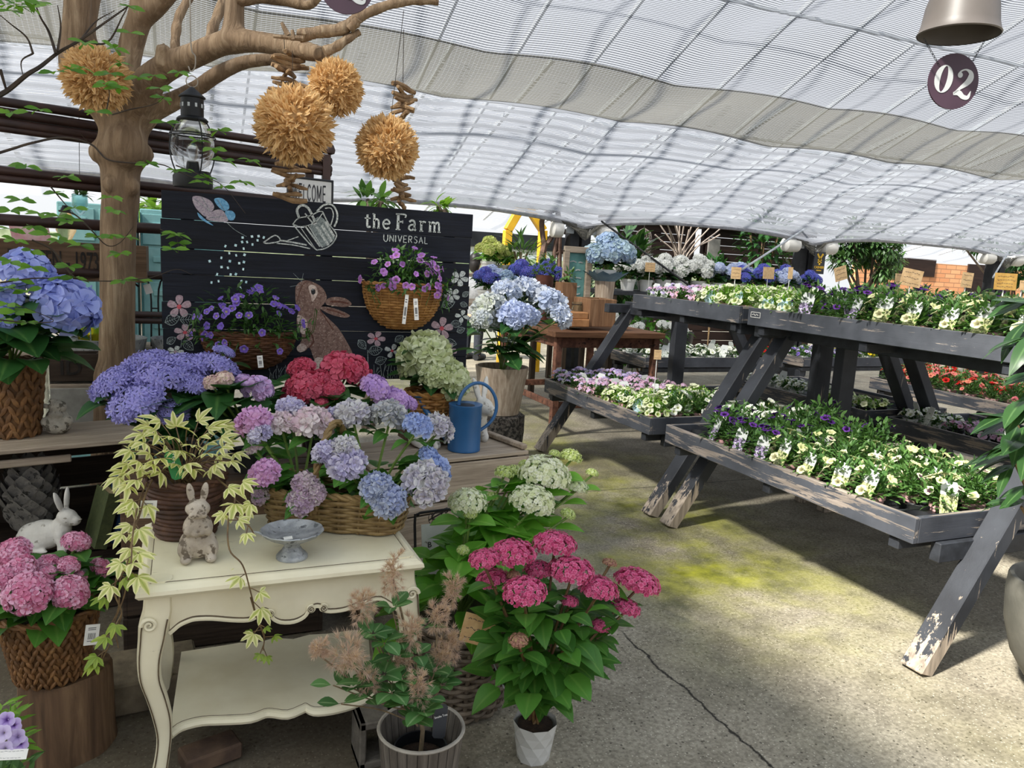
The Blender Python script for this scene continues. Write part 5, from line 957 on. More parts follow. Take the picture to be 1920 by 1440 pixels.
# strings of driftwood sticks
def garland(label, segs, y, top, bot):
    t = thing('driftwood_garland', label, 'hanging decoration', at(*bot, y)); b = MB(); tube(b, [at(*top, y), at(*bot, y)], .0015, 5); b.build('string', CORD, t)
    for (xc, y0, y1, hw, n) in segs:
        for k in range(n):
            py = y0+(y1-y0)*(k+.5)/n; c = at(xc+rnd(-5, 5), py, y); L = psize(c, hw*rnd(.75, 1.1)); a = rnd(0, PI); tilt = rnd(-.16, .16); d = np.array([math.cos(a)*.85+.2, math.sin(a)*.8, tilt]); d = _n(d); n_ = 6
            P = [c+d*L*(u-.5)*2+np.array([0, 0, .006*math.sin(u*5+k)]) for u in np.linspace(0, 1, n_)]; r = psize(c, rnd(4., 6.2)); b = MB(); tube(b, P, [r*rnd(.75, 1.05)*(.7 if i in (0, n_-1) else 1) for i in range(n_)], 7); b.build('stick', DRIFTS, t)
R_.seed(43); garland('string of driftwood sticks behind the largest raffia ball', ((540, 98, 170, 36, 9), (543, 308, 376, 34, 9)), 3.18, (532, 62), (548, 372)); garland('string of driftwood sticks behind the lone raffia ball', ((757, 160, 228, 26, 9), (752, 332, 390, 24, 9)), 3.2, (757, 55), (752, 388))
bb = MB()
for a, e in (((528, 42), (540, 66)), ((512, 68), (568, 72)), ((548, 56), (550, 75)), ((556, 62), (574, 64))): tube(bb, [at(*a, 3.06), at(*e, 3.06)], [.006, .011], 7)
bb.build('twig_stub', DRIFT, DT)
# lantern
LY = 2.9; lp = at(362, 352, LY); k = psize(lp, 1.); LN = thing('lantern', 'black metal onion lantern with a clear glass globe hanging in front of the tree', 'lantern', lp); lc = np.array(lp); BLK = mat('black_metal', '#111214', '#1b1c1f', 12, .5, .1, 60, metal=.3)
def lt(nm, prof, m=BLK, n=28): b = MB(); lathe(b, [(r*k, z*k) for r, z in prof], n, lc); return b.build(nm, m, LN)
lt('base', [(0, 0), (34, 0), (35, 4), (35, 20), (32, 24), (30, 30), (12, 32), (10, 48), (0, 48)]); lt('cap', [(26, 118), (28, 122), (24, 126), (20, 128), (20, 160), (23, 161), (23.5, 163), (8, 176), (3, 180), (0, 181)])
gm = glassm('lantern_glass', (.97, .98, .98)); lt('glass_globe', [(14, 32), (30, 44), (38, 66), (38, 84), (32, 104), (22, 120)], gm); lt('bulb', [(0, 48), (5, 50), (8, 58), (10, 68), (8, 76), (4, 80), (0, 81)], gm)
b = MB()
for a in (.4, 1.97, 3.54, 5.1): tube(b, smooth_path([lc+np.array([r*k*math.cos(a), r*k*math.sin(a), z*k]) for r, z in ((32, 26), (40, 50), (42, 76), (36, 104), (25, 124))], 4), 1.3*k, 5)
for z, r in ((92, 40), (96, 39)): tube(b, [lc+np.array([r*k*math.cos(a), r*k*math.sin(a), z*k]) for a in np.linspace(0, 2*PI, 25)[:-1]], 1.2*k, 5, False, closed=True)
b.build('wire_guard', BLK, LN)
b = MB()
for a in np.linspace(0, 2*PI, 11)[:-1]: box(b, lc+np.array([20.2*k*math.cos(a), 20.2*k*math.sin(a), 147*k]), (1.2*k, 4*k, 7*k), rotz(a), .0003)
b.build('vent_slot', mat('vent_light', '#9fa3a6', '#b4b8ba', 6), LN)
b = MB(); tube(b, [lc+np.array([r_*k*math.cos(a), 0, (190+r_*math.sin(a))*k]) for r_, a in [(10, a) for a in np.linspace(-PI/2, 1.5*PI, 20)]], 1.1*k, 5); tube(b, smooth_path([lc+np.array([x*k, 0, z*k]) for x, z in ((-3, 380), (-2, 330), (-1, 250), (6, 235), (5, 215), (-2, 208), (-6, 216))], 4), 1.3*k, 5); b.build('hanging_hook', mat('hook_wire', '#7d766c', '#948c80', 10, .5, metal=.5), LN)
# ---- wall baskets on the board
def wall_basket(label, px, py, hw, hh, dep, m, pk, seed, nfl, spread, tags, dark=False):
    c = at(px, py, 3.49); a = psize(c, hw); h = psize(c, hh); t = thing('wall_basket', label, 'hanging basket', (c[0], 3.49, c[2]-h)); o = np.array([c[0], 3.488, c[2]-h]); b = MB(); R_.seed(seed)
    f = lambda z: a*math.sqrt(max(.02, 1-((h-z)/h)**2))**.8; weave(b, f, lambda z: dep*math.sqrt(max(.03, 1-max(0, (h-z)/h)**2.4)), .004, h, 17, 26, .0048, o, None, 2., .004, 4, half=lambda Q: Q[:, 1] < .002)
    V = []; n = 16; rows = 8
    for i in range(rows+1):
        z = h*i/rows+.002
        for j in range(n+1): q = PI+PI*j/n; V.append(o+np.array([f(z)*.97*math.cos(q), dep*math.sqrt(max(.03, 1-max(0, (h-z)/h)**2.4))*.97*math.sin(q), z]))
    b.add(V, [(i*(n+1)+j, i*(n+1)+j+1, (i+1)*(n+1)+j+1, (i+1)*(n+1)+j) for i in range(rows) for j in range(n)])
    braid(b, [o+np.array([a*math.cos(q), dep*math.sin(q), h]) for q in np.linspace(PI, 2*PI, 14)], .008); b.build('woven_basket', m, t)
    fo = MB(); top = o+np.array([0, -dep*.45, h]); sx, sz, fs = spread
    for i in range(430):
        q = rnd(0, 2*PI); u = rnd()**.6; el = rnd(-.25, 1.4); d = np.array([math.cos(q)*math.cos(el), math.sin(q)*math.cos(el), math.sin(el)]); p = top+d*np.array([sx, dep*.75, sz])*u; p[1] = min(p[1], 3.475); v_ = d+np.array([rnd(-.8, .8), rnd(-.8, .2), rnd(-.5, .5)]); fo.tpl(SL[i % 3], frame(v_, (rnd(-.4, .4), rnd(-.6, 0), 1))*rnd(.022, .04), p)
    for i in range(30):
        q = rnd(0, PI); p = top+np.array([math.cos(q)*sx*.95, -dep*.4, -.01]); e = p+np.array([rnd(-.04, .04), -.05, rnd(-.1, .14)]); tube(fo, smooth_path([top, p, e], 3), .0016, 4, False)
        for w_ in range(3): fo.tpl(SL[w_], frame((rnd(-1, 1), rnd(-1, 0), rnd(-1, 1)))*.026, p+(e-p)*(w_+1)/3)
    fo.build('foliage', leafm('basket_plant_leaf' if not dark else 'basket_plant_leaf_dark', '#2d4f20', '#4a7230', .3), t)
    for i in range(nfl):
        q = rnd(0, 2*PI); el = rnd(-.35, 1.4); d = np.array([math.cos(q)*math.cos(el), -abs(math.sin(q))*math.cos(el)*.8-.15, math.sin(el)]); p = top+d*np.array([sx, dep*.95, sz])*rnd(.75, 1.1); p[1] = min(p[1], 3.455); nr = d+np.array([rnd(-.6, .6), rnd(-.7, 0), rnd(-.2, .4)]); fb = MB(); fb.tpl(TR[i % 4], frame(np.cross(nr, [rnd(-1, 1), rnd(-1, 1), .3]), nr)*fs*rnd(.75, 1.15), p); fb.build('flower', PET[pk], t)
    for (qx, qy, w_, h_, roll) in tags: card('plant_tag', t, at(qx, qy, 3.49-dep-.035), w_, h_, WTAG, (0, -1, .12), roll, bars=True)
wall_basket('brown half-round basket of violet flowers on the chalk board left of the rabbit', 466, 622, 84, 70, .15, BROWNW, 'violet', 51, 44, (.24, .2, .017), [(488, 678, .022, .05, .1)], True)
wall_basket('tan half-round wall basket of mauve flowers at the right of the chalk board', 755, 532, 75, 86, .13, HONEY, 'mauve', 53, 40, (.2, .16, .018), [(760, 580, .016, .13, -.12), (780, 580, .02, .095, .06)])
# ---- open crate ornaments
ac = np.array([*onz(62, 1010, .3)[:2], .3]); k = psize(ac, 1.); AR = thing('artichoke_ornament', 'grey stone artichoke ornament standing in the open crate', 'ornament', (ac[0], 3.42, .299)); ao = np.array(AR.location); GST = mat('dark_grey_stone', '#5e5b56', '#7f7b74', 20, .9, .4, 80, c3='#3c3a36', s3=40, a3=.58)
b = MB(); lathe(b, [(0, 0), (28*k, 0), (30*k, 6*k), (20*k, 14*k), (18*k, 22*k), (33*k, 30*k), (39*k, 60*k), (35*k, 100*k), (21*k, 135*k), (0, 150*k)], 24, ao); b.build('body', GST, AR)
SC = leaf_tpl(1, .95, -.1, .12, 5, wid=.45); b = MB()
for i in range(9):
    z = (22+i*14.)*k; r = np.interp(22+i*14., [22, 40, 65, 95, 125, 148], [27, 38, 42, 37, 25, 6])*k
    for j in range(11 if i < 7 else 7):
        a = 2*PI*(j+.5*(i % 2))/(11 if i < 7 else 7); rad = np.array([math.cos(a), math.sin(a), 0]); v_ = rad*.33+np.array([0, 0, 1.]); b.tpl(SC, frame(v_, rad)*np.array([32*k, 30*k, 26*k])[None, :], ao+rad*r*.93+np.array([0, 0, z]))
b.build('scale', GST, AR)
q = onz(100, 1048, .3); rabbit('rabbit_statue', 'white crouching rabbit statue in the open crate beside the stone artichoke', (at(85, 1045, 3.3)[0], 3.3, .299), .2, math.radians(-28), WHST)
def book(label, px, y, h, d, w, m, pages, lean, rz):
    p = at(px, 1035, y); t = thing('book', label, 'book', (p[0], y, .301), rz); A = roty(lean)
    for nm, c, s, mm in (('cover', (-w/2+.002, 0, h/2), (.004, d, h), m), ('cover', (w/2-.002, 0, h/2), (.004, d, h), m), ('spine', (0, -d/2, h/2), (w, .005, h), m), ('page_block', (0, .003, h/2), (w-.009, d-.014, h-.01), pages)):
        b = MB(); box(b, A @ np.array(c)+np.array([0, 0, .012]), s, A, .001); b.build(nm, mm, t, local=True)
PAGE = mat('aged_paper', '#a58f68', '#c0aa84', 60, .9); book('old green cloth book leaning in the open crate', 178, 3.28, .22, .15, .045, mat('green_cloth_cover', '#3a4226', '#4a5230', 60, .85), PAGE, .26, .35); book('blue cloth book leaning behind the green book', 206, 3.33, .27, .15, .03, mat('blue_cloth_cover', '#1f3c62', '#2a4c78', 60, .85), PAGE, .24, .35)
# ---- on top of the open crate
q = onz(20, 825, .703); HP = thing('hydrangea', 'cornflower-blue hydrangea in a woven pot on the open crate, partly out of frame', HYD, (q[0]-.005, q[1]+.1, .702)); hq = np.array(HP.location); k = psize(hq, 1.)
hyacinth_pot(HP, hq, 42*k, 54*k, 138*k, 9, 24); soil(HP, hq+[0, 0, 120*k], 46*k)
R_.seed(61); hydrangea(HP, hq+[0, 0, 120*k], [(*ps(50, 512, 3.46, 42), 'big'), (*ps(124, 574, 3.4, 54), 'big'), (*ps(12, 560, 3.4, 28), 'big'), (*ps(10, 598, 3.36, 20), 'big'), (*ps(92, 545, 3.5, 30), 'big')], MC, HGD, 46, .46, 'mop', .85, .2, 3, fill=22, fr=.16, fz=(.02, .2))
q = onz(105, 817, .703); k = psize(q, 1.); BN = thing('rabbit_figurine', 'tiny mossy stone bunny sitting on the edge of the open crate', 'figurine', (q[0], q[1]+.05, .703)); 
def E4(x, y, z, rx, ry, rz_, A=None): return ((x*k, y*k, z*k), (rx*k, ry*k, rz_*k), A)
blob('body', [E4(0, 0, 16, 25, 22, 18), E4(0, 0, 30, 20, 18, 18), E4(2, -2, 52, 15, 15, 13), E4(10, -6, 50, 8, 8, 7), E4(-20, 4, 52, 11, 4, 5, roty(.2)), E4(-6, -2, 63, 7, 6, 5), E4(-18, -12, 24, 8, 8, 10), E4(20, -10, 26, 8, 8, 10), E4(0, -14, 38, 13, 6, 6)], STONE, BN, .0045, 2)
b = MB(); p = at(66, 800, 3.75); lathe(b, [(0, 0), (.06, 0), (.062, .006), (.06, .25), (.056, .25), (.055, .01), (0, .01)], 24, (p[0], p[1], .7)); tag(b.build('glass_vase', glassm('clear_glass', (.96, .98, .97))), 'tall clear glass vase behind the woven pot on the left', 'vase')
# ---- pink hydrangea on the stump
m, nt, out = _mat('cut_log'); v = coords(nt, (16, 16, 1.6)); g = noise(nt, v, 1.4, 6, .6, .4); princ(nt, out, ramp(nt, g, [(.3, '#3c2e22'), (.5, '#5f4936'), (.72, '#82684e')]), .8, 0, .25, bumped(nt, g, .5, .008)); LOG = m
s0 = onz(110, 1445, 0); SL_ = thing('log_stump', 'brown log stump carrying the pink hydrangea at the lower left', 'stump', (s0[0]+.005, s0[1]+.125, 0)); sl = np.array(SL_.location)
b = MB(); lathe(b, [(0, 0), (.13, 0), (.126, .04), (.122, .24), (.118, .25), (0, .252)], 36, sl, wob=lambda a, z: 1+.035*math.sin(3*a+1)+.02*math.sin(7*a)); b.build('wood', LOG, SL_)
PH = thing('hydrangea', 'rose-pink hydrangea in a brown plaited pot on the log stump', HYD, (sl[0]-.025, sl[1]-.04, .256)); ph = np.array(PH.location); hyacinth_pot(PH, ph, .088, .128, .205, 11, 36); soil(PH, ph+[0, 0, .18], .108)
MC['rose'] = petal('rose_pink_floret', [(0, '#c4a058'), (.12, '#b85878'), (.5, '#dca2be'), (1, '#e2b6cc')], '#c05880'); R_.seed(67)
hydrangea(PH, ph+[0, 0, .18], [(*ps(24, 1036, 2.34, 32), 'rose'), (*ps(36, 1068, 2.28, 31), 'rose'), (*ps(52, 1112, 2.2, 42), 'rose'), (*ps(131, 1110, 2.22, 33), 'rose'), (*ps(129, 1060, 2.3, 20), 'rose'), (*ps(143, 1016, 2.38, 25), 'rose'), (*ps(90, 1056, 2.34, 20), 'rose'), (*ps(88, 1076, 2.28, 18), 'rose'), (*ps(189, 1064, 2.36, 20), 'rose'), (*ps(150, 1082, 2.3, 13), 'rose'), (*ps(2, 1085, 2.25, 26), 'rose')], MC, HG, 130, .22, 'mop', .72, .1, 3, fill=34, fr=.12, fz=(.0, .12))
card('price_tag', PH, at(172, 1190, 2.24), .036, .055, WTAG, (.4, -1, .2), -.2, bars=True)
b = MB(); c1, c2_ = onz(198, 1352, .0), onz(292, 1350, 0); box(b, (c1[0]+.12, c1[1]+.13, .056), (.3, .24, .11), rotz(.08), .008); tag(b.build('stone_paver', mat('old_sandstone', '#564d3e', '#786c58', 14, .9, .4)), 'flat stone paver on the floor behind the table leg', 'paving slab')
b = MB(); p = onz(395, 1440, 0); box(b, (p[0], p[1]+.03, .03), (.16, .09, .05), rotz(.3), .006); tag(b.build('brick', mat('worn_brick', '#4a3a30', '#64503f', 16, .9, .3)), 'worn brick lying on the floor under the cream table', 'brick')
b = MB(); p = onz(708, 1440, 0)
for dx in (-.045, .045): box(b, (p[0]+dx, p[1]+.06, .075), (.02, .12, .15), b=.004)
box(b, (p[0], p[1]+.06, .138), (.11, .12, .024)); box(b, (p[0], p[1]+.06, .012), (.11, .12, .024)); tag(b.build('concrete_block', mat('concrete_block_grey', '#57524a', '#6e685f', 30, .95, .3)), 'hollow concrete block standing left of the timber-look planter', 'block')
# ---- smoke bush
rz_ = .262; q = onz(790, 1364, rz_); rr = psize(q, 82); SM = thing('smoke_bush', 'smoke bush with hazy pink plumes in a grey timber-look planter in front of the table', 'potted plant', (q[0], q[1], 0)); so_ = np.array(SM.location)
m, nt, out = _mat('grey_stave_planter'); tc = nd(nt, 'TexCoord'); sp3 = nd(nt, 'SeparateXYZ', {0: tc.outputs['Object']}); ang = math_(nt, 'ARCTAN2', sp3.outputs[1], sp3.outputs[0]); st_ = math_(nt, 'FRACT', math_(nt, 'MULTIPLY', ang, 26/(2*PI)))
g = noise(nt, coords(nt, (26, 26, 2)), 1.5, 6, .65); c = ramp(nt, g, [(.3, '#4b4742'), (.5, '#6b655e'), (.72, '#8d867c')]); idn = nd(nt, 'TexWhiteNoise', {'W': math_(nt, 'FLOOR', math_(nt, 'MULTIPLY', ang, 26/(2*PI)))}, noise_dimensions='1D').outputs[0]; c = mix(nt, math_(nt, 'MULTIPLY', idn, .4), c, '#4a4037'); line = ramp(nt, math_(nt, 'ABSOLUTE', math_(nt, 'SUBTRACT', st_, .5)), [(.44, (0, 0, 0)), (.49, (1, 1, 1))]); c = mix(nt, line, c, '#24211e'); princ(nt, out, c, .7, 0, .3, bumped(nt, math_(nt, 'SUBTRACT', g, line), .5, .006)); STAVE = m
b = MB(); lathe(b, [(0, 0), (rr*.74, 0), (rr*.98, rz_), (rr, rz_+.003), (rr*.93, rz_+.003), (rr*.91, rz_-.02), (rr*.8, rz_-.1), (0, rz_-.1)], 48, so_); b.build('planter', STAVE, SM); b = MB(); tube(b, [so_+np.array([rr*.965*math.cos(a), rr*.965*math.sin(a), rz_+.002]) for a in np.linspace(0, 2*PI, 37)[:-1]], .005, 6, False, closed=True); b.build('rim', mat('pale_grey_rim', '#8c867c', '#a39d92', 20, .6), SM)
soil(SM, so_+[0, 0, rz_-.09], rr*.82); b = MB(); lathe(b, [(rr*.62, rz_-.1), (rr*.62, rz_-.055), (rr*.58, rz_-.055), (rr*.57, rz_-.1)], 30, so_); b.build('inner_pot', BLKPOT, SM)
SMST = mat('smoke_bush_stem', '#6a5a44', '#85745a', 40, .7); SMLF = leafm('smoke_bush_leaf', '#3f6a38', '#5d8a4c', .3, '#9ab484', rough=.5); HAZE = leafm('smoke_plume_hair', '#cfb4ab', '#e0c9c0', .55, rough=.8)
sb = MB(); lf = MB(); RL = [leaf_tpl(1, .78, d, .1, 6, wid=.55) for d in (.05, .2, .35)]; sc_ = so_+[0, 0, rz_-.09]; R_.seed(71)
def plume(px, py, y, rx, ry, n=1700):
    c = at(px, py, y); sx, sz = psize(c, rx), psize(c, ry); pl = MB(); tube(pl, [c-[0, 0, sz], c+[0, 0, sz*.7]], .0012, 4, False)
    hub = [c+np.array([rnd(-.6, .6)*sx, rnd(-.6, .6)*sx, rnd(-.75, .75)*sz]) for _ in range(46)]
    for h_ in hub: tube(pl, [c+[0, 0, (h_[2]-c[2])*.6], h_], .0007, 3, False)
    for i in range(n):
        h_ = hub[i % 46]; d = _n(np.array([rnd(-.8, .8), rnd(-.8, .8), rnd(-.8, .8)])+(h_-c)/np.array([sx, sx, sz])*1.3); L = sx*rnd(.25, .62); w_ = .00042; s_ = _n(np.cross(d, [rnd(-1, 1), rnd(-1, 1), 1]))*w_; mid = h_+d*L*.55+np.array([0, 0, L*.08]); e = h_+d*L
        pl.add([h_-s_, h_+s_, mid+s_, e, mid-s_], [(0, 1, 2, 4), (4, 2, 3)])
    pl.build('smoke_plume', HAZE, SM); return c
plumes = [(738, 1072, 1.86, 28, 52), (680, 1137, 1.82, 28, 36), (770, 1185, 1.8, 30, 34), (820, 1160, 1.84, 27, 30), (850, 1108, 1.92, 24, 38), (845, 1205, 1.86, 27, 36), (652, 1230, 1.74, 44, 36), (785, 1290, 1.7, 27, 36), (690, 1275, 1.74, 26, 26), (828, 1232, 1.82, 24, 22), (755, 1245, 1.78, 22, 22), (600, 1215, 1.74, 22, 16)]
fork = sc_+np.array([-.01, 0, .15])
for pl_ in plumes: c = plume(*pl_); tube(sb, smooth_path([fork+[rnd(-.01, .01), rnd(-.01, .01), rnd(-.03, .03)], (fork+c)/2+np.array([rnd(-.02, .02), 0, -.02]), c-[0, 0, .02]], 5), .0022, 5)
tube(sb, [sc_, sc_+[.004, 0, .08], fork], [.007, .006, .005], 7)
for px, py, y, n in [(735, 1140, 1.84, 4), (700, 1190, 1.8, 6), (720, 1205, 1.78, 5), (750, 1205, 1.8, 4), (660, 1290, 1.74, 4), (625, 1285, 1.72, 2), (690, 1310, 1.74, 5), (720, 1265, 1.76, 6), (750, 1275, 1.74, 6), (760, 1320, 1.7, 6), (795, 1335, 1.68, 6), (800, 1310, 1.7, 5), (830, 1285, 1.78, 6), (815, 1260, 1.8, 4), (835, 1270, 1.8, 4), (740, 1230, 1.78, 4), (780, 1230, 1.78, 4), (675, 1260, 1.76, 3), (790, 1180, 1.84, 3), (735, 1300, 1.72, 6), (775, 1350, 1.7, 5), (640, 1320, 1.72, 2)]:
    q = at(px, py, y); tube(sb, smooth_path([fork+[0, 0, rnd(-.06, .05)], (fork+q)/2+[0, 0, -.012], q], 4), .0018, 5)
    leaves_on(lf, q, None, n, .052, .35, 1., RL)
lf.build('foliage', SMLF, SM); sb.build('stem', SMST, SM)
card('plant_tag', SM, at(825, 1352, 1.8), .035, .085, BLKPOT, (-.15, -1, .5), -.15, round_=.006); text_obj('tag_print', 'Smoke Tree', at(826, 1345, 1.796)+np.array([0, -.004, .003]), (.98, 0, .1), (-.05, .4, .9), .0075, WTAG, SM)
# ---- grey wicker basket, white and pink annabelle hydrangeas
wb = onz(912, 1368, 0); GB = thing('wicker_basket', 'big round grey wicker basket on the floor holding the white hydrangea', 'basket', (.845, wb[1]+.2, 0)); gb = np.array(GB.location)
b = MB(); fg = lambda z: .155+.16*z; weave(b, fg, fg, .008, .34, 20, 22, .0085, gb, None, 2., .009, 5); lathe(b, [(0, .006), (.145, .006), (.2, .33), (0, .3)], 24, gb); b.build('woven_wall', GREYW, GB); b = MB(); braid(b, [gb+np.array([.215*math.cos(a), .215*math.sin(a), .348]) for a in np.linspace(0, 2*PI, 29)], .016, 7); b.build('braided_rim', GREYW, GB)
MC['ann'] = petal('cream_white_floret', [(0, '#b8c080'), (.3, '#e8eac8'), (1, '#f4f5e4')], '#d8e0ac', .35); MC['green'] = petal('lime_bud_floret', [(0, '#8aa040'), (.5, '#b0c45c'), (1, '#ccd888')], '#dce4b4'); MC['apink'] = petal('raspberry_floret', [(0, '#d090a0'), (.2, '#c43a6c'), (.6, '#d8608e'), (1, '#e890b2')], '#c04070'); MC['abrown'] = petal('faded_brown_floret', [(0, '#a09060'), (.5, '#a86a70'), (1, '#c09080')], '#b4a070')
WA = thing('hydrangea', 'tall white snowball hydrangea with lime buds in the grey wicker basket', HYD, gb+[0, 0, .31]); R_.seed(81)
hydrangea(WA, WA.location, [(*ps(1020, 893, 2.4, 52), 'ann'), (*ps(998, 943, 2.28, 45), 'ann'), (*ps(877, 944, 2.34, 38), 'ann'), (*ps(1080, 914, 2.4, 24), 'ann'), (*ps(945, 888, 2.44, 20), 'green'), (*ps(965, 884, 2.46, 17), 'green'), (*ps(1070, 858, 2.5, 22), 'green'), (*ps(1110, 888, 2.46, 13), 'green'), (*ps(922, 932, 2.4, 14), 'green'), (*ps(868, 1032, 2.2, 13), 'green'), (*ps(1065, 965, 2.25, 16), 'green'), (*ps(882, 965, 2.3, 14), 'green'), (*ps(985, 872, 2.48, 14), 'green'), (*ps(1040, 852, 2.5, 12), 'green')], MC, HGL, 380, .105, 'tiny', .78, .14, 3, fill=34, fr=.2, fz=(.0, .22), tmax=1.85, tilt=.35)
card('price_card', WA, at(898, 1182, 2.03), .105, .085, mat('kraft_card', '#b48f60', '#c7a678', 40, .85), (-.25, -1, .55), -.28, lines_=3); b = MB(); tube(b, [at(905, 1195, 2.035), at(945, 1290, 2.08)], .0022, 5); b.build('card_stake', STEEL, WA)
fp = onz(1012, 1437, 0); fp = np.array([fp[0]+.0, fp[1]+.05, 0]); zt = at(1017, 1347, fp[1])[2]; FPT = thing('hydrangea', 'raspberry-pink hydrangea in a white faceted pot standing on the concrete floor', HYD, fp)
b = MB(); n = 9; rings = [(.05, 0, 0), (.056, zt*.25, .5), (.059, zt*.5, 0), (.065, zt*.75, .5), (.068, zt, 0)]; V = []
for r, z, o_ in rings:
    for j in range(n): a = 2*PI*(j+o_)/n; V.append(fp+np.array([r*math.cos(a), r*math.sin(a), z+.0005]))
F = []
for i in range(4):
    for j in range(n):
        a0, a1, b0_, b1 = i*n+j, i*n+(j+1) % n, (i+1)*n+j, (i+1)*n+(j+1) % n
        F += [(a0, a1, b0_), (a1, b1, b0_)] if rings[i][2] == 0 else [(a0, b1, b0_), (a0, a1, b1)]
F.append(tuple(range(n))[::-1]); b.add(V, F); b.add([fp+np.array([.054*math.cos(2*PI*j/n), .054*math.sin(2*PI*j/n), zt-.012]) for j in range(n)], [tuple(range(n))]); b.build('faceted_pot', mat('white_ceramic', '#b9b8b2', '#c6c5c0', 5, .5), FPT, smooth=False); soil(FPT, fp+[0, 0, zt-.01], .054)
R_.seed(91); hydrangea(FPT, fp+[0, 0, zt-.01], [(*ps(961, 1040, 1.98, 46), 'apink'), (*ps(908, 1050, 1.96, 32), 'apink'), (*ps(1040, 1022, 2.0, 44), 'apink'), (*ps(1072, 1073, 1.92, 46), 'apink'), (*ps(1121, 1105, 1.88, 40), 'apink'), (*ps(1194, 1094, 1.94, 46), 'apink'), (*ps(983, 1111, 1.84, 44), 'apink'), (*ps(1172, 1140, 1.92, 30), 'apink'), (*ps(925, 1088, 2.0, 34), 'apink'), (*ps(1124, 1175, 1.9, 22), 'apink'), (*ps(972, 1201, 1.8, 20), 'abrown'), (*ps(1143, 1056, 1.98, 15), 'abrown'), (*ps(1068, 1128, 1.9, 18), 'apink'), (*ps(963, 1079, 1.96, 14), 'abrown'), (*ps(1010, 1070, 2.0, 30), 'apink')], MC, HG, 380, .1, 'tiny', .62, .088, 5, stem=STEMR, fill=95, fr=.17, fz=(.15, .42), tmax=1.75, low=-.1, tilt=.4)
# ---- enamel DAHLIA sign on a black wire stand
dp = at(838, 1040, 2.62); DS = thing('plant_sign', 'white enamel plaque lettered DAHLIA on a black wire stand beside the crates', 'sign', (dp[0], 2.66, dp[2]-.2)); Rn = np.array([.1, -1, .18]); Rn = _n(Rn); Ru = _n(np.cross([0, 0, 1], Rn)); Rw = np.cross(Rn, Ru); w_, h_ = psize(dp, 50), psize(dp, 62)
b = MB(); prism(b, [(-w_, -h_), (w_, -h_), (w_, h_), (-w_, h_)], dp, Ru, Rw, Rn, .003); b.build('enamel_plate', mat('white_enamel', '#b9bbb8', '#cfd0cc', 10, .4, c3='#6b645a', s3=22, a3=.7), DS, smooth=False)
for tx, u, v_, s_ in (('* DAHLIA *', 0, -.72, .026), ('B', -.7, .3, .03), ('Bulbs', .1, .55, .024)):
    if tx != 'Bulbs': text_obj('sign_letter', tx, dp+Rn*.0035+Ru*u*w_+Rw*v_*h_, Ru, Rw, s_, PRINT, DS)
b = MB()
for v_ in (.02, .12, -.3): stroke(b, [(-w_*.55, v_*h_), (w_*.6, v_*h_)], .003, dp+Rn*.0035, Ru, Rw, Rn, .0004, sm=False)
b.build('sign_line', PRINT, DS)
b = MB(); fpz = [(-w_*1.2, -h_*2.2), (-w_*1.2, h_*1.0), (-w_*1.05, h_*1.28), (-w_*.8, h_*1.34), (w_*.8, h_*1.34), (w_*1.05, h_*1.28), (w_*1.2, h_*1.0), (w_*1.2, -h_*2.2)]; tube(b, smooth_path([dp+Ru*x+Rw*y-Rn*.012 for x, y in fpz], 3), .005, 6); tube(b, [dp-Ru*w_*1.2-Rw*h_*1.1-Rn*.012, dp+Ru*w_*1.2-Rw*h_*1.1-Rn*.012], .004, 6); b.build('wire_stand', BLK, DS)
for u in (-.6, .6): b = MB(); tube(b, [dp+Ru*(u*w_+.008*math.sin(a))+Rw*(h_*1.14+.018*math.cos(a))-Rn*.004 for a in np.linspace(0, 2*PI, 13)], .0012, 4); b.build('wire_link', BLK, DS)
# ---- log with the barrel-look pot of pale blue hydrangea
BARK = mat('rough_bark', '#2c2926', '#6b645c', 45, .95, 1., 70, lo=.42, hi=.58, dist=.03); LS = thing('log_stump', 'rough dark bark stump carrying the wood-look pot beside the aisle', 'stump', (2.13, 5.2, 0)); ls = np.array(LS.location); zt = .385
b = MB(); lathe(b, [(0, 0), (.205, 0), (.2, .1), (.205, .25), (.2, zt-.015), (.18, zt)], 48, ls, wob=lambda a, z: 1+.02*math.sin(5*a+z*9)+.02*math.sin(17*a+z*5)); b.build('bark', BARK, LS); b = MB(); lathe(b, [(.186, zt-.004), (.12, zt), (0, zt+.002)], 36, ls); b.build('cut_top', mat('grey_end_grain', '#57524a', '#7a746a', 18, .9), LS)
m, nt, out = _mat('wood_look_pot'); g = noise(nt, coords(nt, (40, 40, 2.5)), 1.4, 6, .6); princ(nt, out, ramp(nt, g, [(.3, '#857462'), (.5, '#a59482'), (.7, '#bcae9c')]), .7, 0, .3, bumped(nt, g, .3, .004)); WP = m
BH = thing('hydrangea', 'tall pale blue hydrangea in a wood-look pot on the bark stump', HYD, (ls[0]+.01, ls[1]-.03, zt+.003)); bh = np.array(BH.location); k = psize(bh, 1.); b = MB(); lathe(b, [(0, 0), (36*k, 0), (49*k, 84*k), (49.5*k, 88*k), (46*k, 88*k), (43*k, 76*k), (0, 76*k)], 40, bh); b.build('pot', WP, BH); soil(BH, bh+[0, 0, 76*k+.001], 43*k)
MC['sky'] = petal('sky_white_floret', [(0, '#9aa488'), (.3, '#d4dae4'), (1, '#e6eaf0')], '#bccae6'); MC['skyb'] = petal('sky_blue_floret', [(0, '#8890c0'), (.4, '#b0c0e6'), (1, '#ccd6f0')], '#d0d8ea'); MC['paleg'] = petal('pale_green_white_floret', [(0, '#a0ac80'), (.4, '#ccd4bc'), (1, '#e0e2dc')], '#c0c8d8'); R_.seed(95); y = bh[1]
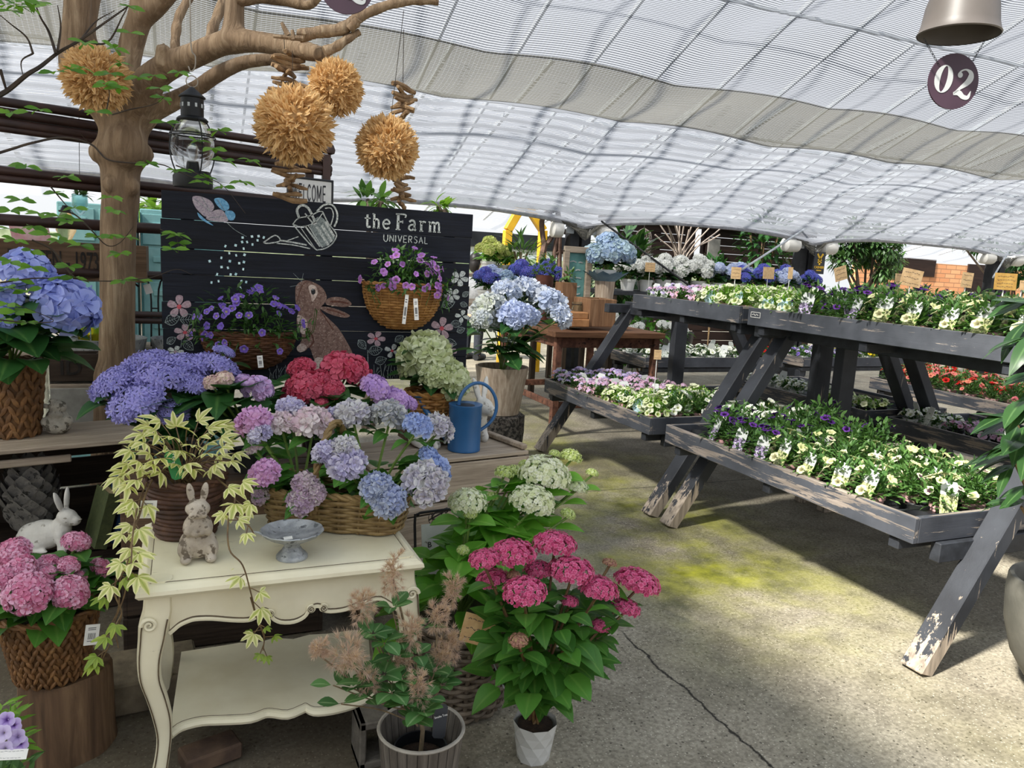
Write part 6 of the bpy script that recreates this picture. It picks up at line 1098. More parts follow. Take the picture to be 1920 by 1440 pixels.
hydrangea(BH, bh+[0, 0, 76*k], [(*ps(916, 576, y-.1, 28), 'paleg'), (*ps(903, 600, y-.2, 18), 'paleg'), (*ps(950, 548, y+.05, 24), 'sky'), (*ps(985, 545, y+.1, 26), 'sky'), (*ps(965, 590, y-.25, 27), 'skyb'), (*ps(1030, 572, y, 32), 'sky'), (*ps(1048, 592, y-.1, 24), 'sky'), (*ps(990, 592, y-.2, 20), 'skyb'), (*ps(935, 605, y-.1, 20), 'paleg'), (*ps(1012, 556, y+.1, 22), 'sky')], MC, HGD, 60, .4, 'frill', .8, .2, 2, fill=16, fr=.2, fz=(.05, .35))
# ---- foreground corner: petunia pot with its price card
PB = thing('petunia_pot', 'pot of purple petunias with a white price card in the bottom left corner', 'potted plant', (at(-5, 1440, 1.95)[0], 1.95, 0)); pbv = np.array(PB.location); b = MB(); pot_mesh(b, .09, .14, pbv); b.build('pot', BLKPOT, PB); fo = MB(); R_.seed(97)
for i in range(190):
    a = rnd(0, 2*PI); el = rnd(-.2, 1.4); d = np.array([math.cos(a)*math.cos(el), math.sin(a)*math.cos(el), math.sin(el)]); fo.tpl(SL[i % 3], frame(d+np.array([rnd(-.6, .6), rnd(-.6, .6), rnd(-.2, .6)]))*rnd(.03, .05), pbv+[0, 0, .14]+d*np.array([.11, .11, .15])*rnd()**.5)
fo.build('foliage', PL, PB)
for px, py, yy in ((12, 1350, 1.86), (32, 1382, 1.86), (8, 1405, 1.84), (38, 1395, 1.9), (25, 1360, 1.92), (5, 1375, 1.84)): q = at(px, py, yy); b = MB(); nr = np.array([rnd(-.3, .5), -1, .5]); b.tpl(TR[0], frame((1, 0, .2), nr)*.019, q); b.build('flower', PET['lilac'], PB)
card('price_card', PB, at(22, 1415, 1.83), .06, .022, WTAG, (.1, -1, 1.1), -.2, lines_=2)
GP = thing('leafy_plant', 'small bright green leafy plant at the left picture edge above the petunias', 'potted plant', (at(0, 1300, 2.05)[0], 2.05, 0)); gp = np.array(GP.location); b = MB(); pot_mesh(b, .06, .1, gp); b.build('pot', BLKPOT, GP); fo = MB()
for i in range(110):
    a = rnd(0, 2*PI); h_ = rnd(.1, .38); fo.tpl(SL[i % 3], frame((math.cos(a), math.sin(a), .5))*rnd(.025, .045), gp+np.array([math.cos(a)*.05*rnd(), math.sin(a)*.05*rnd(), h_]))
for i in range(6): a = i; tube(fo, [gp+[0, 0, .08], gp+[.03*math.cos(a), .03*math.sin(a), .36]], .002, 4, False)
fo.build('foliage', PLL, GP)
# ---- fine leafy twigs reaching in from the left
TW = thing('leafy_branch', 'thin dark leafy branches arching in front of the driftwood tree', 'branch', (-.75, 2.75, 1.7)); tb = MB(); tl_ = MB(); R_.seed(99); TWM = mat('dark_twig', '#2b231d', '#40352b', 30, .8)
FL = leafm('maple_green_leaf', '#4f8028', '#7aa83c', .45); WL = [leaf_tpl(1, .5, d, .12, 4, wid=.55) for d in (.1, .25)]
def twig(pts, r0=.005, leaves=(), y=2.75, s=.034):
    P = smooth_path([at(px, py, y+.02*math.sin(i*2.)) for i, (px, py) in enumerate(pts)], 5); tube(tb, P, [r0*(1-.75*i/len(P)) for i in range(len(P))], 5)
    for f in leaves: whorl(P[min(len(P)-1, int(f*(len(P)-1)))], s)
def whorl(p, s=.034, n=5):
    a0 = rnd(0, 6)
    for k in range(n): a = a0+2*PI*k/n+rnd(-.3, .3); tl_.tpl(WL[k % 2], frame((math.cos(a), math.sin(a), rnd(-.25, .3)), (rnd(-.3, .3), rnd(-.9, -.2), .7))*s*1.25*rnd(.7, 1.15), p)
twig([(-30, 190), (10, 172), (50, 140), (75, 125), (110, 98), (150, 75), (200, 40), (240, 12)], .0085, (1.,)); twig([(105, 100), (92, 60), (75, 30), (60, -10)], .005); twig([(108, 96), (114, 50), (108, 10)], .004); twig([(62, 100), (40, 115), (45, 150)], .003); twig([(62, 100), (50, 70), (20, 45), (-10, 20)], .0035); twig([(150, 75), (200, 80), (230, 30), (240, 12)], .004); twig([(155, 70), (180, 40), (215, 20)], .003); twig([(0, 130), (12, 170)], .005)
twig([(-20, 292), (20, 280), (60, 268), (118, 258), (170, 270), (200, 298), (240, 305), (300, 308), (330, 320), (380, 340)], .0045, (.75, .9, 1.)); twig([(150, 262), (165, 268), (150, 250)], .002)
twig([(110, 395), (140, 402), (170, 430), (200, 460), (225, 455), (250, 425)], .003, (.5, .9)); twig([(95, 350), (120, 380), (140, 402)], .0025, (.2,)); twig([(60, 450), (100, 470), (140, 520), (190, 527), (240, 525), (285, 520), (330, 505), (360, 515)], .003, (.3, .55)); twig([(0, 530), (60, 522), (120, 520), (150, 500)], .003, (.2, .6)); twig([(210, 215), (245, 205), (290, 195), (315, 175)], .0025, (.9,)); twig([(200, 205), (205, 175), (198, 155)], .002, (1.,)); twig([(330, 310), (380, 330), (420, 350), (460, 400)], .0022, (.4, .7)); twig([(0, 600), (60, 605), (100, 600), (30, 570)], .0025, (.3,)); twig([(300, 430), (330, 445), (335, 475)], .002, (.3, .7))
for px, py in [(30, 10), (60, 15), (20, 20), (70, 5), (45, 0), (10, 8), (100, 135), (150, 125), (130, 130), (205, 138), (225, 118), (200, 160), (222, 165), (260, 145), (290, 142), (300, 165), (160, 80), (245, 62), (215, 90), (335, 135), (20, 212), (75, 205), (180, 210), (310, 230), (50, 312), (125, 332), (420, 300), (455, 340), (370, 265), (400, 278), (40, 375), (20, 395), (75, 400), (110, 405), (130, 415), (60, 425), (20, 430), (140, 390), (210, 370), (215, 395), (205, 440), (150, 460), (225, 475), (110, 450), (30, 450), (90, 440), (60, 470), (130, 500), (60, 500), (20, 490), (260, 525), (335, 440), (325, 468), (10, 540), (30, 585), (15, 570), (50, 545), (5, 600), (410, 245), (345, 320), (470, 300)]: whorl(at(px, py, 2.72+rnd(-.12, .12)), .036)
tb.build('twig', TWM, TW); tl_.build('foliage', FL, TW)
# ================================================================ display benches
BPAINT = paint('flaked_grey_paint_y', '#383b41', '#978c82', 1, .96, 17, '#4f5259'); BPUP = paint('grey_paint_scratched', '#3c3f45', '#a89c90', 1, .66, 19, '#565960'); BPX = paint('flaked_grey_paint_x', '#30333a', '#90867c', 0, .7, 17, '#45484f')
BLEG = paint('flaked_grey_paint_leg', '#2a2c31', '#b3a493', 2, .5, 14, '#3a3d43', .24); BDARK = mat('grey_black_paint', '#202226', '#303339', 14, .6, .15)
def tray(parent, name, x0, x1, y0, y1, z, h=.105, pm=None):
    pm = pm or BPAINT
    tr = bpy.data.objects.new(name, None); C.objects.link(tr); tr.parent = parent; tr.location = (0, 0, 0)
    for nm, c, s, m in (('side_board', (x0+.013, (y0+y1)/2, z), (.026, y1-y0, h), pm), ('side_board', (x1-.013, (y0+y1)/2, z), (.026, y1-y0, h), pm),
                        ('end_board', ((x0+x1)/2, y0+.013, z), (x1-x0-.054, .026, h), BPX), ('end_board', ((x0+x1)/2, y1-.013, z), (x1-x0-.054, .026, h), BPX)):
        b = MB(); box(b, c, s, b=.003); b.build(nm, m, tr)
    b = MB(); n = 5
    for k in range(n): box(b, (x0+(x1-x0)*(k+.5)/n, (y0+y1)/2, z-h/2+.012), ((x1-x0)/n-.03, y1-y0-.06, .018))
    b.build('slat_bottom', BDARK, tr)
    for f in (.06, .5, .94): b = MB(); beam(b, (x0+.02, y0+(y1-y0)*f, z-h/2-.03), (x1-.02, y0+(y1-y0)*f, z-h/2-.03), .05, .045); b.build('bearer', BDARK, tr)
    return tr
def bench(label, y0, y1, uy0, uy1, ly0, ly1, xc=3.86):
    th = thing('display_bench', label, 'bench', (xc, (y0+y1)/2, 0), 0, None)
    for y in (y0, y1):
        for s in (-1, 1):
            b = MB(); beam(b, (xc+s*1.24, y, .0), (xc+s*.46, y, 1.2), .075, .1, (0, 1, 0), .004)
            V = b.V[0]; k = V[:, 2] < .2; V[k, 2] = np.maximum(0, V[k, 2]); b.V[0] = V; b.build('leg', BLEG, th)
        b = MB(); box(b, (xc, y, .595), (.12, .075, 1.19)); b.build('post', BLEG, th)
        b = MB(); beam(b, (xc-.72, y, 1.165), (xc+.72, y, 1.165), .075, .07); b.build('cross_rail', BDARK, th)
        b = MB(); beam(b, (xc-1.15, y+.06, .46), (xc+1.15, y+.06, .46), .045, .08); b.build('cross_rail', BDARK, th)
    for x in (xc-.5, xc+.5): b = MB(); beam(b, (x, y0-.1, 1.17), (x, y1+.05, 1.17), .05, .1); b.build('long_rail', BDARK, th)
    tray(th, 'upper_tray', xc-.76, xc+.76, uy0, uy1, 1.25, pm=BPUP); tray(th, 'lower_tray', xc-1.28, xc-.47, ly0, ly1, .555); tray(th, 'lower_tray', xc+.47, xc+1.28, ly0, ly1, .555)
    return th
bench('weathered grey A-frame plant bench nearest the camera, one peeling leg beside the grey bowl planter', 1.94, 3.64, 2.0, 3.70, 2.0, 3.69)
bench('weathered grey A-frame plant bench farther along the aisle, near the rusty metal table', 3.84, 5.45, 3.78, 5.0, 3.86, 5.35)
# ================================================================ bedding plants on the benches
def proto_set(pk, name, lab0, n, seed, tagk=None, oval=False, **kw):
    out = []
    for i in range(n):
        p = bedding(name, pk, lab0, 'potted plant', 'proto', seed+i, **kw)
        if tagk and i % 2 == 0: add_tag(p, tagk, (-.07, 0, .03), -PI/2, .3, oval, 1.45)
        out.append(p)
    return out
used = set()
def plant_at(ps_, x, y, z, label, group, sc=1., rz=None, tagged=None):
    p = ps_[R_.randrange(len(ps_))] if tagged is None else ps_[0 if tagged else 1]
    rz = rnd(-.35, .35) if tagged else rnd(0, 6.28)
    if p.name not in used:
        used.add(p.name); p.location = (x, y, z); p.rotation_euler = (0, 0, rz); p.scale = (sc,)*3; tag(p, label, 'potted plant', group); return p
    return dup(p, (x, y, z), rz, sc, label, None, group)
CRM = proto_set('cream', 'petunia_plant', 'x', 4, 200, 'cream', nfl=9, R=.098, H=.155, fr=.0225, nleaf=260)
CRMn = proto_set('cream', 'petunia_plant', 'x', 2, 210, None, nfl=6, R=.1, H=.17, fr=.022, nleaf=280)
PUR = proto_set('purple', 'petunia_plant', 'x', 4, 220, 'purple', nfl=10, R=.1, H=.18, fr=.022, nleaf=300); GRN = proto_set('purple', 'petunia_plant', 'x', 2, 228, None, nfl=3, R=.105, H=.23, fr=.021, nleaf=360)
WHT = proto_set('white', 'petunia_plant', 'x', 2, 230, 'white', nfl=11, R=.1, H=.165, fr=.028, nleaf=260); PLG = proto_set('palegreen', 'petunia_plant', 'x', 4, 240, 'blue', True, nfl=24, R=.09, H=.12, fr=.021, leafm_=PLL, parts=False)
LIL = proto_set('lilac', 'verbena_plant', 'x', 4, 250, 'white', nfl=13, R=.09, H=.09, fr=.024, cluster=True, parts=False, pk2='pink'); PNK = proto_set('pink', 'verbena_plant', 'x', 4, 260, 'pink', nfl=13, R=.09, H=.09, fr=.024, cluster=True, parts=False)
PRM = proto_set('palegreen', 'primula_plant', 'x', 2, 270, None, nfl=9, R=.075, H=.06, fr=.022, leafm_=PLL, nleaf=90, parts=False, potm=BLKPOT); PRP = proto_set('pink', 'primula_plant', 'x', 2, 274, None, nfl=9, R=.075, H=.06, fr=.022, leafm_=PLD, nleaf=90, parts=False, potm=BLKPOT); PRW = proto_set('white', 'primula_plant', 'x', 2, 278, 'white', nfl=8, R=.08, H=.07, fr=.025, leafm_=PLD, nleaf=90, parts=False, potm=WHTPOT)
COR = proto_set('coral', 'petunia_plant', 'x', 2, 280, None, nfl=14, R=.1, H=.14, fr=.022, parts=False, pk2='red'); YEL = proto_set('yellow', 'pansy_plant', 'x', 2, 284, None, nfl=8, R=.075, H=.08, fr=.024, parts=False, potm=WHTPOT); VIO = proto_set('lilac', 'pansy_plant', 'x', 2, 288, None, nfl=9, R=.08, H=.08, fr=.022, parts=False, pk2='violet', potm=WHTPOT); RED = proto_set('red', 'geranium_plant', 'x', 2, 292, None, nfl=12, R=.09, H=.12, fr=.022, parts=False); VEL = proto_set('velvet', 'petunia_plant', 'x', 2, 296, None, nfl=12, R=.09, H=.13, fr=.026, parts=False); MAG = proto_set('magenta', 'petunia_plant', 'x', 2, 298, None, nfl=14, R=.09, H=.13, fr=.024, parts=False)
R_.seed(301); ZL = .555-.105/2+.022
cols = [2.115+.168*k for k in range(10)]; rows = [2.685, 2.865, 3.045, 3.225]
for i, x in enumerate(rows):
    for j, y in enumerate(cols):
        if (i == 0 and j >= 8) or (i == 1 and j == 9) or (i == 0 and j == 0): continue
        xx, yy = x+rnd(-.015, .015), y+rnd(-.015, .015); z = ZL+.006
        if j >= 8 or (j == 7 and i >= 2): plant_at(WHT, xx, yy, z, 'white petunia in a pink pot at the far end of the nearest bench, lower tray', 'white petunias on the nearest lower tray', rnd(.95, 1.1))
        elif j >= 5: plant_at(PUR if i < 2 else (PUR+GRN)[0:6], xx, yy, z, 'purple petunia in a pink pot midway along the lower tray of the nearest bench', 'purple petunias on the nearest lower tray', rnd(.95, 1.12), tagged=True if i == 0 else None)
        elif j == 4 and i >= 1: plant_at(GRN if i > 1 else CRM, xx, yy, z, 'tall leafy petunia with few open blooms on the nearest lower tray' if i > 1 else 'cream petunia with dark star throats on the lower tray of the nearest bench', 'leafy petunias on the nearest lower tray' if i > 1 else 'cream petunias on the nearest lower tray', rnd(.95, 1.08))
        else: plant_at(CRM+CRMn, xx, yy, z, 'cream petunia with dark star throats on the lower tray of the nearest bench', 'cream petunias on the nearest lower tray', rnd(.92, 1.1), tagged=True if (i == 0 or (i == 2 and j % 2)) else None)
ZU = 1.25-.105/2+.022
for i, x in enumerate([3.2, 3.37, 3.55, 3.75, 3.98]):
    for j, y in enumerate([2.1+.17*k for k in range(10)]):
        xx, yy = x+rnd(-.015, .015), y+rnd(-.02, .02); z = ZU+.006
        if j >= 8: plant_at(PLG, xx, yy, z, 'pale lime petunia at the far end of the upper tray of the nearest bench', 'pale lime petunias on the nearest upper tray', rnd(.95, 1.1), tagged=True if i == 0 else None)
        elif j >= 5 or (j == 4 and i > 1): plant_at(PUR if i else PUR[:1]+GRN[:1], xx, yy, z, 'purple petunia on the upper tray of the nearest bench', 'purple petunias on the nearest upper tray', rnd(.9, 1.08), tagged=(True if j % 2 else None) if i == 0 else None)
        elif i >= 3 and j in (1, 2): plant_at(VEL if j == 2 else MAG, xx, yy, z+.02, 'dark velvet petunia at the back of the nearest upper tray' if j == 2 else 'bright magenta petunia at the back of the nearest upper tray', 'velvet petunias on the nearest upper tray' if j == 2 else 'magenta petunias on the nearest upper tray', 1.05)
        else: plant_at(CRM if i == 0 else CRM+CRMn, xx, yy, z, 'cream dark-throated petunia on the upper tray of the nearest bench', 'cream petunias on the nearest upper tray', rnd(.95, 1.12), tagged=True if i == 0 else None)
for i, x in enumerate([3.2, 3.37, 3.55, 3.78]):
    for j, y in enumerate([3.88+.16*k for k in range(7)]):
        xx, yy = x+rnd(-.015, .015), y+rnd(-.02, .02)
        if j >= 5: plant_at(LIL, xx, yy, ZU+.006, 'small lilac verbena at the far end of the farther bench, upper tray', 'lilac verbenas on the farther upper tray', rnd(.9, 1.05), tagged=True if i == 0 else None)
        elif j >= 3 and i < 2: plant_at(PNK, xx, yy, ZU+.006, 'small pink verbena on the upper tray of the farther bench', 'pink verbenas on the farther upper tray', rnd(.9, 1.05), tagged=True if i == 0 else None)
        else: plant_at(PLG, xx, yy, ZU+.006, 'pale lime petunia on the upper tray of the farther bench', 'pale lime petunias on the farther upper tray', rnd(.95, 1.1))
for i, x in enumerate(rows):
    for j, y in enumerate([3.98+.163*k for k in range(9)]):
        xx, yy = x+rnd(-.015, .015), y+rnd(-.02, .02); z = ZL+.006
        if j >= 6: plant_at(LIL, xx, yy, z, 'small lilac verbena at the far end of the farther bench, lower tray', 'lilac verbenas on the farther lower tray', rnd(.9, 1.1), tagged=(True if j % 2 else None) if i == 0 else None)
        elif j >= 4 or (j == 3 and i > 0): plant_at(PNK, xx, yy, z, 'small pink verbena on the lower tray of the farther bench', 'pink verbenas on the farther lower tray', rnd(.9, 1.05), tagged=True if i == 0 else None)
        elif j == 0 and i > 0: plant_at(WHT, xx, yy, z, 'white petunia at the near end of the farther bench, lower tray', 'white petunias on the farther lower tray', rnd(.95, 1.05))
        else: plant_at(PLG, xx, yy, z, 'pale lime petunia on the lower tray of the farther bench', 'pale lime petunias on the farther lower tray', rnd(.95, 1.12))
for i, x in enumerate([4.47, 4.63]):
    for j, y in enumerate([2.12+.165*k for k in range(10)]): q = PRM if j < 5 else (PRP if j < 8 else PRW); plant_at(q, x+rnd(-.01, .01), y, ZL+.006, ('lime primula', 'pink primula', 'white primula')[(PRM, PRP, PRW).index(q)]+' on the rear lower tray of the nearest bench', 'primulas on the rear lower tray '+str((PRM, PRP, PRW).index(q)+1), rnd(1., 1.15))
    for j, y in enumerate([4.0+.165*k for k in range(8)]): plant_at(PRW if j > 2 else PRM, x+rnd(-.01, .01), y, ZL+.006, 'white primula on the rear lower tray of the farther bench' if j > 2 else 'lime primula on the rear lower tray of the farther bench', 'white primulas, farther rear tray' if j > 2 else 'lime primulas, farther rear tray', rnd(1., 1.15))
# black carrier trays with round pot holes
def carrier(x, y, z, nx, ny, px_, py_, label, group=None):
    b = MB(); w, l = nx*px_, ny*py_
    for i in range(nx):
        for j in range(ny):
            c = (x+(i+.5-nx/2)*px_, y+(j+.5-ny/2)*py_, z); n = 16; R0 = min(px_, py_)*.44; V = []; 
            for k in range(n): a = 2*PI*k/n; m_ = 1/max(abs(math.cos(a)), abs(math.sin(a))); V.append((c[0]+px_/2*m_*math.cos(a), c[1]+py_/2*m_*math.sin(a), z+.05))
            for rr_, zz in ((R0, .05), (R0*.96, .055), (R0*.85, .006), (0.001, .004)): V += [(c[0]+rr_*math.cos(2*PI*k/n), c[1]+rr_*math.sin(2*PI*k/n), z+zz) for k in range(n)]
            b.add(V, [(r_*n+k, r_*n+(k+1) % n, (r_+1)*n+(k+1) % n, (r_+1)*n+k) for r_ in range(4) for k in range(n)])
    for s in (-1, 1): box(b, (x+s*w/2, y, z+.027), (.003, l, .05), b=.001); box(b, (x, y+s*l/2, z+.027), (w, .003, .05), b=.001)
    return tag(b.build('pot_carrier', BLKPOT), label, 'tray', group)
carrier(2.985, 3.43, ZL, 4, 3, .175, .168, 'black carrier tray with empty round holes at the far end of the nearest lower tray')
carrier(2.985, 2.66, ZL, 4, 6, .175, .168, 'black carrier tray under the cream and purple petunias of the nearest lower tray'); carrier(2.985, 2.09, ZL, 4, 1, .175, .15, 'short black carrier tray at the near end of the nearest lower tray')
carrier(2.985, 4.62, ZL, 4, 8, .175, .165, 'black carrier tray in the lower tray of the farther bench')
for nm, y0, y1 in (('nearest', 2.02, 3.68), ('farther', 3.8, 4.98)): carrier(3.65, (y0+y1)/2, ZU, 6, 9 if nm == 'nearest' else 7, .17, (y1-y0)/(9 if nm == 'nearest' else 7), 'black carrier tray in the upper tray of the %s bench' % nm)
# kraft price cards on sticks
KRAFT = mat('kraft_board', '#bd9a6e', '#d2b186', 40, .85); TANB = mat('tan_slat_board', '#a8803e', '#bc9650', 30, .8)
def kcard(label, px, py, y, w, h, m=KRAFT, yaw=0., zb=ZU+.02, lines_=3, roll=0., txt=None):
    p = at(px, py, y); t = thing('price_card', label, 'sign', (p[0], p[1], zb)); w, h = psize(p, w), psize(p, h); n_ = (math.sin(yaw)-.3, -1, .05)
    card('board', t, p, w, h, m, n_, roll, .003, lines_=lines_); b = MB(); tube(b, [(p[0], p[1]+.004, zb), (p[0], p[1]+.004, p[2])], .003, 6); b.build('stick', WHTPOT, t); return t
kcard('kraft price card above the pale lime petunias of the farther upper tray', 1380, 512, 4.0, 19, 22); kcard('kraft price card leaning above the purple petunias of the nearest upper tray', 1576, 513, 3.25, 29, 26, yaw=.3, roll=.28); kcard('large kraft price card behind the purple petunias, tilted', 1709, 521, 2.95, 38, 32, yaw=-.2, roll=-.16); kcard('tall kraft price card behind the cream petunias', 1813, 525, 2.7, 22, 28, roll=-.08); kcard('tan slatted price board with black lettering above the magenta petunia', 1885, 528, 2.42, 45, 31, TANB, lines_=4)
kcard('blank kraft card standing between the blue hydrangeas behind the farther bench', 1441, 512, 4.6, 28, 22, yaw=.4, lines_=0); kcard('narrow kraft card beside the blue hydrangeas', 1482, 512, 4.3, 9, 22, lines_=0); kcard('kraft card half hidden behind the tilted large card', 1685, 522, 3.1, 22, 18, yaw=.5, lines_=2); kcard('small kraft card at the picture edge right of the tan slatted board', 1918, 535, 2.5, 14, 18, lines_=1)
kcard('kraft price card among the white flowers behind the farther bench', 1219, 501, 8.0, 19, 17, zb=1.15); kcard('small kraft price card on a stick in the farther lower tray', 1233, 665, 4.2, 14, 18, zb=ZL+.02, lines_=2)
b = MB(); p = at(1421, 589, 3.77); 
# painted maker's mark on the end of the nearest upper tray
q = at(1421, 592, 3.66); b = MB(); X0 = 3.098
for a, e in (((-.03, -.014), (.05, -.014)), ((.05, -.014), (.05, .016)), ((.05, .016), (-.03, .016)), ((-.03, .016), (-.03, -.014)), ((-.02, .0), (-.008, .004)), ((-.004, .006), (.006, -.004)), ((.01, -.004), (.018, .006)), ((.022, .004), (.034, -.002))): stroke(b, [a, e], .003, (X0, 3.64, 1.262), (0, -1, 0), (0, 0, 1), (-1, 0, 0), .0012, sm=False)
o = b.build('stamped_mark', WTAG, [c for c in bpy.data.objects if c.name.startswith('display_bench')][0], smooth=False)
for i, (yy) in enumerate((3.3, 2.85, 2.4)):
    pass
# ---- big bowl planter with its glossy shrub at the right edge
GBW = mat('grey_fibre_cement', '#57564f', '#6a6860', 7, .6, .15, 60); pc = np.array([2.99, 1.6, 0.]); BP = thing('bowl_planter', 'big smooth grey bowl planter with a glossy-leaved shrub at the right picture edge', 'planter', pc)
b = MB(); lathe(b, [(0, .05), (.1, .05), (.15, .08), (.2, .16), (.235, .28), (.243, .38), (.24, .445), (.236, .455), (.222, .455), (.218, .44), (.215, .36), (0, .36)], 48, pc); b.build('bowl', GBW, BP); soil(BP, pc+[0, 0, .37], .21)
b = MB()
for dx, dy in ((-.08, -.05), (.08, -.05), (0, .09)): box(b, pc+np.array([dx, dy, .025]), (.05, .05, .05))
b.build('brick_foot', mat('pinkish_brick', '#8a6a5c', '#a07e6e', 20, .9), BP)
LAU = leafm('glossy_laurel_leaf', '#243f22', '#37592c', .2, '#5a7a48', rough=.25, spec=.6); LT_ = [leaf_tpl(1, .34, d, .08, 7, wid=.5) for d in (.15, .35, .55)]; fo = MB(); st = MB(); R_.seed(311)
for px, py, y, n in [(1935, 605, 1.55, 5), (1925, 640, 1.5, 3), (1940, 560, 1.6, 4), (1905, 790, 1.6, 6), (1920, 830, 1.55, 6), (1940, 760, 1.5, 6), (1900, 860, 1.62, 5), (1930, 900, 1.55, 5), (1915, 950, 1.6, 4), (1960, 700, 1.6, 6), (1980, 820, 1.6, 6), (1990, 600, 1.6, 6)]:
    q = at(px, py, y); tube(st, smooth_path([pc+[rnd(-.03, .03), rnd(-.03, .03), .36], (pc+q)/2+np.array([.02, 0, .15]), q], 4), .005, 5)
    for k in range(n): a = PI+rnd(-1.3, 1.3); fo.tpl(LT_[R_.randrange(3)], frame((math.cos(a), math.sin(a)*.8, rnd(-.6, .35)), (rnd(-.3, .1), rnd(-.4, .1), 1))*rnd(.1, .16), q+[rnd(-.02, .02), rnd(-.02, .02), rnd(-.03, .03)])
fo.build('foliage', LAU, BP); st.build('stem', VINE, BP)
# ---- pendant lamp and its number disc
DISC = mat('plum_painted_disc', '#352430', '#402c39', 6, .5); LAMP = mat('taupe_lamp_enamel', '#514c48', '#5c5652', 5, .45); GREYL = mat('grey_lettering', '#a9adad', '#b4b8b8', 6, .6)
lc = at(1799, 52, 1.95); k = psize(lc, 1.); PN = thing('pendant_lamp', 'taupe enamel pendant lamp hanging from the net with the number disc below it', 'lamp', lc); A = np.eye(3)
b = MB(); lathe(b, [(70*k, -14*k), (72*k, -12*k), (70*k, -9*k), (66*k, 5*k), (62*k, 36*k), (54*k, 64*k), (38*k, 84*k), (20*k, 92*k), (0, 94*k)], 44, lc); lathe(b, [(69*k, -13*k), (64*k, 5*k), (60*k, 35*k), (50*k, 62*k), (0, 88*k)], 44, lc, mi=0); b.build('shade', LAMP, PN)
b = MB(); lathe(b, [(0, 92*k), (14*k, 92*k), (14*k, 120*k), (4*k, 128*k), (0, 128*k)], 20, lc); b.build('lamp_cap', LAMP, PN); b = MB(); tube(b, [lc+[0, 0, 126*k], (lc[0], lc[1], 5.2)], .004, 6); b.build('cord', CORD, PN); b = MB(); lathe(b, [(0, 10*k), (16*k, 18*k), (20*k, 34*k), (10*k, 56*k), (0, 60*k)], 20, lc); b.build('bulb', mat('frosted_bulb', '#d8d6cf', '#e4e2da', 4, .3), PN)
def num_disc(label, px, py, y, r, digits, chains, nrm=(-.30, -1, 0), tilt=-.13):
    p = at(px, py, y); rr = psize(p, r); t = thing('number_disc', label, 'sign', p); n_ = _n(np.array(nrm, float)); u = _n(np.cross([0, 0, 1], n_)); w = np.cross(n_, u); c_, s_ = math.cos(tilt), math.sin(tilt); u, w = c_*u+s_*w, c_*w-s_*u
    b = MB(); disc(b, p, rr, 48, np.array([u, w, n_]).T, .006); b.build('disc', DISC, t)
    if digits:
        f = p+n_*.0032; b = MB(); h = rr*.5
        zero = [(math.cos(a), math.sin(a)) for a in np.linspace(0, 2*PI, 33)]
        for i in range(32):
            a0, a1 = zero[i], zero[i+1]; q = [(-.42*rr+.36*rr*a0[0], h*a0[1]), (-.42*rr+.36*rr*a1[0], h*a1[1]), (-.42*rr+.14*rr*a1[0], .93*h*a1[1]), (-.42*rr+.14*rr*a0[0], .93*h*a0[1])]; prism(b, q, f, u, w, n_, .0015)
        two = [(.13, .28), (.2, .42), (.38, .5), (.58, .42), (.62, .24), (.52, .04), (.3, -.2), (.12, -.42)]; stroke(b, [(x*rr, z*rr) for x, z in two], [.1*rr, .06*rr, .06*rr, .16*rr, .24*rr, .2*rr, .1*rr, .05*rr], f, u, w, n_, .0015, k=5)
        stroke(b, [(x*rr, z*rr) for x, z in ((.1, -.43), (.3, -.36), (.5, -.46), (.7, -.44), (.76, -.2))], [.1*rr, .2*rr, .17*rr, .13*rr, .02*rr], f, u, w, n_, .0015, k=5); disc(b, f+u*.19*rr+w*.27*rr, .1*rr, 16, np.array([u, w, n_]).T, .002); b.build('number', GREYL, t)
    for (ax, ay), (bx, by) in chains:
        P0 = at(ax, ay, y-.01); P1 = at(bx, by, y+.0); b = MB(); m_ = int(np.linalg.norm(P1-P0)/.012)
        for i in range(m_): c = P0+(P1-P0)*(i+.5)/m_; d = frame(P1-P0, (0, 1, 0) if i % 2 else (1, 0, .2)); tube(b, [c+d[:, 0]*.0075*math.cos(a)+d[:, 1]*.003*math.sin(a) for a in np.linspace(0, 2*PI, 9)[:-1]], .0009, 4, False, closed=True)
        b.build('chain', BLK, t)
    return t
num_disc('plum disc numbered 02 hanging on chains under the pendant lamp', 1787, 153, 1.95, 50, True, [((1762, 125), (1732, 72)), ((1822, 118), (1852, 66))]); num_disc('plum disc hanging above the driftwood branches, mostly above the picture edge', 650, -26, 2.4, 50, True, [((625, -60), (600, -110)), ((675, -62), (700, -110))])
# ================================================================ behind the display on the left
PIPE = mat('brown_painted_pipe', '#2a1b17', '#3c2822', 10, .5, .1); RK = thing('pipe_rack', 'brown steel pipe rack running behind the driftwood tree and the chalk board', 'rack', (.2, 4.4, 0))
def pipe(p0, p1, y0, y1, r=.018, nm='pipe'): b = MB(); a, e = at(*p0, y0), at(*p1, y1); tube(b, [a, e], r, 10); b.build(nm, PIPE, RK)
for (x0, a, x1, e, r) in ((-60, 181, 620, 283, .02), (-60, 201, 620, 303, .022), (-60, 221, 620, 318, .022), (-60, 232, 620, 326, .016), (-60, 313, 620, 385, .02), (-60, 328, 620, 398, .018), (-60, 408, 620, 448, .026), (-60, 505, 400, 520, .022), (140, 586, 420, 594, .016), (140, 598, 420, 605, .016)): pipe((x0, a), (x1, e), 4.05, 4.6, r)
for px, py in ((580, 320), (612, 290)): b = MB(); p = at(px, py, 4.58); box(b, (p[0], p[1], (p[2]+.0)/2), (.045, .045, p[2])); b.build('post', PIPE, RK)
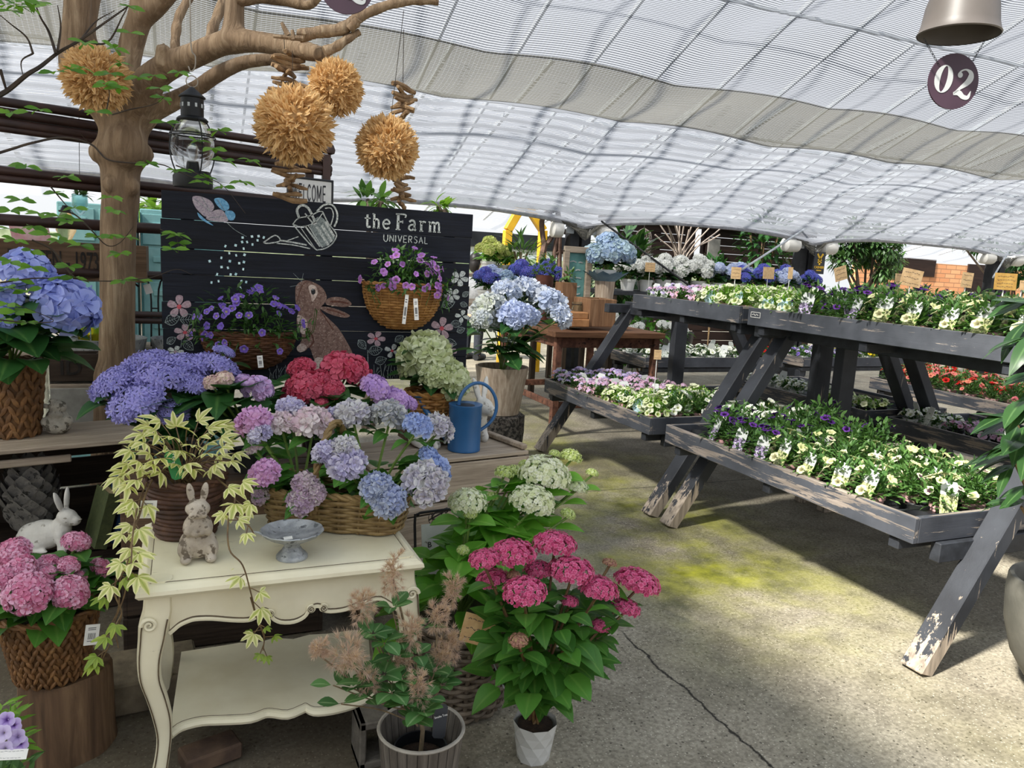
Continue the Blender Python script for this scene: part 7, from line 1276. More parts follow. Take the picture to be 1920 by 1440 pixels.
b = MB(); p = at(-50, 200, 4.06); box(b, (p[0], p[1], p[2]/2), (.05, .05, p[2])); b.build('post', PIPE, RK); b = MB(); lathe(b, [(0, -.03), (.025, -.02), (.03, 0), (.02, .025), (0, .03)], 14, at(619, 281, 4.58)); b.build('end_knob', PIPE, RK)
TEAL = mat('turquoise_paint', '#7aacae', '#94c2c1', 10, .5, .05, 40, c3='#4a8688', s3=20, a3=.66); TEALD = mat('turquoise_shadow_gap', '#22403f', '#2c4e4e', 10)
def cabinet(label, x0, x1, y, d, z1, nrow, ncol):
    t = thing('drawer_cabinet', label, 'cabinet', ((x0+x1)/2, y, 0)); b = MB(); box(b, ((x0+x1)/2, y+d/2, z1/2), (x1-x0, d, z1), b=.006); b.build('body', TEAL, t); w = (x1-x0)/ncol; h = (z1-.05)/nrow
    for i in range(nrow):
        for j in range(ncol):
            c = (x0+w*(j+.5), y-.006, .03+h*(i+.5)); b = MB(); box(b, c, (w-.025, .014, h-.02), b=.003); dr = b.build('drawer', TEAL, t); b = MB(); box(b, (c[0], y-.018, c[2]+h*.12), (.1, .012, .035), b=.004); o = b.build('label_holder', TEAL, None); o.parent = dr; o.location = tuple(-np.array(wloc(t))) if False else (0, 0, 0); o.data.transform(Matrix.Translation(-Vector(wloc(t))))
    return t
xa_, xb_ = at(108, 450, 5.2)[0], at(255, 450, 5.2)[0]; cabinet('turquoise drawer cabinet behind the tree trunk, on the left', xa_, xb_, 5.2, .4, at(180, 382, 5.2)[2], 8, 2); xc_, xd_ = at(263, 450, 5.3)[0], at(420, 450, 5.3)[0]; cabinet('turquoise drawer cabinet half hidden by the chalk board', xc_, xd_, 5.3, .4, at(280, 392, 5.3)[2], 8, 2)
def wbox(nm, label, px0, py0, px1, py1, y, d, m, cat='crate', txt=None):
    a, e = at(px0, py1, y), at(px1, py0, y); t = thing(nm, label, cat, ((a[0]+e[0])/2, y+d/2, a[2])); c = np.array([(a[0]+e[0])/2, y, (a[2]+e[2])/2]); w, h = e[0]-a[0], e[2]-a[2]; th_ = .015
    for n2, cc, ss in (('front_board', c+[0, th_/2, 0], (w, th_, h)), ('back_board', c+[0, d-th_/2, 0], (w, th_, h)), ('end_board', c+[-w/2+th_/2, d/2, 0], (th_, d-2*th_, h-.002)), ('end_board', c+[w/2-th_/2, d/2, 0], (th_, d-2*th_, h-.002)), ('bottom_board', c+[0, d/2, -h/2+th_/2], (w-2*th_, d-2*th_, th_))): b = MB(); box(b, cc, ss, b=.002); b.build(n2, m, t)
    if txt: text_obj('stencil_letter', txt, (c if px0 > 0 else np.array([at(186, 490, y)[0], c[1], c[2]]))+np.array([0, -.002, -h*.24]), (1, 0, 0), (0, 0, 1), h*.72, INK, t, align='CENTER' if px0 > 0 else 'RIGHT', sx=1. if px0 > 0 else .42, bold=.015)
    return t
def post_under(t, label): pass
def plank_top(label, px0, px1, py, y, d, th_=.03, m=None, legs=True, nm='display_shelf', cat='shelf', n=3):
    a, e = at(px0, py, y), at(px1, py, y); t = thing(nm, label, cat, ((a[0]+e[0])/2, y+d/2, 0)); z = a[2]
    for k in range(n): b = MB(); box(b, ((a[0]+e[0])/2, y+d*(k+.5)/n, z-th_/2), (e[0]-a[0], d/n-.006, th_)); b.build('top_plank', m or WGREY, t)
    if legs:
        for x in (a[0]+.04, e[0]-.04):
            for yy in (y+.05, y+d-.05): b = MB(); box(b, (x, yy, (z-th_)/2), (.06, .06, z-th_-.001)); b.build('leg', WDARKZ, t)
    return t, z
wbox('wooden_crate', 'long dark crate stencilled with a grower name and 1973, on the rack behind the tree', -190, 462, 274, 514, 4.3, .3, WBROWN, txt='OEGSTGEEST - R.A.VEEN - 1973')
sh1, zs1 = plank_top('weathered shelf behind the tree carrying zinc trays and the white crate', -60, 330, 662, 4.15, .5, m=WGREY)
wbox('wooden_crate', 'dark crate with faint ID stencil under the zinc trays', 78, 664, 186, 716, 4.02, .12, WDARK, txt='ID')
sh2, zs2 = plank_top('lower slatted plank between the dark crate and the white crate', 70, 182, 722, 4.0, .16, .025, WGREY, False, 'slatted_plank', 'plank')
wbox('wooden_crate', 'whitewashed crate behind the tiny stone bunny', 78, 728, 180, 800, 3.98, .14, mat('whitewashed_board', '#8d8a82', '#a5a299', 14, .8, .2))
def zinc_tray(label, px, py, y, r, h): c = at(px, py, y); b = MB(); r, h = psize(c, r), psize(c, h); lathe(b, [(0, 0), (r*.95, 0), (r, h*.8), (r*1.02, h), (r*.97, h), (r*.93, .006), (0, .006)], 32, (c[0], c[1], zs1+.001)); t = tag(b.build('zinc_tray', ZINC), label, 'tray'); return (c[0], c[1], zs1+.008)
tc1 = zinc_tray('round zinc tray with yellow glasses behind the tree trunk', 205, 655, 4.32, 64, 22); tc2 = zinc_tray('round zinc tray at the left edge of the chalk board', 325, 655, 4.32, 38, 22)
YG = glassm('yellow_glass', (.93, .9, .45)); 
for dx in (-.11, -.05, .02, .08): b = MB(); lathe(b, [(0, 0), (.025, 0), (.028, .1), (.026, .1), (.023, .006), (0, .006)], 18, (tc1[0]+dx, tc1[1]-.03+abs(dx)*.2, tc1[2])); tag(b.build('glass_tumbler', YG), 'yellow ribbed glass tumbler on the round zinc tray', 'glass', 'yellow tumblers on the zinc tray')
p = at(290, 560, 4.45); WI = thing('wire_plant_stand', 'black scrolled wire stand with a white tag between tree and board', 'stand', (p[0], p[1], zs1)); b = MB()
for s in (-1, 1): tube(b, smooth_path([(p[0]+s*.02, p[1], zs1), (p[0]+s*.02, p[1], zs1+.3), (p[0]+s*.07, p[1], zs1+.38), (p[0]+s*.1, p[1], zs1+.34), (p[0]+s*.075, p[1], zs1+.31)], 4), .005, 6)
tube(b, [(p[0]-.02, p[1], zs1+.2), (p[0]+.02, p[1], zs1+.2)], .004, 5); b.build('scroll', BLK, WI); card('price_tag', WI, (p[0]-.03, p[1]-.01, zs1+.3), .035, .05, WTAG, (0, -1, .1), .3)
hv = at(150, 385, 4.2); HV = thing('hanging_vase', 'faceted teal glass vase hanging on a wire left of the tree trunk', 'vase', hv); b = MB(); k = psize(hv, 1.); lathe(b, [(0, -20*k), (6*k, -17*k), (14*k, 0), (13*k, 20*k), (12*k, 20*k), (12*k, 0), (0, -14*k)], 10, hv); b.build('glass', glassm('teal_glass', (.75, .88, .88)), HV); b = MB(); tube(b, [hv+[0, 0, 20*k], at(148, 215, 4.2)], .0015, 4); b.build('wire', CORD, HV); fo = MB(); R_.seed(401)
for i in range(16): fo.tpl(SL[i % 3], frame((rnd(-1, 1), rnd(-1, 1), rnd(0, 1)))*.05, hv+[rnd(-.01, .03), 0, 18*k])
fo.build('foliage', PL, HV)
PB_ = thing('picture_frame', 'pink and white printed card standing on the stencilled crate behind the twigs', 'card', at(60, 455, 4.35)); card('card', PB_, at(60, 448, 4.35), .16, .2, mat('pink_white_print', '#c98a92', '#e8dcd8', 9, .6), (0, -1, .1), .2)
OL = thing('oil_lamp', 'small amber lantern lamp standing on the stencilled crate', 'lantern', at(125, 463, 4.4)); c = at(125, 463, 4.4); b = MB(); lathe(b, [(0, 0), (.035, 0), (.035, .02), (.02, .03), (0, .03)], 18, c); b.build('base', BLK, OL); b = MB(); lathe(b, [(.02, .03), (.045, .08), (.035, .14), (.018, .17)], 18, c); b.build('globe', glassm('amber_glass', (.95, .8, .6)), OL); b = MB(); lathe(b, [(0, .17), (.025, .17), (.012, .2), (0, .2)], 14, c); b.build('cap', BLK, OL)
ws = at(590, 362, 4.5); WS = thing('welcome_sign', 'white WELCOME sign with a dark frame behind the top edge of the chalk board', 'sign', (ws[0], 4.5, ws[2]-.2)); n_ = _n(np.array([.25, -1, 0])); u = _n(np.cross([0, 0, 1.], n_)); w = np.array([0, 0, 1.])
b = MB(); prism(b, [(-.15, -.07), (.1, -.07), (.1, .07), (-.15, .07)], ws, u, w, n_, .01); b.build('panel', WTAG, WS); b = MB()
for a, e in (((-.155, .073), (.106, .073)), ((-.155, -.073), (.106, -.073)), ((.103, -.075), (.103, .075)), ((-.153, -.075), (-.153, .075))): beam(b, ws+u*a[0]+w*a[1], ws+u*e[0]+w*e[1], .03, .012)
b.build('frame', BLACKP, WS); letters('sign_letter', 'WELCOME', LU, ws+u*-.13+w*-.045+n_*.0105, u*.37, w, n_, .085, PRINT, WS, .14)
b = MB(); tube(b, [(ws[0], 4.53, 0), (ws[0], 4.53, ws[2]-.05)], .02, 8); b.build('stake', PIPE, WS)
# ================================================================ mid-distance tables and plants
RUST = mat('rusty_iron', '#4f3227', '#7a5240', 18, .85, .3, 60, c3='#2e1f1a', s3=30, a3=.6); RTBL = thing('display_table', 'rusty angle-iron table with a thick wooden top beside the farther bench', 'table', (3.45, 6.6, 0)); ZR = .93
for k in range(4): b = MB(); box(b, (3.42, 5.98+.36*k, ZR-.025), (1.1, .35, .05)); b.build('top_plank', wood('orange_brown_wood', '#4f3524', '#6a4a34', '#8a6448', 0, 9) if k == 0 else bpy.data.materials['orange_brown_wood'], RTBL)
for x in (2.95, 3.93):
    for y in (5.9, 7.1): b = MB(); box(b, (x, y, (ZR-.05)/2), (.06, .06, ZR-.052)); b.build('leg', RUST, RTBL)
for a, e in (((2.95, 5.9), (3.93, 5.9)), ((2.95, 5.9), (2.95, 7.1)), ((2.95, 7.1), (3.93, 7.1))): b = MB(); beam(b, (*a, ZR-.1), (*e, ZR-.1), .02, .09); beam(b, (*a, .28), (*e, .28), .02, .06); b.build('rail', RUST, RTBL)
def small_hyd(label0, mk, style, seed, nh=6, R=.14, n=50, size=.36, leafm_=HGD, group=None):
    R_.seed(seed); t = thing('hydrangea', label0, HYD, (0, 0, -6), 0, group); b = MB(); pot_mesh(b, .08, .13, (0, 0, -6)); b.build('pot', WHTPOT, t); hs_ = []
    for i in range(nh): a = 2*PI*i/nh+.3; rr_ = R*(.75 if i else 0); hs_.append((np.array([rr_*math.cos(a), rr_*math.sin(a), -6+.32+rnd(-.03, .04)-.06*(i > 0)]), R*rnd(.42, .55), mk))
    hydrangea(t, (0, 0, -5.88), hs_, MC, leafm_, n, size, style, .75, .1, 2, fill=16, fr=.1, fz=(.02, .16)); return t
MC['royal'] = petal('royal_blue_floret', [(0, '#c0c8f0'), (.15, '#5262c4'), (.6, '#6474d0'), (1, '#8492e0')], '#7468c0'); MC['snow'] = petal('snow_white_floret', [(0, '#c8d0b8'), (.3, '#eceee8'), (1, '#f6f6f2')]); MC['limeg'] = petal('bright_lime_floret', [(0, '#7a9a30'), (.4, '#b8cc58'), (1, '#d4e088')], '#dcd890'); MC['icy'] = petal('icy_blue_floret', [(0, '#90a0b0'), (.4, '#94aed8'), (1, '#b4c8e0')], '#b8ccc8')
HB_ = dict(royal=small_hyd('x', 'royal', 'star', 501), sky=small_hyd('x', 'skyb', 'mop', 503), snow=small_hyd('x', 'snow', 'frill', 505, n=60), lime=small_hyd('x', 'limeg', 'mop', 507, leafm_=HGL), icy=small_hyd('x', 'icy', 'mop', 509, nh=8, R=.19))
def hyd_at(k, x, y, z, label, group=None, sc=1.):
    p = HB_[k]
    if p.name not in used: used.add(p.name); p.location = (x, y, z); p.scale = (sc,)*3; p.rotation_euler = (0, 0, rnd(0, 6)); tag(p, label, HYD, group); return p
    return dup(p, (x, y, z), rnd(0, 6), sc, label, None, group)
s3, z3_ = plank_top('grey plank table of potted hydrangeas behind the wood-look pot', 850, 1060, 566, 7.3, .7, .04, WGREY, True, 'display_table', 'table')
q = lambda px, y: at(px, 560, y)[0]
hyd_at('royal', q(905, 7.5), 7.45, z3_+.001, 'bright blue hydrangea at the left end of the grey plank table', None, .95); hyd_at('sky', q(932, 7.55), 7.75, z3_+.001, 'sky-blue hydrangea behind the left end of the plank table', None, 1.05); hyd_at('royal', q(985, 7.7), 7.85, z3_+.001, 'royal blue hydrangea in the middle of the plank table', None, 1.2); hyd_at('royal', q(1030, 7.8), 7.88, z3_+.001, 'royal blue hydrangea at the right end of the plank table', None, 1.25); hyd_at('icy', q(950, 7.4), 7.42, z3_+.001, 'pale blue hydrangea at the front of the plank table', None, .8)
s4, z4_ = plank_top('higher plank shelf with lime-green hydrangeas before the pale window wall', 870, 1075, 512, 8.6, .5, .04, WGREY, True, 'display_shelf', 'shelf')
hyd_at('lime', q(915, 8.8), 8.85, z4_+.001, 'lime-green hydrangea tinged coral on the higher plank shelf', None, 1.15); hyd_at('lime', q(950, 8.8), 8.9, z4_+.001, 'smaller lime-green hydrangea right of the coral-tinged one', None, .9); hyd_at('snow', q(935, 8.9), 9.0, z4_+.001, 'white hydrangea behind the lime-green hydrangeas', None, .9)
def bush(nm, label, c, r, n, m, cat='plant', tp=SL, ls=.1, pot=True, potm=None, gap=0., stems=6, h0=0.):
    t = thing(nm, label, cat, c); c = np.asarray(c, float); f = MB(); ph_ = .22*min(1, r[2]*2)
    if pot: b = MB(); pot_mesh(b, r[0]*.45, ph_, c); b.build('pot', potm or BLKPOT, t)
    ctr = c+np.array([0, 0, (ph_ if pot else 0)+h0+r[2]*.95])
    for i in range(n):
        a = rnd(0, 2*PI); z = rnd(-1, 1); u = rnd()**.4; s_ = math.sqrt(1-z*z); d = np.array([s_*math.cos(a), s_*math.sin(a), z]); f.tpl(tp[i % len(tp)], frame(d+np.array([rnd(-.7, .7), rnd(-.7, .7), rnd(-.3, .6)]))*ls*rnd(.7, 1.2), ctr+d*np.array(r)*u)
    f.build('foliage', m, t); s2 = MB()
    for i in range(stems): a = 2*PI*i/stems; tube(s2, smooth_path([c+[0, 0, ph_*.8 if pot else 0], c+[.1*r[0]*math.cos(a), .1*r[0]*math.sin(a), (ph_ if pot else 0)+h0*.6], ctr+np.array([r[0]*.6*math.cos(a), r[1]*.6*math.sin(a), r[2]*.4])], 4), .006+.012*r[0], 5)
    s2.build('stem', VINE, t); return t
R_.seed(521); bush('spider_plant', 'spiky green plant on the higher shelf between the yellow posts', (q(972, 8.8), 8.8, z4_+.001), (.16, .16, .16), 110, PL, tp=[leaf_tpl(1, .14, .5, .1, 5)], ls=.26)
b = MB(); p = at(1020, 545, 6.6); 
TP = thing('potted_plant', 'sparse green plant in a terracotta-brown pot in front of the chalkboard easel', 'potted plant', (p[0], 6.6, ZR)); k = psize(p, 1.); zt = at(1020, 516, 6.6)[2]; b = MB(); lathe(b, [(0, 0), (11*k, 0), (17*k, zt-ZR-.02), (18*k, zt-ZR), (16*k, zt-ZR), (0, zt-ZR-.04)], 24, (p[0], 6.6, ZR+.001)); b.build('pot', mat('brown_terracotta', '#4a2a22', '#63392e', 8, .6), TP); fo = MB()
for i in range(60): fo.tpl(SL[i % 3], frame((rnd(-1, 1), rnd(-1, 1), rnd(0, .9)))*rnd(.06, .11), (p[0]+rnd(-.1, .1), 6.6+rnd(-.08, .08), zt+rnd(0, .14)))
fo.build('foliage', PL, TP)
bush('succulent_pot', 'small green plant in a square black pot on the rusty table', (*at(1063, 528, 6.35)[:2], at(1063, 528, 6.35)[2]), (.07, .07, .04), 40, PL, ls=.06)
bx = at(1062, 529, 6.35); b = MB(); box(b, (bx[0], 6.35, (ZR+bx[2])/2), (.15, .15, bx[2]-ZR-.002)); tag(b.build('wooden_block', wood('orange_block_wood', '#6a4c36', '#866448', '#a07e60', 2, 9)), 'reddish wooden block carrying the black pot on the rusty table', 'box')
EA = thing('easel_chalkboard', 'weathered wooden easel frame with a teal chalkboard on the rusty table', 'sign', (at(1080, 560, 6.75)[0], 6.75, ZR)); e0, e1 = at(1056, 575, 6.75), at(1106, 470, 6.75); cx = (e0[0]+e1[0])/2; hw = (e1[0]-e0[0])/2
for nm, c, s in (('frame_rail', (cx, 6.75, e1[2]), (hw*2+.06, .03, .06)), ('frame_rail', (cx, 6.75, ZR+.04), (hw*2+.06, .03, .06)), ('frame_stile', (cx-hw, 6.75, (e1[2]+ZR)/2), (.06, .035, e1[2]-ZR-.01)), ('frame_stile', (cx+hw, 6.75, (e1[2]+ZR)/2), (.06, .035, e1[2]-ZR-.01))): b = MB(); box(b, c, s); b.build(nm, WGREY, EA)
b = MB(); box(b, (cx, 6.77, (e1[2]+ZR)/2+.03), (hw*2-.06, .015, e1[2]-ZR-.1)); b.build('chalkboard', mat('teal_chalkboard', '#4f7f7c', '#6fa09a', 6, .8), EA); lb = MB(); R_.seed(531)
for k_ in range(6):
    x = -hw*.6
    while x < hw*.5: l = rnd(.03, .07); stroke(lb, [(x, rnd(-.006, .006)), (x+l*.5, rnd(-.012, .012)), (x+l, 0)], .012, (cx, 6.761, e1[2]-.12-.075*k_), (1, 0, 0), (0, 0, 1), (0, -1, 0), .002, k=2); x += l+.025
lb.build('chalk_writing', CH, EA)
GJ = thing('glass_jar', 'clear glass jar with water on the rusty table before the easel', 'jar', (at(1080, 590, 6.1)[0], 6.1, ZR)); b = MB(); lathe(b, [(0, 0), (.055, 0), (.058, .15), (.04, .2), (.045, .24), (.042, .24), (.036, .2), (.05, .15), (.048, .01), (0, .01)], 22, tuple(GJ.location)); b.build('jar', glassm('jar_glass', (.93, .97, .97)), GJ); b = MB(); tube(b, [np.array(GJ.location)+[.045*math.cos(a), .045*math.sin(a), .215] for a in np.linspace(0, 2*PI, 17)[:-1]], .002, 4, closed=True); b.build('wire', BLK, GJ)
ORW = bpy.data.materials['orange_brown_wood']
for lab, px0, px1, py0, py1, y, d in (('flat tan wooden box, upper of two, on the rusty table', 1063, 1104, 586, 598, 5.95, .22), ('flat tan wooden box, lower of two, on the rusty table', 1067, 1106, 599, 613, 5.93, .26)):
    a, e = at(px0, py1, y), at(px1, py0, y); b = MB(); box(b, ((a[0]+e[0])/2, y+d/2, (a[2]+e[2])/2), (e[0]-a[0], d, e[2]-a[2]-.002), b=.006); tag(b.build('wooden_box', mat('tan_box_wood', '#94663f', '#ad7d52', 12, .7, .2) if 'upper' in lab else bpy.data.materials['tan_box_wood']), lab, 'box')
a, e = at(1103, 612, 5.95), at(1156, 562, 5.95); WBX = thing('planter_box', 'open reddish-brown wooden planter box at the end of the rusty table', 'planter', ((a[0]+e[0])/2, 6.1, ZR)); c = np.array([(a[0]+e[0])/2, 5.95, (a[2]+e[2])/2]); w_, h_ = e[0]-a[0], e[2]-a[2]
for nm, cc, ss in (('front_board', c, (w_, .02, h_)), ('back_board', c+[0, .3, 0], (w_, .02, h_)), ('end_board', c+[-w_/2+.01, .15, 0], (.02, .28, h_)), ('end_board', c+[w_/2-.01, .15, 0], (.02, .28, h_))): b = MB(); box(b, cc, ss); b.build(nm, bpy.data.materials['orange_block_wood'], WBX)
p = at(1132, 560, 6.7); k = psize(p, 1.); zt = at(1132, 527, 6.7)[2]; PO = thing('post_planter', 'tall grey wood-slab planter with an icy blue hydrangea wrapped in pale blue paper', 'planter', (p[0], 6.7, ZR)); b = MB(); lathe(b, [(0, 0), (14*k, 0), (19*k, zt-ZR), (17*k, zt-ZR), (0, zt-ZR-.05)], 20, (p[0], 6.7, ZR+.001)); b.build('pot', WP, PO); b = MB(); V = []
for j, (r_, z_) in enumerate(((14, -.02), (26, .03), (40, .07))):
    for i in range(20): a = 2*PI*i/20; rr_ = r_*k*(1+(.14 if i % 2 else -.1)*(j == 2)); V.append((p[0]+rr_*math.cos(a), 6.7+rr_*math.sin(a), zt+z_+(.03*(i % 2) if j == 2 else 0)))
b.add(V, [(j*20+i, j*20+(i+1) % 20, (j+1)*20+(i+1) % 20, (j+1)*20+i) for j in range(2) for i in range(20)]); b.build('wrapping_paper', mat('pale_blue_paper', '#5f84a0', '#88a8bc', 8, .7), PO)
hyd_at('icy', p[0], 6.7, zt-.05, 'icy blue hydrangea standing in the tall wood-slab planter', None, 1.25)
# rows behind the farther bench
s5, z5_ = plank_top('long dark table of white and blue hydrangeas behind the farther bench', 1150, 1530, 545, 8.0, .8, .05, BDARK, True, 'display_table', 'table'); R_.seed(541)
for j in range(9): hyd_at('snow', q(1168+j*16, 8.3), 8.2+.25*(j % 2), z5_+.001, 'white hydrangea in the row behind the farther bench', 'white hydrangeas behind the farther bench', rnd(1.0, 1.25))
for j in range(9): hyd_at('royal' if j % 3 else 'sky', q(1330+j*21, 8.3), 8.15+.25*(j % 2), z5_+.001, 'royal blue hydrangea in the row behind the farther bench' if j % 3 else 'sky-blue hydrangea in the row behind the farther bench', 'royal blue hydrangeas behind the farther bench' if j % 3 else 'sky-blue hydrangeas behind the farther bench', rnd(1.0, 1.2))
bush('potted_shrub', 'bright green leafy plant between the white and the blue hydrangeas', (q(1313, 8.2), 8.2, z5_+.001), (.14, .14, .14), 70, PLL, ls=.12)
bush('potted_shrub', 'large dark glossy shrub left of the louvred hut wall', (q(1150, 10.), 10., .0), (.5, .5, .62), 300, LAU, tp=LT_, ls=.34, h0=.55); bush('potted_shrub', 'dark weeping shrub hanging in front of the hut wall', (q(1420, 11.3), 11.3, .0), (.5, .4, .75), 420, HGD, ls=.2, h0=1.0); bush('potted_shrub', 'dark bushy plant on the hut shelf beside the pale frame', (q(1335, 11.5), 11.5, .0), (.28, .25, .4), 200, HGD, ls=.16, h0=.85); bush('potted_shrub', 'sparse olive shrub near the cashier column', (q(1475, 11.4), 11.4, 0), (.4, .35, .35), 160, leafm('olive_leaf', '#4a5228', '#68703c', .3), ls=.2, h0=.9)
DBR = thing('dry_branches', 'spray of pale bare branches standing before the hut wall', 'branch', (q(1278, 10.5), 10.5, 0)); b = MB(); o = np.array([q(1278, 10.5), 10.5, 0]); b1 = at(1278, 500, 10.5)
for px, py in [(1232, 412), (1245, 405), (1262, 408), (1275, 405), (1285, 405), (1300, 412), (1320, 412), (1340, 415), (1355, 425), (1228, 440), (1350, 440), (1255, 430), (1310, 440), (1292, 430), (1268, 420)]: tube(b, smooth_path([o+[rnd(-.05, .05), rnd(-.05, .05), .1], b1+[rnd(-.06, .06), rnd(-.1, .1), 0], at(px, py, 10.5+rnd(-.3, .3))], 5), [.022]*6+[.012]*5, 5)
b.build('twig', mat('pale_dry_twig', '#8a7d72', '#a3968a', 20, .8), DBR); b = MB(); lathe(b, [(0, 0), (.2, 0), (.25, .5), (.2, .5), (0, .4)], 20, o+[0, 0, .001]); b.build('pot', BLKPOT, DBR)
bc_ = at(1206, 455, 11.2); BCG = thing('bird_cage', 'tall arched wire cage hanging before the hut wall', 'cage', bc_); b = MB(); k = psize(bc_, 1.)
for i in range(14): a = 2*PI*i/14; tube(b, smooth_path([bc_+np.array([r_*k*math.cos(a), r_*k*math.sin(a), z_*k]) for r_, z_ in ((15, -24), (15, 8), (11, 20), (0, 27))], 4), .006, 4)
for z_ in (-24, -8, 8): tube(b, [bc_+np.array([15*k*math.cos(a), 15*k*math.sin(a), z_*k]) for a in np.linspace(0, 2*PI, 21)[:-1]], .008, 4, closed=True)
b.build('wire', mat('grey_cage_wire', '#5a524c', '#6e655e', 20, .7), BCG); b = MB(); tube(b, [bc_+[0, 0, 27*k], bc_+[0, 0, 60*k]], .006, 4); b.build('hook', CORD, BCG)
pf = at(1344, 470, 11.8); b = MB(); box(b, (pf[0], 11.9, pf[2]), (.26, .04, .42)); tag(b.build('wall_panel', mat('pale_grey_panel', '#6f6d68', '#85827c', 8)), 'pale grey panel mounted on the hut wall', 'panel')
# columns: lamps, cashier sign, guy rods
LW = mat('white_lamp_glass', '#d2d0ca', '#dedcd6', 4, .35)
for i, (x, labs) in enumerate(((4.76, ('globe lamp on the left of the column by the yellow posts', 'cylinder lamp on the right of the column by the yellow posts')), (8.6, ('cylinder lamp left of the cashier column', 'cylinder lamp right of the cashier column')), (12.84, ('cylinder lamp left of the far right column', 'cylinder lamp right of the far right column')))):
    zc = at(1075 if i == 0 else (1500 if i == 1 else 1858), 432 if i == 0 else (460 if i == 1 else 484), 9.)[2]
    for s, lab in zip((-1, 1), labs):
        t = thing('column_lamp', 'white '+lab, 'lamp', (x+s*.3, 9.1, zc)); b = MB(); L = .16 if not (i == 0 and s < 0) else .09; pr_ = [(0, -L), (.06, -L*.95), (.1, -L*.7), (.105, 0), (.1, L*.7), (.06, L*.95), (0, L)]; tb_ = MB(); lathe(tb_, pr_, 20); b.merge(tb_, roty(PI/2), (x+s*.36, 9.05, zc)); b.build('shade', LW, t); b = MB(); box(b, (x+s*.17, 9.05, zc), (.1, .05, .08)); b.build('bracket', STEEL, t)
cs = at(1535, 493, 8.95); CSG = thing('cashier_sign', 'dark CASHIER sign with a yellow yen mark on the black column', 'sign', (cs[0], 8.95, cs[2])); w_, h_ = psize(cs, 13.5), psize(cs, 20.5); n_ = np.array([0, -1., 0]); b = MB(); box(b, cs, (w_*2, .03, h_*2)); b.build('panel', mat('charcoal_sign', '#26292d', '#2e3136', 6, .5), CSG); YL = mat('yellow_sign_paint', '#d8a820', '#e4b830', 6, .5); b = MB()
f = cs+[0, -.0155, 0]
for pts, wd in (([(-.5, .82), (0, .36)], .17), ([(.5, .82), (0, .36)], .17), ([(0, .4), (0, -.18)], .17), ([(-.36, .26), (.36, .26)], .1), ([(-.36, .06), (.36, .06)], .1)): stroke(b, [(x*w_, z*h_) for x, z in pts], wd*w_*1.6, f, (1, 0, 0), (0, 0, 1), n_, .003, sm=False)
stroke(b, [(-.45*w_, -.68*h_), (.45*w_, -.68*h_)], .05*h_*2, f, (1, 0, 0), (0, 0, 1), n_, .003, sm=False); b.build('yen_mark', YL, CSG, smooth=False); text_obj('sign_letter', 'CASHIER', f+np.array([0, -.002, -.5*h_]), (1, 0, 0), (0, 0, 1), h_*.3, YL, CSG, bold=.02)
for lab, a, e in (('black guy rod running down from the near column', (1128, 415, 8.9), (1292, 535, 7.6)), ('grey guy rod running down from the cashier column', (1508, 430, 8.9), (1392, 505, 7.6)), ('pale guy rod running down from the far right column', (1892, 470, 8.9), (1862, 520, 7.8))): b = MB(); tube(b, [at(*a), at(*e)], .014, 6); tag(b.build('guy_rod', BLK if 'black' in lab else STEEL), lab, 'rod')
# yellow house-shaped frame, driftwood ring sculpture
YP = mat('yellow_painted_steel', '#c7981c', '#d8aa2a', 6, .5); YF = thing('yellow_frame', 'yellow steel gable frame standing before the pale window wall', 'frame', (q(983, 9.6), 9.6, 0)); g0, g1, g2, g3, g4 = at(952, 560, 9.6), at(952, 432, 9.6), at(973, 398, 9.6), at(994, 398, 9.6), at(1018, 432, 9.6)
for nm, a, e in (('post', (g1[0], 9.6, .0), g1), ('post', (g4[0], 9.6, 0), g4), ('rafter', g1, (at(979, 385, 9.6))), ('rafter', g4, at(988, 385, 9.6))): b = MB(); beam(b, a, e, .1, .1, (0, 1, 0)); b.build(nm, YP, YF)
DS_ = thing('driftwood_sculpture', 'brown driftwood sculpture with big open rings behind the easel', 'sculpture', (q(1045, 9.3), 9.3, 0)); DBRN = mat('dark_driftwood', '#4a3830', '#6a5348', 16, .85, .4)
for pts, r in (([(1018, 445), (1016, 415), (1025, 402), (1036, 410), (1038, 430), (1032, 448), (1022, 458)], 5), ([(1054, 425), (1058, 412), (1064, 414), (1064, 428), (1059, 436), (1054, 432)], 3.5), ([(1064, 445), (1067, 434), (1074, 438), (1076, 450), (1070, 456)], 4)): b = MB(); P = smooth_path([at(x, y, 9.3) for x, y in pts], 4, True); tube(b, P, psize(P[0], r), 8, closed=True); b.build('ring', DBRN, DS_)
for pts, r in (([(1022, 402), (1035, 395), (1048, 410), (1048, 560)], 5), ([(1030, 560), (1040, 470), (1046, 440)], 4), ([(1018, 560), (1014, 500), (1022, 455)], 6), ([(1048, 430), (1075, 445), (1078, 480), (1070, 560)], 5), ([(1040, 475), (1078, 468)], 4)): b = MB(); P = smooth_path([at(x, y, 9.3) for x, y in pts], 4); tube(b, P, psize(P[0], r), 8); b.build('limb', DBRN, DS_)
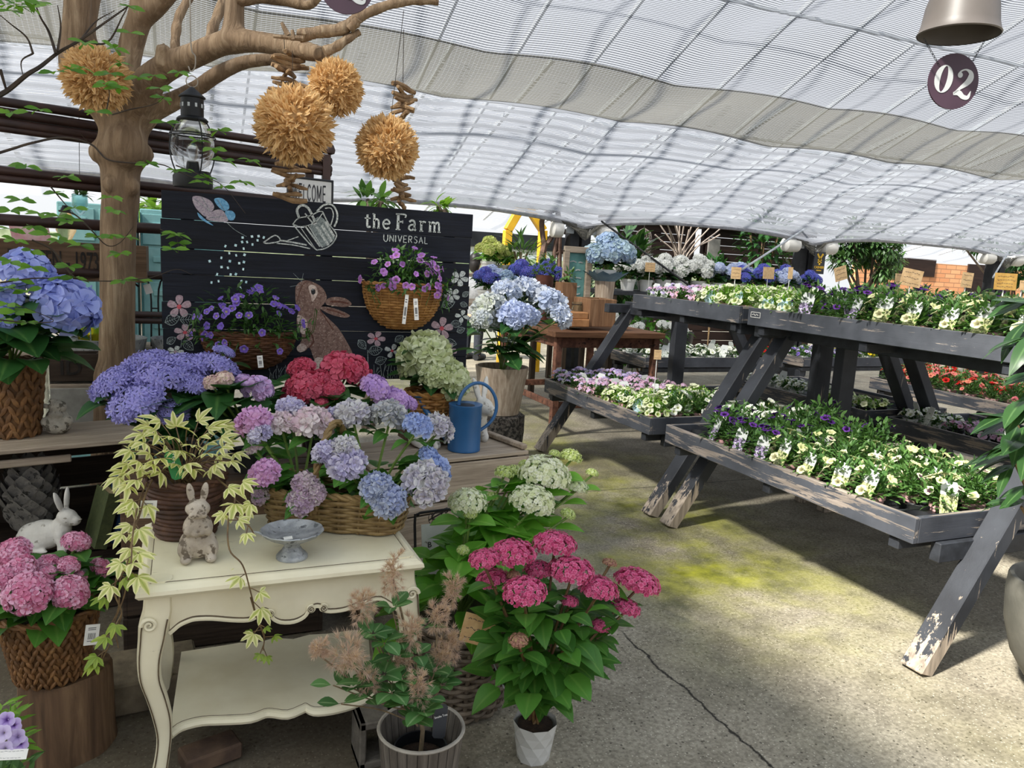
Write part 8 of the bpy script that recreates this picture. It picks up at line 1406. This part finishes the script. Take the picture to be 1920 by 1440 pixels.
# trees
def tree(label, px, y, cl, lm, tp, ls, n=900, h=.9):
    x = q(px, y); t = thing('garden_tree', label, 'tree', (x, y, 0)); f = MB(); s_ = MB(); 
    for (ax, ay, r) in cl:
        c = at(ax, ay, y+rnd(-.5, .5)); rr_ = psize(c, r); tube(s_, smooth_path([(x+rnd(-.08, .08), y+rnd(-.08, .08), 0), (x+rnd(-.12, .12), y+rnd(-.1, .1), h), c], 4), [.035]*4+[.022]*5, 6)
        for i in range(int(n*r*r/900)): d = _n(np.array([rnd(-1, 1), rnd(-1, 1), rnd(-1, 1)])); f.tpl(tp[i % len(tp)], frame(d+np.array([rnd(-.8, .8), rnd(-.8, .8), rnd(-.6, .5)]))*ls*rnd(.7, 1.2), c+d*rr_*rnd()**.4)
    s_.build('trunk', mat('tree_bark_grey', '#4c4138', '#6a5d50', 14, .9) if 'tree_bark_grey' not in bpy.data.materials else bpy.data.materials['tree_bark_grey'], t); f.build('foliage', lm, t)
TLF = leafm('olive_tree_leaf', '#33502c', '#567844', .35); R_.seed(551)
tree('multi-stemmed green tree beside the cashier column', 1622, 10.5, [(1600, 455, 26), (1640, 450, 28), (1625, 475, 26), (1580, 490, 22), (1665, 465, 18), (1600, 430, 18), (1570, 465, 18), (1655, 505, 18), (1685, 450, 10), (1675, 480, 14)], TLF, SL, .13, 520); tree('small bright green tree in front of the brick wall', 1672, 12.5, [(1665, 500, 18), (1680, 488, 14), (1655, 512, 14)], PL, SL, .14, 500, .8); tree('dark tree behind the far right column', 1905, 12., [(1830, 462, 12), (1860, 470, 14), (1800, 452, 10), (1910, 480, 24), (1900, 510, 22), (1925, 520, 24)], HGD, SL, .15, 480)
tree('leafy plant rising behind the top of the chalk board', 705, 6.5, [(690, 376, 14), (715, 378, 12)], PL, LT_, .14, 260, 1.6); tree('second leafy plant rising behind the chalk board near its right end', 830, 6.6, [(822, 388, 10), (832, 392, 8)], PLL, LT_, .12, 300, 1.6); tree('yellow-green shrub glimpsed between tree trunk and chalk board', 285, 6.4, [(285, 388, 14), (290, 400, 12)], PLL, SL, .12, 300, 1.5)
# further benches of bedding plants
def far_bench(label, x0, x1, y0, y1, z, sets, grp):
    t = thing('plant_bench', label, 'bench', ((x0+x1)/2, (y0+y1)/2, 0)); tray(t, 'tray', x0, x1, y0, y1, z-.05)
    for x in (x0+.06, x1-.06):
        for y in (y0+.08, y1-.08): b = MB(); box(b, (x, y, (z-.15)/2), (.08, .08, z-.152)); b.build('leg', BLEG, t)
    nx = max(1, int((x1-x0-.06)/.19)); ny = max(1, int((y1-y0-.06)/.19))
    for i in range(nx):
        for j in range(ny):
            fx, fy = (i+.5)/nx, (j+.5)/ny; ps_, lab, g_ = sets(fx, fy); plant_at(ps_, x0+.03+(x1-x0-.06)*fx, y0+.03+(y1-y0-.06)*fy, z-.075, lab, g_, rnd(1., 1.2))
R_.seed(561)
far_bench('low grey bench of white bedding plants seen between the legs of the farther bench', 4.3, 6.1, 6.62, 7.3, .6, lambda fx, fy: (RED, 'red geranium on the low bench behind the farther bench', 'red geraniums on the low bench') if fx > .85 else (PRW, 'white bedding plant on the low bench behind the farther bench', 'white plants on the low bench'), '')
far_bench('low grey bench of violet and yellow pansies behind the nearest bench', 6.4, 8.4, 6.65, 7.3, .6, lambda fx, fy: (VIO, 'violet pansy on the low bench behind the nearest bench', 'violet pansies on the low bench') if fx < .5 else (YEL, 'yellow pansy on the low bench behind the nearest bench', 'yellow pansies on the low bench'), '')
far_bench('long grey bench of coral and lilac petunias at the right, beyond the nearest bench', 5.95, 6.75, 3.1, 5.3, .6, lambda fx, fy: (VIO, 'lilac petunia at the near end of the coral petunia bench', 'lilac plants on the coral bench') if (fy < .4 and fx < .6) else (COR, 'coral red petunia on the long bench beyond the nearest bench', 'coral petunias on the long bench'), '')
for (x, y0, y1) in ((6.35, 3.1, 5.3),): pass
# dark supports and shrubs seen below the upper tray
bush('potted_shrub', 'white-flowered shrub in the shade behind the farther bench', (5.1, 7.9, 0), (.55, .4, .35), 260, HG, ls=.14, h0=.2); R_.seed(571)
sb_ = [o for o in bpy.data.objects if o.get('label') == 'white-flowered shrub in the shade behind the farther bench'][0]
for i in range(14): a = rnd(PI, 2*PI); o = bpy.data.objects.new('flower_head', HEADS[(MC['snow'].name, 'frill', 60, 0)]); C.objects.link(o); o.parent = sb_; o.location = (.5*math.cos(a), .38*math.sin(a), .75+rnd(-.25, .2)); o.scale = (.06,)*3
# the shopper seen behind the flowers
PE = thing('person', 'dark-haired person in a grey top half hidden behind the lime-green hydrangeas', 'person', (at(893, 490, 10.8)[0], 10.8, 0), 2.3); SKIN = mat('skin', '#b98a70', '#c79a80', 8, .6); hd_ = at(893, 490, 10.8)[2]
blob('body', [((0, 0, hd_), (.078, .095, .115), None), ((0, -.095, hd_-.02), (.018, .025, .02), None), ([(0, 0, hd_-.1), (0, .01, hd_-.24)], [.055, .06]), ((0, .02, hd_-.42), (.19, .12, .22), None), ((0, .02, hd_-.68), (.16, .11, .2), None), ((0, .02, hd_-.8), (.17, .12, .14), None)]+[q_ for s in (-1, 1) for q_ in (([(s*.2, .02, hd_-.3), (s*.24, 0, hd_-.58), (s*.2, -.14, hd_-.8)], [.055, .045, .035]), ((s*.19, -.18, hd_-.84), (.04, .05, .05), None), ([(s*.09, .02, hd_-.85), (s*.1, 0, .45), (s*.1, .02, .06)], [.09, .065, .045]), ((s*.1, -.06, .035), (.045, .11, .035), None), ((s*.08, 0, hd_), (.015, .025, .035), None))], SKIN, PE, .014, 2)
blob('hair', [((0, .022, hd_+.025), (.094, .104, .112), None), ((0, .06, hd_-.05), (.086, .07, .12), None)], mat('black_hair', '#100d0c', '#1c1715', 30, .5), PE, .012, 2); blob('shirt', [((0, .02, hd_-.42), (.205, .135, .225), None), ((0, .02, hd_-.7), (.175, .125, .2), None)]+[([(s*.2, .02, hd_-.3), (s*.235, .005, hd_-.52)], [.068, .06]) for s in (-1, 1)], mat('grey_cotton', '#77797c', '#8b8d90', 30, .9), PE, .014, 2); blob('trousers', [((0, .02, hd_-.86), (.18, .13, .13), None)]+[([(s*.09, .02, hd_-.85), (s*.1, 0, .45), (s*.1, .02, .08)], [.1, .075, .06]) for s in (-1, 1)], mat('dark_trousers', '#23262e', '#2e323b', 30, .9), PE, .014, 2)
for s in (-1, 1): b = MB(); tube(b, smooth_path([(s*.1, .07, .05), (s*.1, 0, .05), (s*.1, -.1, .045), (s*.1, -.19, .04)], 3), [.05]*4+[.055]*4+[.045]*2, 10); b.build('shoe', BLKPOT, PE, local=True)
